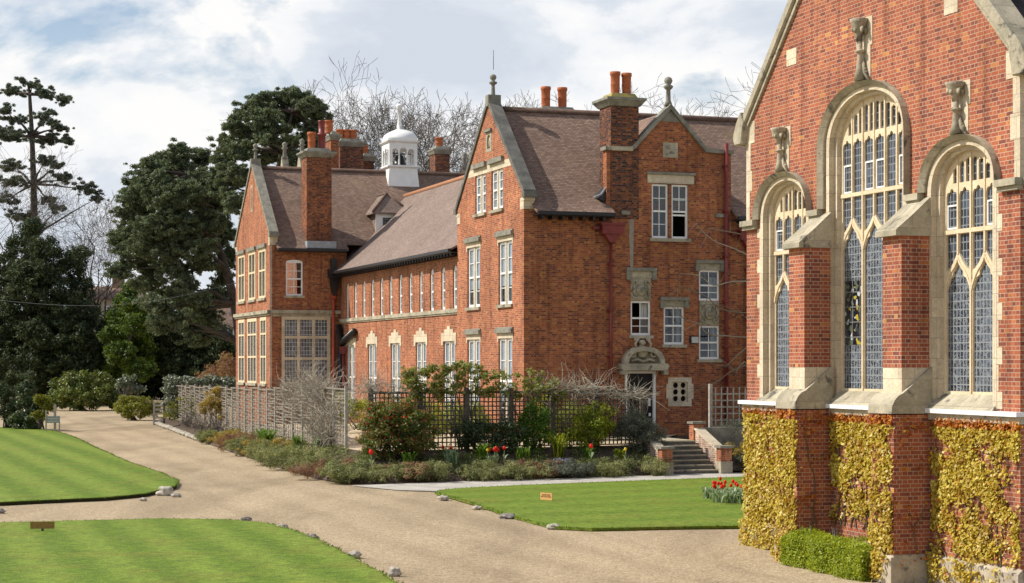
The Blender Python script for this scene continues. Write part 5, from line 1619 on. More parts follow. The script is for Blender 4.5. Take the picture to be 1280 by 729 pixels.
# clipped box hedge at the chapel foot
hx = thing_uv('box_hedge', 'low clipped bright green hedge at the foot of the chapel buttresses', 'hedge', 17.4, 31.2)
P = []
hu0, hu1, hv0, hv1, hz = 17.02, 17.85, 29.72, 32.86, .66
nP = 30000
A = RNG.random((nP, 3))
f = RNG.integers(0, 5, nP)
X = np.column_stack([hu0 + (hu1 - hu0) * A[:, 0], hv0 + (hv1 - hv0) * A[:, 1], hz * A[:, 2]])
Nn = np.zeros((nP, 3))
for k, (ax, val, sg) in enumerate(((0, hu0, -1), (2, hz, 1), (1, hv0, -1), (1, hv1, 1), (0, hu0, -1))):
    mk = f == k
    X[mk, ax] = val - sg * RNG.random(mk.sum()) ** 2 * .22
    Nn[mk, ax] = sg
bul = np.array([mnoise.noise(Vector(p) * 2.2) for p in X])[:, None] * .09
# rounded shoulders
cc = np.array([(hu0 + hu1) / 2, (hv0 + hv1) / 2, .35])
X = X + Nn * bul + RNG.normal(size=X.shape) * .022
rel = (X - cc) / np.array([(hu1 - hu0) / 2, (hv1 - hv0) / 2, hz - .35])
up = np.clip(rel[:, 2], 0, 1)
sh = np.clip(np.abs(rel[:, 0]) - .55, 0, 1) * up * .5
X[:, 2] -= sh * .38 + np.clip(np.abs(rel[:, 1]) - .85, 0, 1) * up * .5
Xw = np.array([uv2w(*p) for p in X]) 
Nw = np.array([uv2w(*p) for p in Nn])
Nw = Nw * .6 + _unit(RNG.normal(size=Nw.shape)) * .6 + np.array([0, 0, .35])
kk = .6 + .8 * RNG.random(nP)
ORGW = tuple(uv2w(17.4, 31.2, 0))
hx.rotation_euler = (0, 0, 0); ORG[hx.name] = ORGW
quad_mesh('foliage', leaf_quads(Xw, Nw, .055 * kk, .026 * kk, -.3), M['hedge'], hx)
m = MB()
for i in range(14):
    q = uv2w(hu0 + .2 + .5 * random.random(), hv0 + .15 + (hv1 - hv0 - .3) * i / 13, 0)
    m.tube([(q.x, q.y, 0), (q.x + .05, q.y, .4), (q.x - .02, q.y, .8)], [.02, .015, .006], 5)
m.build('stem', M['twig'], hx)

def uvbush(name, label, cat, u, v, ells, n, L, W, mat, z=None, **k):
    q = uv2w(u, v, 0)
    zb = bed_z(u, v) - .03 if z is None else z
    px = 640 + F_PX * q.x / q.y
    py = HORIZON - F_PX * (zb - EYE) / q.y
    return bush(name, label, cat, px, py, zb, ells, n, L, W, mat, **k)
# low shrubs edging the bed, from the far end to the steps
low = [(15.75, 90.5, .75, .40, 'heather', 'rounded pale green low shrub at the far end of the planted edge'),
       (15.55, 86.5, 1.0, .45, 'heather_gold', 'straw green low shrub beside the drive, second from the far end'),
       (15.4, 82.0, 1.0, .48, 'heather_red', 'dark russet low shrub beside the drive'),
       (15.25, 78.2, .95, .45, 'heather', 'grey green low shrub between the russet one and the bright green leaves'),
       (15.1, 74.3, 1.1, .50, 'heather_gold', 'orange tinged low shrub beside the drive'),
       (14.95, 71.0, 1.1, .55, 'heather', 'broad grey green shrub spilling towards the drive'),
       (14.85, 67.6, 1.2, .55, 'heather', 'grey green low shrub with a russet crown near the bed corner'),
       (14.85, 64.4, 1.1, .52, 'heather', 'pale green low shrub above the bed corner'),
       (14.85, 61.6, 1.2, .50, 'heather_red', 'russet low shrub at the bed corner'),
       (15.1, 59.6, 1.0, .46, 'heather', 'green clump at the front corner of the bed'),
       (16.4, 59.2, 1.0, .46, 'heather_red', 'dark russet clump on the front edge of the bed'),
       (17.9, 59.3, 1.05, .46, 'heather', 'green clump in front of the red flowering shrub'),
       (19.4, 59.45, 1.05, .44, 'heather', 'olive clump in front of the tulips'),
       (20.9, 59.6, 1.05, .42, 'heather', 'low clump below the dark shrub'),
       (22.4, 59.75, 1.05, .46, 'grey_green', 'grey clump below the strap leaved plant'),
       (23.9, 59.9, 1.0, .46, 'heather', 'green clump right of the strap leaved plant'),
       (15.7, 59.2, .8, .44, 'heather', 'small green clump between the bed corner and the russet clump'),
       (17.2, 59.3, .8, .44, 'heather', 'small green clump just right of the dark russet clump'),
       (21.7, 59.7, .8, .44, 'heather_red', 'small russet clump left of the grey clump'),
       (25.4, 60.0, .95, .48, 'heather', 'green clump beside the left pier of the steps')]
for i, (u, v, r_, h, mt, lb) in enumerate(low):
    z0 = .02
    E = []
    h *= (1.2 if v > 63 else .92); r_ *= (1.12 if v > 63 else 1.2)
    for k in range(6):
        a = random.uniform(0, 6.28)
        E.append((r_ * .55 * math.cos(a), r_ * .55 * math.sin(a), h * random.uniform(.55, .8), r_ * random.uniform(.45, .65), r_ * random.uniform(.45, .65), h * random.uniform(.55, .75)))
    uvbush('low_shrub', lb, 'shrub', u, v + .0, E, 9000, .085, .024, mt, z=z0 + .03, nc=70, cs=.16, group='low shrubs edging the flower bed', upward=.5, stem=('twig', 6, .02))
# loose ground cover between them
Q = []
for _ in range(26000):
    if random.random() < .5: u, v = random.uniform(15.0, 26.3), random.uniform(59.2, 61.9)
    else:
        v = random.uniform(62, 95); u = random.uniform(14.7 + (v - 62) * .03, fence_u(v) - .1)
    if mnoise.noise(Vector((u * .9, v * .9, 4))) + .3 * mnoise.noise(Vector((u * 3, v * 3, 1))) < -.02: continue
    p = uv2w(u, v, bed_z(u, v) + random.random() ** 2 * .22)
    Q.append(tuple(p))
P = np.array(Q)
Nv = RNG.normal(size=P.shape) * .6 + np.array([0, 0, .6])
M['cover'] = leaf_mat('mixed ground cover', [(0, (.05, .065, .02)), (.4, (.12, .16, .04)), (.8, (.21, .23, .08)), (1, (.30, .20, .10))], .6, .25, .25, .6)
tag(quad_mesh('ground_cover', leaf_quads(P, Nv, .11 * (.6 + .8 * RNG.random(len(P))), .035, -.4), M['cover']), 'mixed low green ground cover over the bed soil', 'ground cover', None, 'stuff')
# red flowering shrub
uvbush('flowering_shrub', 'round green shrub dotted with red flowers and red young leaves, at the bed corner', 'shrub', 16.9, 60.9, [(0, 0, 1.0, 1.2, 1.0, .95), (-.55, -.1, 1.25, .75, .7, .75), (.6, 0, .95, .85, .8, .8), (-.1, 0, 1.6, .8, .7, .55), (-.2, -.3, .55, 1.1, .7, .45)], 17000, .10, .05, 'red_shrub', nc=150, cs=.24, stem=('twig', 16, .03), extra=[('red_leaf', 'red_leaf', 3600, .09, .04), ('flower', 'tulip_red', 170, .085, .07)])
# climber over the top of the trellis
def over(name, label, u0, u1, v, z0, z1, n, L, W, mat, dens=70, stems='twig', gp=None, cs=.26, extra=None):
    q = uv2w((u0 + u1) / 2, v, .9)
    t = thing(name, label, 'climber', tuple(q), gp)
    E = []
    for i in range(int(dens * .5)):
        s = random.random()
        z = z0 + (z1 - z0) * (random.random() ** .8) * (.55 + .45 * math.sin(math.pi * min(1, max(0, s))) ** .5)
        p = uv2w(u0 + (u1 - u0) * s, v + random.gauss(0, .16), z)
        r_ = cs * random.uniform(.7, 1.9)
        E.append((p.x, p.y, p.z, r_ * 1.25, r_, r_ * .75))
    C = clumps(E, dens, cs)
    leaf_cloud('foliage', C, n, L, W, M[mat], t, shell=.1, outward=.35, droop=.25)
    if extra:
        P, D, _ = sample_ells(C, extra[1], .9)
        quad_mesh(extra[0], leaf_quads(P, D, L, W), M[extra[2]], t)
    m = MB()
    for i in range(9):
        c = C[RNG.integers(len(C))]
        b = uv2w(u0 + (u1 - u0) * (.3 + .4 * random.random()), v - .15, .8)
        m.tube([b, Vector(b).lerp(Vector(c[:3]), .5) + Vector((random.uniform(-.2, .2), 0, .1)), Vector(c[:3])], [.035, .022, .008], 5)
    m.build('stem', M[stems], t)
    return t
over('leafy_climber', 'bronze green climber spread along the top of the trellis left of the tall gable', 17.3, 18.95, 62.0, 2.75, 3.95, 3600, .105, .052, 'climber', 120, cs=.14)
over('leafy_climber', 'bronze green climber over the trellis under the gable windows', 18.8, 20.9, 62.0, 2.75, 4.05, 4000, .105, .052, 'climber', 135, cs=.14)
over('leafy_climber', 'thin green climber tips at the corner of the tall gable', 20.9, 23.2, 62.0, 2.7, 3.7, 1300, .13, .065, 'climber', 40, cs=.18)
# dry twig climbers
def twiggy(name, label, cat, base_pts, n, length, spread, mat, rad=.013, up=.6, droop=.0, seg=7, box=None, gp=None, bias=(0, 0, 0)):
    b0 = base_pts[0]
    t = thing(name, label, cat, b0, gp)
    m = MB()
    for i in range(n):
        b = Vector(random.choice(base_pts)) + Vector((random.gauss(0, spread * .3), random.gauss(0, .12), random.gauss(0, spread * .15)))
        d = Vector((random.gauss(0, 1), random.gauss(0, .5), random.gauss(up, .6))) + Vector(bias)
        d.normalize()
        L = length * random.uniform(.4, 1.2) / seg
        P = [b]
        for s in range(seg):
            d = (d + Vector((random.gauss(0, .28), random.gauss(0, .2), random.gauss(0, .28) - droop))).normalized()
            P.append(P[-1] + d * L)
        m.tube(P, [rad * (1 - .75 * k / seg) for k in range(seg + 1)], 3, False, False)
    o = m.build('twig', M[mat], t, fix=False)
    return t
def bpt(u, v, z): return tuple(uv2w(u, v, z))
twiggy('dry_climber', 'pale leafless mass of twigs piled over the right end of the woven fence', 'climber', [bpt(fence_u(v) - .25, v, z) for v, z in ((68, 1.2), (69, 1.8), (70, 2.4), (71, 2.5), (72.5, 2.6), (74, 2.5), (76, 2.5), (67, 2.2), (70, 2.9), (72, 3.1), (74, 2.9))], 620, 1.5, .8, 'dry', .013, .35)
twiggy('dry_climber', 'bunch of pale stems tied against the fence below the leafless twigs', 'climber', [bpt(fence_u(v) - .2, v, .9) for v in (68.5, 69.5, 70.2)], 120, 2.0, .3, 'dry', .016, 2.6)
twiggy('dry_climber', 'pinkish brown twigs over the trellis corner beside the red flowering shrub', 'climber', [bpt(u, 62.0, z) for u, z in ((15.9, 2.9), (16.6, 3.0), (17.2, 3.0), (16.2, 3.2))], 150, 1.0, .6, 'dry', .010, .6)
twiggy('dry_climber', 'pale tangled twigs over the right half of the dark trellis', 'climber', [bpt(u, 61.9, z) for u, z in ((22.2, 2.9), (22.8, 3.0), (23.4, 3.1), (24.0, 3.0), (24.6, 3.0), (25.2, 2.9), (25.8, 2.85), (26.1, 2.8))], 330, 1.05, .6, 'dry', .013, .15)
twiggy('dry_climber', 'thin grey stems climbing the middle of the dark trellis', 'climber', [bpt(u, 61.9, z) for u, z in ((18.4, 1.3), (19.4, 1.6), (20.2, 1.6), (21.2, 1.6), (22.4, 1.6), (23.6, 1.5), (25.0, 1.7))], 170, 1.5, .5, 'twig', .011, 1.2)
for v, lb in ((108, 'bare brown rose bush farthest along the woven fence'), (105, 'bare brown rose bush, second from the far end of the fence'), (101, 'bare brown rose bush below the golden brown climber'), (97, 'bare brown rose bush just nearer than the golden brown climber'), (93.5, 'bare brown rose bush above the first low shrub of the edge')):
    twiggy('rose_bush', lb, 'shrub', [bpt(fence_u(v) - .9, v, .3)], 30, 1.4, .6, 'twig', .014, 1.6, gp='bare rose bushes before the fence')
uvbush('leafy_climber', 'golden brown climber hanging over the woven fence below the far gable', 'climber', fence_u(99.5) - .2, 99.5, [(0, 0, 1.75, .75, .3, .55), (-.5, .3, 1.2, .5, .3, .5), (.3, -.2, .8, .35, .25, .6)], 2600, .12, .06, 'heather_gold', nc=50, cs=.2, stem=('twig', 8, .02))
uvbush('leafy_climber', 'thin green and yellow climber on the far panels of the woven fence', 'climber', fence_u(111) - .2, 111, [(0, 0, 1.2, .9, .25, .7), (-1.2, .3, .8, .5, .25, .6)], 900, .12, .06, 'yellow_bush', nc=40, cs=.2, stem=('twig', 8, .02))
# shrubs inside and before the trellis
uvbush('dark_shrub', 'dark spreading evergreen shrub against the middle of the trellis', 'shrub', 20.4, 61.5, [(0, 0, .55, 1.15, .5, .55), (-.5, 0, .75, .6, .45, .45), (.7, .05, .6, .8, .45, .5)], 7000, .11, .035, 'dark_leaf', nc=80, cs=.24, stem=('twig', 10, .025))
uvbush('green_shrub', 'fresh green shrub right of the dark shrub, before the trellis', 'shrub', 22.0, 61.6, [(0, 0, .7, .75, .45, .75), (.15, 0, 1.2, .5, .4, .5)], 4200, .10, .05, 'fresh_green', nc=60, cs=.2, stem=('twig', 8, .02))
uvbush('lime_shrub', 'lime yellow and green shrub before the right part of the trellis', 'shrub', 24.25, 61.6, [(0, 0, .9, .75, .5, .7), (.3, 0, 1.25, .6, .4, .5), (-.3, 0, .55, .7, .45, .5)], 5500, .10, .05, 'lime', nc=80, cs=.22, stem=('twig', 8, .02))
uvbush('rosemary_bush', 'grey green rosemary bush left of the steps', 'shrub', 26.0, 61.4, [(0, 0, .65, .95, .6, .75), (-.3, 0, 1.05, .6, .5, .5), (.45, 0, .5, .6, .5, .6)], 11000, .13, .018, 'grey_green', nc=110, cs=.2, stem=('twig', 14, .02), upward=.1, outward=.15)
# yellow green planting seen through the trellis, along the gable wall
for i, (u, v, mt, lb) in enumerate(((21.6, 69.5, 'lime', 'yellow green bush behind the trellis at the gable corner'), (21.0, 74.5, 'yellow_bush', 'yellow bush behind the trellis below the wing'), (20.2, 79.5, 'lime', 'lime green bush behind the trellis further along the wing'), (24.5, 65.2, 'lime', 'lime bush against the south wall behind the trellis'))):
    uvbush('yellow_bush', lb, 'shrub', u, v, [(0, 0, .7, 1.3, 1.0, .8), (.8, 0, .6, .8, .8, .7), (-.6, .2, .9, .8, .7, .7)], 4500, .11, .05, mt, z=1.05, nc=70, cs=.3, group='yellow green bushes on the terrace', stem=('twig', 8, .02))
# right of the steps
uvbush('rosemary_bush', 'grey green bush below the pale trellis right of the steps', 'shrub', 30.3, 62.6, [(0, 0, .45, .9, .5, .55), (.9, 0, .4, .9, .5, .5), (1.9, 0, .4, .9, .5, .5)], 7000, .12, .02, 'grey_green', z=.95, nc=90, cs=.22, stem=('twig', 10, .02), upward=.1, outward=.15)
uvbush('low_shrub', 'russet low shrub beside the right pier of the steps', 'shrub', 30.2, 61.5, [(0, 0, .25, .8, .5, .35), (1.2, 0, .25, .9, .5, .35)], 4000, .09, .025, 'heather_gold', z=.45, nc=40, cs=.18, stem=('twig', 6, .02))
uvbush('low_shrub', 'dark green low hedge between the steps and the chapel creeper', 'shrub', 30.6, 60.8, [(-.6, 0, .28, .9, .45, .4), (.8, .2, .28, 1.0, .45, .4)], 7000, .08, .025, 'dark_leaf', z=.0, nc=60, cs=.18, stem=('twig', 6, .02))
# strap leaved plants
def strap(name, label, u, v, n, length, mat, z=None, cat='plant', gp=None, w=.05, spread=.6, parent=None):
    q = uv2w(u, v, bed_z(u, v) if z is None else z)
    t = thing(name, label, cat, tuple(q), gp) if parent is None else parent
    Q = []
    for i in range(n):
        a = random.uniform(0, 6.283)
        L = length * random.uniform(.6, 1.15)
        lean = random.uniform(.15, 1) * spread
        b = q + Vector((random.gauss(0, .08), random.gauss(0, .08), 0))
        d = Vector((math.cos(a), math.sin(a), 0))
        sd = Vector((-math.sin(a), math.cos(a), 0)) * w / 2
        P = [b, b + d * lean * L * .35 + Vector((0, 0, L * .55)), b + d * lean * L * .85 + Vector((0, 0, L * .85)), b + d * lean * L * 1.25 + Vector((0, 0, L * .78))]
        for k, (p, r_) in enumerate(zip(P, P[1:])):
            s0, s1 = sd * (1, 1, .8)[k], sd * (1, .8, .1)[k]
            Q.append([p - s0, p + s0, r_ + s1, r_ - s1])
    quad_mesh('leaves', np.array([[tuple(c) for c in k] for k in Q]), M[mat], t)
    return t
strap('strap_leaf_plant', 'clump of long yellow green strap leaves before the trellis', 22.7, 60.7, 70, .95, 'lime')
strap('strap_leaf_plant', 'bright green strap leaves among the russet shrubs beside the drive', 15.45, 76.2, 110, .9, 'fresh_green', w=.06, spread=.8)
strap('strap_leaf_plant', 'blue green leaf tuft below the woven fence', 16.0, 79.5, 60, .7, 'tulip_leaf')
strap('strap_leaf_plant', 'tuft of green strap leaves below the pale stems', 15.9, 72.3, 50, .6, 'fresh_green')
strap('strap_leaf_plant', 'broad green leaf patch left of the red tulip cluster', 19.9, 60.6, 90, .6, 'fresh_green', spread=.9)
strap('strap_leaf_plant', 'grey leaf tuft beside the bed corner', 16.05, 69.0, 60, .6, 'tulip_leaf')
for u, v, nn, ll, mt, lb in ((17.0, 59.9, 60, .5, 'fresh_green', 'green tulip leaves below the red flowering shrub'), (18.6, 60.1, 60, .5, 'tulip_leaf', 'pale green leaf tuft below the left trellis post'), (21.3, 60.5, 80, .5, 'fresh_green', 'spreading green leaves below the dark shrub'), (23.8, 60.6, 60, .45, 'fresh_green', 'green leaf tuft below the lime shrub'), (25.0, 60.6, 60, .4, 'lime', 'yellow green leaf tuft left of the rosemary')):
    strap('leaf_tuft', lb, u, v, nn, ll, mt)
q = uv2w(22.6, 59.9, .45)
t = thing('blue_flower', 'patch of small grey blue flowers at the foot of the strap leaves', 'flower', tuple(q))
leaf_cloud('petals', [(q.x, q.y, q.z + .1, .45, .25, .16)], 420, .05, .04, M['petal_blue'], t)
def tulip(x, y, z, h, mat, label, gp, name='tulip', size=.045, leaves=True):
    t = thing(name, label, 'flower', (x, y, z), gp)
    lx, ly = random.gauss(0, .04), random.gauss(0, .03)
    MB().tube([(x, y, z - .03), (x + lx * .4, y + ly * .4, z + h * .6), (x + lx, y + ly, z + h)], .007, 4).build('stem', M['tulip_leaf'], t)
    MB().lathe((x + lx, y + ly, z + h - .01), [(.012, 0), (size * .85, size * .5), (size, size * 1.1), (size * .8, size * 1.9), (size * .45, size * 2.3)], 7).build('flower', M[mat], t)
    if leaves:
        Q = []
        for i in range(3):
            a = random.uniform(0, 6.28)
            d = Vector((math.cos(a), math.sin(a), 0)); s = Vector((-d.y, d.x, 0)) * .03
            b = Vector((x, y, z)); c = b + d * .08 + Vector((0, 0, h * .5)); e = b + d * .2 + Vector((0, 0, h * .62))
            Q += [[b - s * .6, b + s * .6, c + s, c - s], [c - s, c + s, e + s * .1, e - s * .1]]
        quad_mesh('leaf', np.array([[tuple(p) for p in k] for k in Q]), M['tulip_leaf'], t)
    return t
tl = [(896, 610), (899, 612), (893, 616), (897, 616), (903, 607), (902, 612), (908, 612.5), (913, 609), (914.5, 613.5), (911, 618), (921, 614), (926, 616), (930, 610), (934.5, 610.5), (936, 612.5), (931, 620), (901, 620), (908, 615.5), (940, 613), (890, 613.5)]
for px, py in tl:
    hh = random.uniform(.36, .46)
    x, y = on_ground(px, py - 1 + 12.5, .06)
    tulip(x, y, .07, hh, 'tulip_red', 'red tulip in the loose cluster at the back right of the right lawn', 'red tulips beside the chapel creeper', size=.048)
ux = on_ground(912, 624, .07)
t = thing('tulip_leaves', 'grey green tulip foliage under the red tulips by the chapel creeper', 'plant', (ux[0], ux[1], .07))
for px, py in ((885, 623), (890, 622), (897, 625), (903, 622), (909, 626), (915, 623), (921, 627), (927, 624), (933, 628), (939, 625), (945, 626), (900, 628), (912, 629), (930, 630)):
    x, y = on_ground(px, py, .07)
    u, v = x * EU[0] + y * EU[1], x * EV[0] + y * EV[1]
    strap('x', '', u, v, 40, .34, 'tulip_leaf', .07, parent=t, w=.045, spread=.7)
def bedtulip(px, py, zb, mat, lb, gp, n=1, nm='tulip', size=.05, sp=.12):
    for i in range(n):
        x, y = on_ground(px, py, zb)
        tulip(x + random.gauss(0, sp) * (n > 1), y + random.gauss(0, sp) * (n > 1), zb, random.uniform(.32, .42), mat, lb, gp, nm, size)
bedtulip(464.5, 582, .62, 'tulip_red', 'single orange red tulip below the red flowering shrub', None, 1, size=.075)
bedtulip(559, 575, .62, 'tulip_red', 'red tulip of the pair left of the dense tulip cluster', 'pair of red tulips', 2, size=.06)
bedtulip(616, 577, .58, 'tulip_red', 'red tulip in the dense cluster in the middle of the bed', 'dense red tulip cluster', 8, size=.062, sp=.16)
bedtulip(739, 573, .70, 'tulip_red', 'lone red tulip right of the strap leaved plant', None, 1, size=.07)
bedtulip(506, 576, .62, 'petal_yellow', 'small yellow daffodil between the red shrub and the trellis post', None, 1, 'daffodil', .05)
bedtulip(611, 579, .55, 'petal_yellow', 'yellow daffodil at the foot of the red tulip cluster', None, 1, 'daffodil', .045)
bedtulip(783, 577, .72, 'petal_yellow', 'yellow daffodil below the rosemary left of the steps', None, 1, 'daffodil', .05)
# bare climber on the wall right of the door
b0 = uv2w(33.4, VS - .3, 1.1)
t = thing('wall_climber', 'bare pale branches trained across the wall beside the chapel', 'climber', tuple(b0))
m = MB()
for (z0, pts) in ((5.6, [(938, 418), (905, 420), (880, 418), (866, 404), (853, 398), (848, 372)]), (0, [(938, 388), (920, 391), (895, 385), (878, 372), (860, 363), (842, 360)]), (0, [(940, 352), (915, 352), (890, 357), (868, 345), (850, 343)]), (0, [(940, 325), (912, 312), (888, 300), (868, 279)]), (0, [(940, 296), (912, 290), (880, 286)]), (0, [(940, 455), (915, 462), (895, 478), (876, 484)]), (0, [(940, 430), (922, 440), (905, 460)]), (0, [(940, 470), (925, 452), (917, 470)]), (0, [(940, 500), (936, 450), (938, 380), (940, 300)])):
    for rep in range(1):
        P = []
        for px, py in pts:
            u, z = on_south(px, py + rep * 7 * random.uniform(-1, 1), VS - .3)
            P.append(uv2w(u, VS - .3 - random.uniform(0, .5), z))
        P = [Vector(p) for p in smooth_poly([tuple(p) for p in P], n=3)][:3 * len(P) - 2 - 0]
        P = P[: 3 * (len(pts) - 1) + 1]
        m.tube(P, [.032 * (1 - .7 * k / len(P)) for k in range(len(P))], 5)
        for k in range(3, len(P), 2):
            d = Vector((random.gauss(-.6, .5), random.gauss(0, .3), random.gauss(.1, .6))).normalized()
            L = random.uniform(.4, 1.2)
            m.tube([P[k], P[k] + d * L * .5 + Vector((0, 0, random.gauss(0, .08))), P[k] + d * L], [.014, .010, .004], 4)
m.build('branch', M['twig_pale'], t)
P = np.array([tuple(uv2w(32.8 + random.random() * .6, VS - .5, 2.0 + random.random() * 2.0)) for _ in range(220)])
quad_mesh('leaves', leaf_quads(P, RNG.normal(size=P.shape), .12, .06), M['lime'], t)

# ------------------------------------------------------------------ golden creeper on the chapel foot
def creeper(label, mp, a0, a1, z0, z1, n, dens, mat='creeper', red=0.12, seed=0, hang=False, low=0.0):
    b = mp((a0 + a1) / 2, 0 if not hang else z1, 0)
    t = thing('golden_creeper', label, 'climber', tuple(uv2w(*b)), 'creeper on the chapel foot')
    A, Zs, cnt = [], [], 0
    out = np.array(mp(0, 0, -1)) - np.array(mp(0, 0, 0))
    axs = np.array(mp(1, 0, 0)) - np.array(mp(0, 0, 0))
    # stems first: the leaves hang on them
    m = MB()
    nodes = []
    ns = max(3, int((a1 - a0) * 5))
    for i in range(ns):
        a = a0 + (a1 - a0) * (i + random.random()) / ns
        z = z0
        d = random.gauss(0, .25)
        P = []
        while z < z1 - .02 and a0 < a < a1:
            P.append((a, z))
            nodes.append((a, z))
            d = d * .85 + random.gauss(0, .22)
            a += d * .16
            z += .13
            if random.random() < .34:                   # a side shoot
                s, aa, z2 = random.choice((-1, 1)), a, z
                Q = [(aa, z2)]
                for k in range(random.randint(3, 7)):
                    aa += s * .12; z2 += random.gauss(.035, .05)
                    if a0 < aa < a1 and z0 < z2 < z1: Q.append((aa, z2)); nodes.append((aa, z2))
                if len(Q) > 1: m.tube([uv2w(*mp(x, y, -.015)) for x, y in Q], .005, 3, False, False)
        if len(P) > 1: m.tube([uv2w(*mp(x, y, -.018)) for x, y in P], [.013 * (1 - .6 * k / len(P)) + .003 for k in range(len(P))], 4, False, False)
    m.build('stem', M['stem'], t, fix=False)
    # leaves gather where the plant is thick, in bands that lean with the shoots
    cand = np.column_stack([a0 + (a1 - a0) * RNG.random(n * 4), z0 + (z1 - z0) * RNG.random(n * 4)])
    f = np.array([mnoise.noise(Vector((a * 1.6 + z * .5 + seed, z * 2.3 - a * .8, seed * 1.7))) * .6 + mnoise.noise(Vector((a * 7 + seed, z * 6, seed))) * .45 + (.3 if z > z1 - .3 else 0) - low * max(0, 1 - (z - z0) / 1.2) for a, z in cand])
    nd = cand[f > dens]
    if nodes: nd = np.vstack([nd[:n], np.array(nodes)[RNG.integers(0, len(nodes), n // 9)]])
    n = len(nd)
    i = np.arange(n)
    a = nd[i, 0] + RNG.normal(size=n) * .035
    z = nd[i, 1] + RNG.normal(size=n) * .04
    ok = (a > a0 - .04) & (a < a1 + .04) & (z > z0 - .1) & (z < z1)
    a, z = a[ok], z[ok]
    n = len(a)
    d = -(.02 + .07 * RNG.random(n)) - np.where(z < .56, .10, 0)
    S = np.array([mp(x, y, e) for x, y, e in zip(a, z, d)])
    Pw = np.column_stack([S[:, 0] * EU[0] + S[:, 1] * EV[0], S[:, 0] * EU[1] + S[:, 1] * EV[1], S[:, 2]])
    ow = np.array(uv2w(*out)); 
    N = ow * .8 + np.array([0, 0, .5]) + RNG.normal(size=(n, 3)) * .5
    T = np.array([0, 0, -1.0]) + RNG.normal(size=(n, 3)) * .5
    k = .55 + .75 * RNG.random(n)
    Q = leaf_quads(Pw, N, .068 * k, .062 * k, 0, T)
    rz = (z > z1 - .17) | (RNG.random(n) < red * .3)
    quad_mesh('leaves', Q[~rz], M[mat], t)
    if rz.sum() > 4: quad_mesh('red_leaves', Q[rz], M['creeper_red'], t)
    return t
pl = PW(UC - .085)
fb = PW(17.36)
creeper('golden creeper on the left bay of the chapel foot, beside the lawn', PW(UC), 33.62, 36.70, -.0, 3.05, 10500, -.20, seed=1, low=.08)
creeper('golden creeper on the front of the left buttress', fb, 32.80, 33.60, .02, 3.04, 3200, -.16, seed=2)
creeper('golden creeper on the middle bay, above the clipped hedge', PW(UC), 29.95, 32.78, .75, 3.0, 7000, -.06, seed=5, low=.3)
creeper('golden creeper on the front of the right buttress', fb, 29.12, 29.90, .1, 3.04, 2600, -.02, seed=4)
creeper('golden creeper covering the right hand bay of the chapel foot', PW(UC), 26.35, 29.02, .02, 3.02, 9500, -.03, seed=6, low=.10)
for bc, lb in ((33.22, 'thin dark creeper on the shaded side of the left buttress'), (29.53, 'thin dark creeper on the shaded side of the right buttress')):
    creeper(lb, lambda a, z, d, bc=bc: (a, bc - .40 + d, z), 17.42, 18.1, .4, 3.04, 150, .10, seed=8, mat='creeper_red')

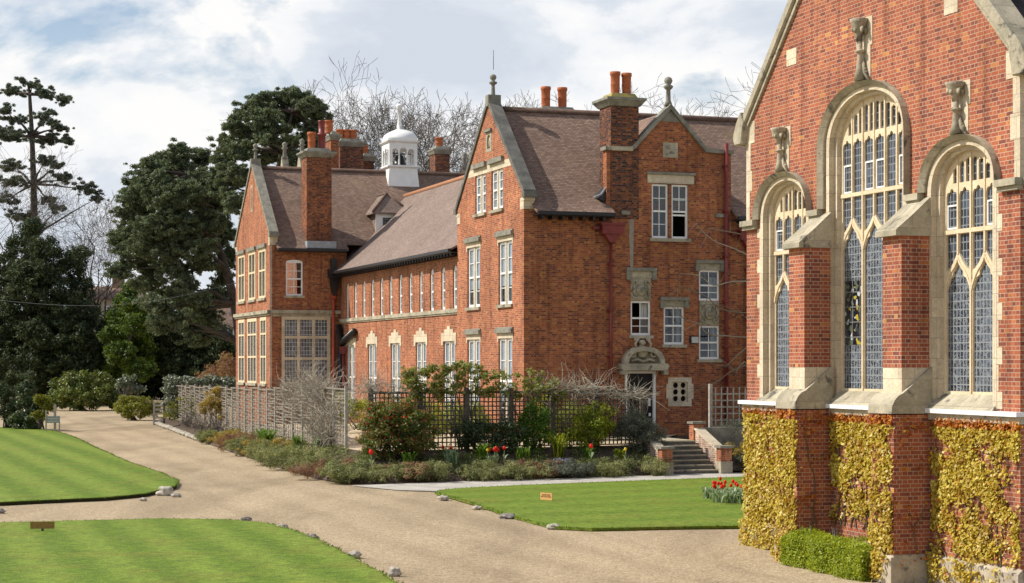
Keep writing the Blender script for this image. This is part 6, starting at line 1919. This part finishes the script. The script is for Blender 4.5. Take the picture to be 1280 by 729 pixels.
# ------------------------------------------------------------------ trees
def limb_path(a, b, sag=.0, wob=.12, n=5):
    a, b = Vector(a), Vector(b)
    L = (b - a).length
    P = []
    for i in range(n + 1):
        t = i / n
        p = a.lerp(b, t) + Vector((0, 0, sag * L * math.sin(math.pi * t)))
        if 0 < i < n: p += Vector((random.gauss(0, wob), random.gauss(0, wob), random.gauss(0, wob))) * L * .12
        P.append(p)
    return P
def pine_tree(name, label, px, dist, trunk, pads, nleaf, L, W, mat, cs, nc, bark='bark_pine', r0=.45, shell=.1, up=.45, limbs=True, group=None, outward=.35, dens=1.0):
    """trunk and pads in photo points at a distance; pads: (px, py, rx_px, ry_px, depth offset)"""
    k = dist / F_PX
    x0 = (px - 640) * k
    t = thing(name, label, 'tree', (x0, dist, 0), group)
    T = [Vector((x0, dist, -.2))] + [at_depth(a, b, dist) for a, b in trunk]
    m = MB()
    m.tube(T, [r0 * (1 - .8 * i / (len(T) - 1)) for i in range(len(T))], 8)
    E, S = [], []
    for p in pads:
        q = at_depth(p[0], p[1], dist + p[4])
        nb = int(dens * (16 + p[2] * p[3] * k * k * 13))
        for j in range(nb):                            # sprays: short branches set with needle tufts
            a = random.uniform(0, 6.283)
            el = random.uniform(-1, 1)
            o_ = Vector((q.x + random.uniform(-.35, .35) * p[2] * k, q.y + random.uniform(-.35, .35) * p[2] * k, q.z + el * p[3] * k * .8))
            e = o_ + Vector((math.cos(a), math.sin(a), 0)) * p[2] * k * random.uniform(.3, 1.15) + Vector((0, 0, random.uniform(-.25, .45) * p[3] * k))
            n = max(2, int((e - o_).length / (cs * .95)))
            for i in range(n + 1):
                t_ = i / n
                if t_ < .15: continue
                c = o_.lerp(e, t_) + Vector((random.gauss(0, .22), random.gauss(0, .22), random.gauss(.08, .18)))
                f = cs * random.uniform(.45, 1.1) * (1.1 - .35 * t_)
                S.append((c.x, c.y, c.z, f, f, f * .62))
            if random.random() < .25: m.tube([o_, o_.lerp(e, .5), e], [.05, .035, .012], 3, True, False)
        E.append((q.x, q.y, q.z, p[2] * k, max(1.0, p[2] * k * .9), p[3] * k))
        if limbs:
            best = min(T[1:], key=lambda c: (c - Vector((q.x, q.y, q.z - .25 * (q - c).length))).length)
            m.tube(limb_path(best, (q.x, q.y, q.z - p[3] * k * .3), .05), [r0 * .35, r0 * .3, r0 * .22, r0 * .16, r0 * .1, r0 * .04], 6)
            for j in range(4):
                e = (q.x + random.uniform(-.8, .8) * p[2] * k, q.y + random.uniform(-.6, .6) * p[2] * k, q.z + random.uniform(-.4, .7) * p[3] * k)
                m.tube(limb_path((q.x, q.y, q.z - p[3] * k * .3), e, .05, .2, 3), [r0 * .12, r0 * .09, r0 * .06, r0 * .02], 4)
    m.build('trunk', M[bark], t, fix=False)
    leaf_cloud('crown', S, nleaf, L, W, M[mat], t, shell=shell, outward=outward, upward=up, droop=.05)
    return t
# the tall open pine at the left
pine_tree('pine_tree', 'tall open pine with flat tiers of branches at the left edge', 43, 196, [(43, 300), (42, 230), (40, 170), (37, 118), (35, 103)],
    [(40, 108, 14, 7, 0), (16, 115, 15, 6, 2), (58, 117, 12, 5, -1), (78, 125, 16, 4, 0), (6, 137, 12, 5, 0), (60, 148, 16, 6, -2), (76, 160, 14, 5, 1), (22, 150, 18, 5, 3), (18, 172, 22, 8, -2), (62, 175, 24, 7, 2), (84, 178, 8, 5, 0), (2, 168, 10, 8, 1), (55, 203, 14, 5, -1), (72, 208, 10, 4, 2), (15, 207, 18, 6, 2), (80, 224, 20, 6, 0), (106, 238, 18, 6, 0), (120, 248, 10, 4, 1), (20, 228, 20, 6, -2), (8, 250, 16, 7, 0), (62, 252, 14, 4, 2), (30, 270, 22, 6, 1), (70, 262, 10, 4, -2)],
    85000, .28, .06, 'pine_tall', .42, 700, r0=.5, dens=.62)
# broad dark pines
pine_tree('pine_tree', 'broad dark pine with a rounded crown left of the school', 303, 150, [(303, 480), (302, 430), (294, 380), (282, 335), (268, 295), (252, 255), (236, 220)],
    [(228, 196, 18, 12, 0), (205, 205, 16, 12, 3), (184, 212, 15, 11, -2), (250, 200, 14, 12, 2), (168, 235, 18, 14, 2), (195, 235, 22, 16, -3), (225, 228, 24, 18, 2), (258, 232, 20, 18, -2), (160, 262, 16, 14, 0), (185, 270, 24, 16, 4), (218, 268, 24, 16, -4), (252, 272, 20, 16, 3), (165, 292, 18, 12, 2), (195, 305, 22, 12, -3), (236, 300, 20, 10, 3), (160, 316, 16, 10, 0), (188, 335, 26, 11, 3), (222, 340, 18, 9, -2), (272, 255, 16, 18, 2), (282, 290, 12, 12, 4), (150, 340, 14, 8, 0), (205, 372, 26, 12, 5), (240, 392, 24, 12, 4), (205, 405, 22, 14, 6), (250, 420, 22, 14, 5), (275, 225, 15, 13, 1), (268, 306, 20, 12, 3), (284, 326, 12, 11, 2), (252, 330, 16, 9, -2), (280, 350, 12, 9, 3), (228, 356, 20, 9, -3), (150, 300, 12, 10, 0), (196, 385, 16, 9, -4), (222, 398, 18, 9, -4), (248, 376, 14, 8, -3), (215, 250, 26, 16, -4), (240, 245, 22, 16, -4), (200, 288, 26, 14, -4), (232, 284, 24, 13, -4), (175, 312, 22, 12, -3), (215, 318, 24, 12, -3), (250, 312, 20, 11, -4), (176, 250, 20, 14, 0), (268, 280, 18, 14, -3), (272, 372, 18, 12, 5), (184, 356, 22, 10, 2), (232, 378, 22, 10, 3), (262, 398, 20, 12, 4), (212, 222, 22, 12, 3)],
    330000, .28, .075, 'pine', .50, 1500, r0=.6, dens=1.3)
pine_tree('pine_tree', 'tall dark pine rising behind the far chimneys', 318, 138, [(318, 470), (322, 400), (328, 320), (340, 250), (352, 190), (366, 140)],
    [(370, 122, 16, 8, 0), (350, 128, 16, 9, 2), (386, 132, 13, 7, -2), (398, 142, 10, 6, 0), (325, 132, 16, 9, 0), (308, 142, 14, 10, 2), (334, 150, 22, 11, -3), (362, 152, 22, 11, 3), (392, 160, 14, 8, 1), (292, 160, 14, 9, -1), (312, 168, 22, 11, 3), (345, 172, 24, 11, -3), (378, 178, 20, 9, 2), (286, 182, 14, 9, 2), (305, 192, 22, 11, -2), (338, 196, 24, 10, 3), (370, 202, 20, 9, -2), (280, 205, 16, 11, 1), (300, 218, 18, 11, -3), (284, 232, 14, 12, 2), (292, 255, 10, 14, -1), (400, 178, 8, 6, 0)],
    180000, .26, .065, 'pine', .46, 1100, r0=.5, dens=1.2)
# the dark yew mass on the left
def solid_tree(name, label, px, dist, E_px, nleaf, L, W, mat, nc, cs, r0=.5, top=None, group=None, droop=.3, bark='bark', upward=.25):
    k = dist / F_PX
    x0 = (px - 640) * k
    t = thing(name, label, 'tree', (x0, dist, 0), group)
    E = []
    for p in E_px:
        q = at_depth(p[0], p[1], dist + p[4])
        E.append((q.x, q.y, q.z, p[2] * k, max(1.0, p[2] * k * .8), p[3] * k))
    m = MB()
    tz = max(e[2] for e in E)
    tr_ = [(x0, dist, -.2), (x0 + .1, dist, tz * .35), (x0 - .1, dist, tz * .7), (x0, dist, tz)]
    m.tube(tr_, [r0, r0 * .8, r0 * .45, r0 * .08], 8)
    for e in E:
        m.tube(limb_path((x0, dist, max(.5, e[2] * .7)), e[:3], .03), [r0 * .3, r0 * .25, r0 * .2, r0 * .15, r0 * .1, r0 * .04], 5)
    m.build('trunk', M[bark], t, fix=False)
    C = clumps(E, nc, cs)
    core = np.array([(e[0], e[1], e[2], e[3] * .75, e[4] * .75, e[5] * .75) for e in E])
    leaf_cloud('crown', np.vstack([C, core]), nleaf, L, W, M[mat], t, shell=.25, outward=.5, upward=upward, droop=droop)
    return t
solid_tree('yew_tree', 'huge dark conifer with a ragged pointed top on the left', 40, 174, [(42, 286, 12, 12, 0), (30, 305, 20, 14, 2), (58, 308, 20, 14, -2), (20, 330, 26, 18, 0), (60, 332, 32, 18, 3), (88, 330, 18, 14, 0), (100, 318, 16, 8, 2), (8, 355, 28, 24, 2), (48, 362, 36, 24, -3), (92, 362, 26, 22, 2), (15, 395, 32, 26, -2), (60, 402, 40, 26, 3), (105, 400, 26, 24, 0), (20, 435, 36, 24, 0), (70, 440, 40, 24, 3), (112, 438, 26, 22, 0), (14, 470, 36, 24, 4), (66, 476, 42, 22, 5), (112, 470, 30, 22, 4), (40, 345, 30, 20, -3), (0, 420, 30, 30, -3), (40, 425, 40, 26, -4), (85, 390, 34, 26, -3), (85, 425, 36, 26, -4), (30, 460, 44, 26, -4), (90, 462, 40, 26, -4), (124, 455, 20, 26, -3)], 150000, .34, .11, 'yew', 2000, .52, .6)
solid_tree('conifer_tree', 'fresh green conifer lit along its left side', 160, 168, [(163, 362, 9, 9, 0), (157, 378, 14, 11, 1), (168, 384, 14, 11, -1), (150, 398, 16, 12, 2), (170, 404, 18, 12, -2), (142, 418, 16, 12, 0), (166, 424, 22, 14, 2), (150, 442, 20, 14, -2), (178, 440, 16, 14, 2), (148, 460, 20, 14, 2), (176, 462, 18, 14, -2)], 34000, .28, .10, 'bright_conifer', 520, .42, .3)
solid_tree('dark_tree', 'almost black evergreen mass behind the far end of the drive', 225, 176, [(190, 405, 24, 24, 0), (225, 415, 26, 24, 3), (262, 425, 24, 22, 0), (190, 440, 26, 26, 2), (225, 450, 28, 24, -3), (262, 455, 26, 24, 2), (292, 450, 20, 24, 3), (180, 475, 28, 22, 0), (220, 482, 32, 20, 3), (262, 484, 30, 20, 3), (165, 440, 30, 34, 4), (160, 475, 34, 26, 5), (205, 425, 30, 26, -3), (235, 468, 34, 26, -4), (270, 440, 26, 28, -3), (145, 410, 20, 24, 6)], 90000, .38, .13, 'yew', 1100, .6, .5)
solid_tree('russet_shrub', 'russet brown shrub between the dark evergreens and the far gable', 282, 128, [(282, 455, 16, 12, 0), (268, 466, 16, 10, 1), (292, 462, 12, 12, 0), (258, 474, 14, 8, 0)], 3600, .26, .05, 'heather_red', 90, .4, .15)
# shrubs at the far end of the drive
def far_bush(name, label, px, py, E, n, L, W, mat, nc, cs, group=None, stem=6):
    x, y = on_ground(px, py)
    k = y / F_PX
    t = thing(name, label, 'shrub', (x, y, 0), group)
    EE = [(x + (e[0] - px) * k, y + e[4], EYE + (HORIZON - e[1]) * k, e[2] * k, e[2] * k * .8, e[3] * k) for e in E]
    C = clumps(EE, nc, cs)
    core = np.array([(e[0], e[1], e[2], e[3] * .75, e[4] * .75, e[5] * .75) for e in EE])
    leaf_cloud('foliage', np.vstack([C, core]), n, L, W, M[mat], t, shell=.2, outward=.5, upward=.4, droop=.15)
    m = MB()
    for i in range(stem):
        c = C[RNG.integers(len(C))]
        m.tube(limb_path((x + random.uniform(-.3, .3), y, -.05), c[:3], .03, .12, 3), [.05, .04, .03, .01], 5)
    m.build('stem', M['bark'], t, fix=False)
    return t
far_bush('laurel_bush', 'large glossy yellow green laurel at the bend of the drive', 105, 513, [(95, 478, 20, 14, 0), (118, 482, 22, 16, 1), (75, 486, 16, 14, 1), (105, 496, 30, 15, -1), (135, 494, 12, 14, 0), (70, 502, 16, 9, 0), (140, 505, 8, 8, 0)], 15000, .26, .11, 'laurel', 220, .42)
far_bush('young_conifer', 'tall grey green shrub on the left beside the notice board', 35, 538, [(35, 474, 8, 12, 0), (34, 492, 14, 13, 0), (26, 508, 16, 12, 1), (45, 510, 14, 14, 0), (38, 525, 18, 12, -.5), (22, 526, 14, 8, 0)], 11000, .17, .06, 'dark_leaf', 180, .26, None, 10)
far_bush('round_shrub', 'round dark shrub on thin bare stems at the left edge', 8, 537, [(5, 488, 12, 10, 0), (12, 500, 14, 12, 1), (-6, 502, 14, 14, 0), (8, 514, 14, 8, 0)], 7000, .16, .05, 'dark_leaf', 120, .26, None, 14)
far_bush('yellow_shrub', 'bright yellow green shrub left of the notice board posts', 52, 539, [(53, 500, 8, 6, 0), (60, 508, 7, 6, 0), (48, 520, 8, 6, 0)], 2200, .15, .07, 'yellow_bush', 50, .2)
far_bush('pale_shrub', 'pale leaved shrub beside the dark car', 152, 512, [(155, 474, 10, 5, 2), (146, 480, 10, 6, 2), (164, 486, 8, 6, 2)], 1500, .24, .10, 'variegated', 40, .35)
far_bush('golden_bush', 'low golden green bush where the bed meets the drive', 172, 525, [(160, 503, 14, 8, 0), (178, 505, 15, 9, 0), (170, 513, 22, 10, -.6), (150, 510, 9, 8, 0), (192, 513, 9, 9, 0)], 9000, .17, .06, 'yellow_bush', 160, .28)
# clipped variegated hedge behind the woven fence
x, y = at_depth(250, 500, 121).x, 121
t = thing('variegated_hedge', 'clipped grey and cream leaved hedge behind the far end of the woven fence', 'hedge', (x, y, 0))
k = 121 / F_PX
E = []
for i in range(16):
    px = 212 + i * 5.6
    for py, r_ in ((478, 7.5), (488, 8), (500, 9), (514, 9)):
        if py > 490 and px > 236: continue
        q = at_depth(px, py, 121 + (px - 212) * .012)
        E.append((q.x, q.y, q.z, r_ * k * 1.1, .6, r_ * k))
C = clumps(E, 320, .26)
leaf_cloud('foliage', np.vstack([C, np.array(E)]), 15000, .16, .08, M['variegated'], t, shell=.5, outward=.6, upward=.3)
m = MB()
for e in E[::6]: m.tube([(e[0], e[1], -.05), (e[0], e[1], e[2])], [.04, .02], 5)
m.build('stem', M['bark'], t)

# bare winter trees
def bare_tree(name, label, px, dist, top_py, spread_px, mat='bark', seed=0, r0=.42, depth=7, lean=0, fork=.3, group=None, twig=.026):
    rr = random.Random(seed)
    k = dist / F_PX
    x0 = (px - 640) * k
    H = EYE + (HORIZON - top_py) * k
    t = thing(name, label, 'tree', (x0, dist, 0), group)
    tr_, tw = MB(), MB()
    S = spread_px * k
    cnt = [0]
    def grow(p, d, L, r, lev):
        n = 4 if lev < 3 else 3
        P = [p]
        for i in range(n):
            d = (d + Vector((rr.gauss(0, .17), rr.gauss(0, .17), rr.gauss(.05, .13)))).normalized()
            P.append(P[-1] + d * (L / n))
        r1 = max(twig * .6, r * .62)
        (tr_ if lev < 4 else tw).tube(P, [r + (r1 - r) * i / n for i in range(n + 1)], 6 if lev < 2 else (4 if lev < 4 else 3), True, False)
        cnt[0] += 1
        if lev >= depth or P[-1].z > H * 1.02: return
        for i in range(3 if lev < 3 else (rr.choice((2, 2, 3)) if lev < depth - 1 else 3)):
            a = rr.uniform(0, 6.283)
            side = d.orthogonal().normalized()
            side = (Matrix.Rotation(a, 3, d) @ side)
            nd = (d * rr.uniform(.7, 1.0) + side * rr.uniform(.5, 1.05) + Vector((0, 0, .06))).normalized()
            j = rr.choice((n, n, n - 1)) if i else n
            grow(P[j], nd, L * rr.uniform(.58, .84), r1 * rr.uniform(.55, .8), lev + 1)
    base = Vector((x0, dist, -.2))
    fork_h = H * fork
    tr_.tube([base, base + Vector((lean * .2, 0, fork_h * .5)), base + Vector((lean * .5, 0, fork_h))], [r0, r0 * .85, r0 * .75], 8)
    L0 = (H - fork_h) * .38
    for i in range(7):                                 # leading limbs fanned out from the fork
        a = i * 2.4 + rr.uniform(-.3, .3)
        q = .15 + .85 * (i / 6)
        d = Vector((math.cos(a) * S / (H - fork_h) * 1.15 * q, math.sin(a) * S / (H - fork_h) * .9 * q, 1)).normalized()
        grow(base + Vector((lean * .5, 0, fork_h * rr.uniform(.8, 1.0))), d, L0 * rr.uniform(.85, 1.15), r0 * .5, 1)
    tr_.build('trunk', M[mat], t, fix=False)
    tw.build('twigs', M['twig'], t, fix=False)
    return t
bare_tree('bare_tree', 'large bare spreading tree right behind the white cupola', 525, 142, 104, 70, 'bark', 5, .5, 7, 0, .42)
bare_tree('bare_tree', 'bare tree with pale limbs between the cupola and the far chimneys', 462, 150, 122, 22, 'bark', 9, .45, 7, 0, .42)
bare_tree('bare_tree', 'smaller bare tree behind the lone right hand far chimney', 582, 155, 150, 38, 'bark', 14, .36, 7, 0, .36)
bare_tree('bare_tree', 'bare tree tops just over the ridge of the front block', 655, 150, 138, 26, 'bark', 3, .32, 7, 0, .4)
bare_tree('bare_tree', 'bare tree top between the front block ridge and the chapel coping', 918, 140, 124, 16, 'bark', 8, .3, 7, 0, .4)
bare_tree('bare_tree', 'bare thicket tree in the gap between the tall pine and the dark pines', 125, 188, 258, 40, 'bark', 21, .32, 7, 0, .34)
bare_tree('bare_tree', 'bare tree tangled below the tall pine at the left edge', 8, 188, 195, 40, 'bark', 26, .34, 7, 0, .34)

# ------------------------------------------------------------------ houses glimpsed through the trees, car, cable
M['brick_far'] = brick_mat('distant yellow brick', [(0, (.30, .20, .10)), (.5, (.42, .30, .16)), (1, (.50, .36, .2))], (.4, .34, .26))
M['plaster_far'] = plain('pale distant wall', (.42, .38, .30), .9, .1, .12, 1)
def far_house(label, px0, px1, y_eave, y_ridge, dist, mat, wins, chim=None):
    a, b = at_depth(px0, y_eave, dist), at_depth(px1, y_eave, dist)
    zr = at_depth(px0, y_ridge, dist).z
    t = thing('house', label, 'house', ((a.x + b.x) / 2, dist, 0))
    w = part(MB().box(a.x, b.x, dist, dist + 8, 0, a.z).prism([(a.x, dist, a.z + .001), (a.x, dist + 8, a.z + .001), (a.x, dist + 4, zr - .1)], [(b.x, dist, a.z + .001), (b.x, dist + 8, a.z + .001), (b.x, dist + 4, zr - .1)]), 'wall', mat, t)
    rf = part(MB().sheet([(a.x - .3, dist - .35, a.z - .1), (a.x - .3, dist + 4, zr), (a.x - .3, dist + 8.35, a.z - .1)], [(b.x + .3, dist - .35, a.z - .1), (b.x + .3, dist + 4, zr), (b.x + .3, dist + 8.35, a.z - .1)], .15), 'roof', 'tile', t)
    for px, py in wins:
        q = at_depth(px, py, dist)
        f = part(MB().ring(lambda x, z, d: (x, dist + d, z), rect(q.x - .6, q.x + .6, q.z - .8, q.z + .8), rect(q.x - .5, q.x + .5, q.z - .7, q.z + .7), -.06, .04, True).box(q.x - .04, q.x + .04, dist - .05, dist - .01, q.z - .7, q.z + .7), 'window', 'white', t)
        part(MB().box(q.x - .5, q.x + .5, dist - .02, dist - .004, q.z - .7, q.z + .7), 'pane', 'leaded', f)
    if chim:
        q = at_depth(chim[0], chim[1], dist)
        part(MB().box(q.x - .55, q.x + .55, dist + 3.4, dist + 4.6, a.z, q.z).box(q.x - .65, q.x + .65, dist + 3.3, dist + 4.7, q.z, q.z + .2), 'chimney', 'brick_far', t)
    return t
far_house('pale house with a red tiled roof and chimney glimpsed between the conifers on the left', 88, 165, 372, 356, 195, 'plaster_far', [(118, 392), (132, 412), (140, 392), (104, 410)], (138, 345))
far_house('brown roofed house glimpsed through the pine limbs left of the school', 222, 330, 408, 372, 190, 'plaster_far', [(232, 420), (262, 420), (285, 420)])
# dark car half hidden by the laurel
cx_, cy_ = at_depth(150, 495, 176).x, 176
car = thing('parked_car', 'dark blue car half hidden behind the laurel at the end of the drive', 'car', (cx_, cy_, 0))
M['car_paint'] = plain('dark blue car paint', (.012, .018, .035), .25, .6, .05)
prof = [(-2.0, .35), (-2.05, .75), (-1.75, .92), (-1.0, 1.0), (-.45, 1.42), (.95, 1.45), (1.6, 1.05), (2.05, .95), (2.1, .4)]
m = MB().prism([(cx_ + a, cy_ - .82, z) for a, z in prof], [(cx_ + a, cy_ + .82, z) for a, z in prof])
m.build('body', M['car_paint'], car, bevel=.06)
for a0, a1, a2, a3 in ((-.78, -.36, .22, .22), (.30, .30, .90, 1.28)):
    part(MB().add([(cx_ + a0, cy_ - .835, 1.02), (cx_ + a1, cy_ - .835, 1.37), (cx_ + a2, cy_ - .835, 1.38), (cx_ + a3, cy_ - .835, 1.04)], [(0, 1, 2, 3)]), 'window', 'leaded', car)
for a in (-1.3, 1.32):
    for s in (-.80, .80):
        w = part(MB().tube([(cx_ + a, cy_ + s - .1, .32), (cx_ + a, cy_ + s + .1, .32)], .32, 16), 'wheel', 'plastic_dark', car)
        part(MB().tube([(cx_ + a, cy_ + s - .115, .32), (cx_ + a, cy_ + s + .115, .32)], .19, 12), 'rim', 'lead', w)
for s in (-.6, .6): part(MB().box(cx_ - 2.07, cx_ - 1.95, cy_ + s - .16, cy_ + s + .16, .66, .80), 'headlight', 'plastic_grey', car)
# overhead cable
a, b = at_depth(-40, 371, 120), at_depth(300, 352, 150)
P = [a.lerp(b, i / 14) - Vector((0, 0, 1.2 * math.sin(math.pi * i / 14))) for i in range(15)]
m = MB().tube([tuple(p) for p in P], .012, 5)
tag(m.build('overhead_cable', M['sign_grey'], None, tuple(P[7])), 'thin grey cable slung before the dark conifer', 'cable').location = P[7]
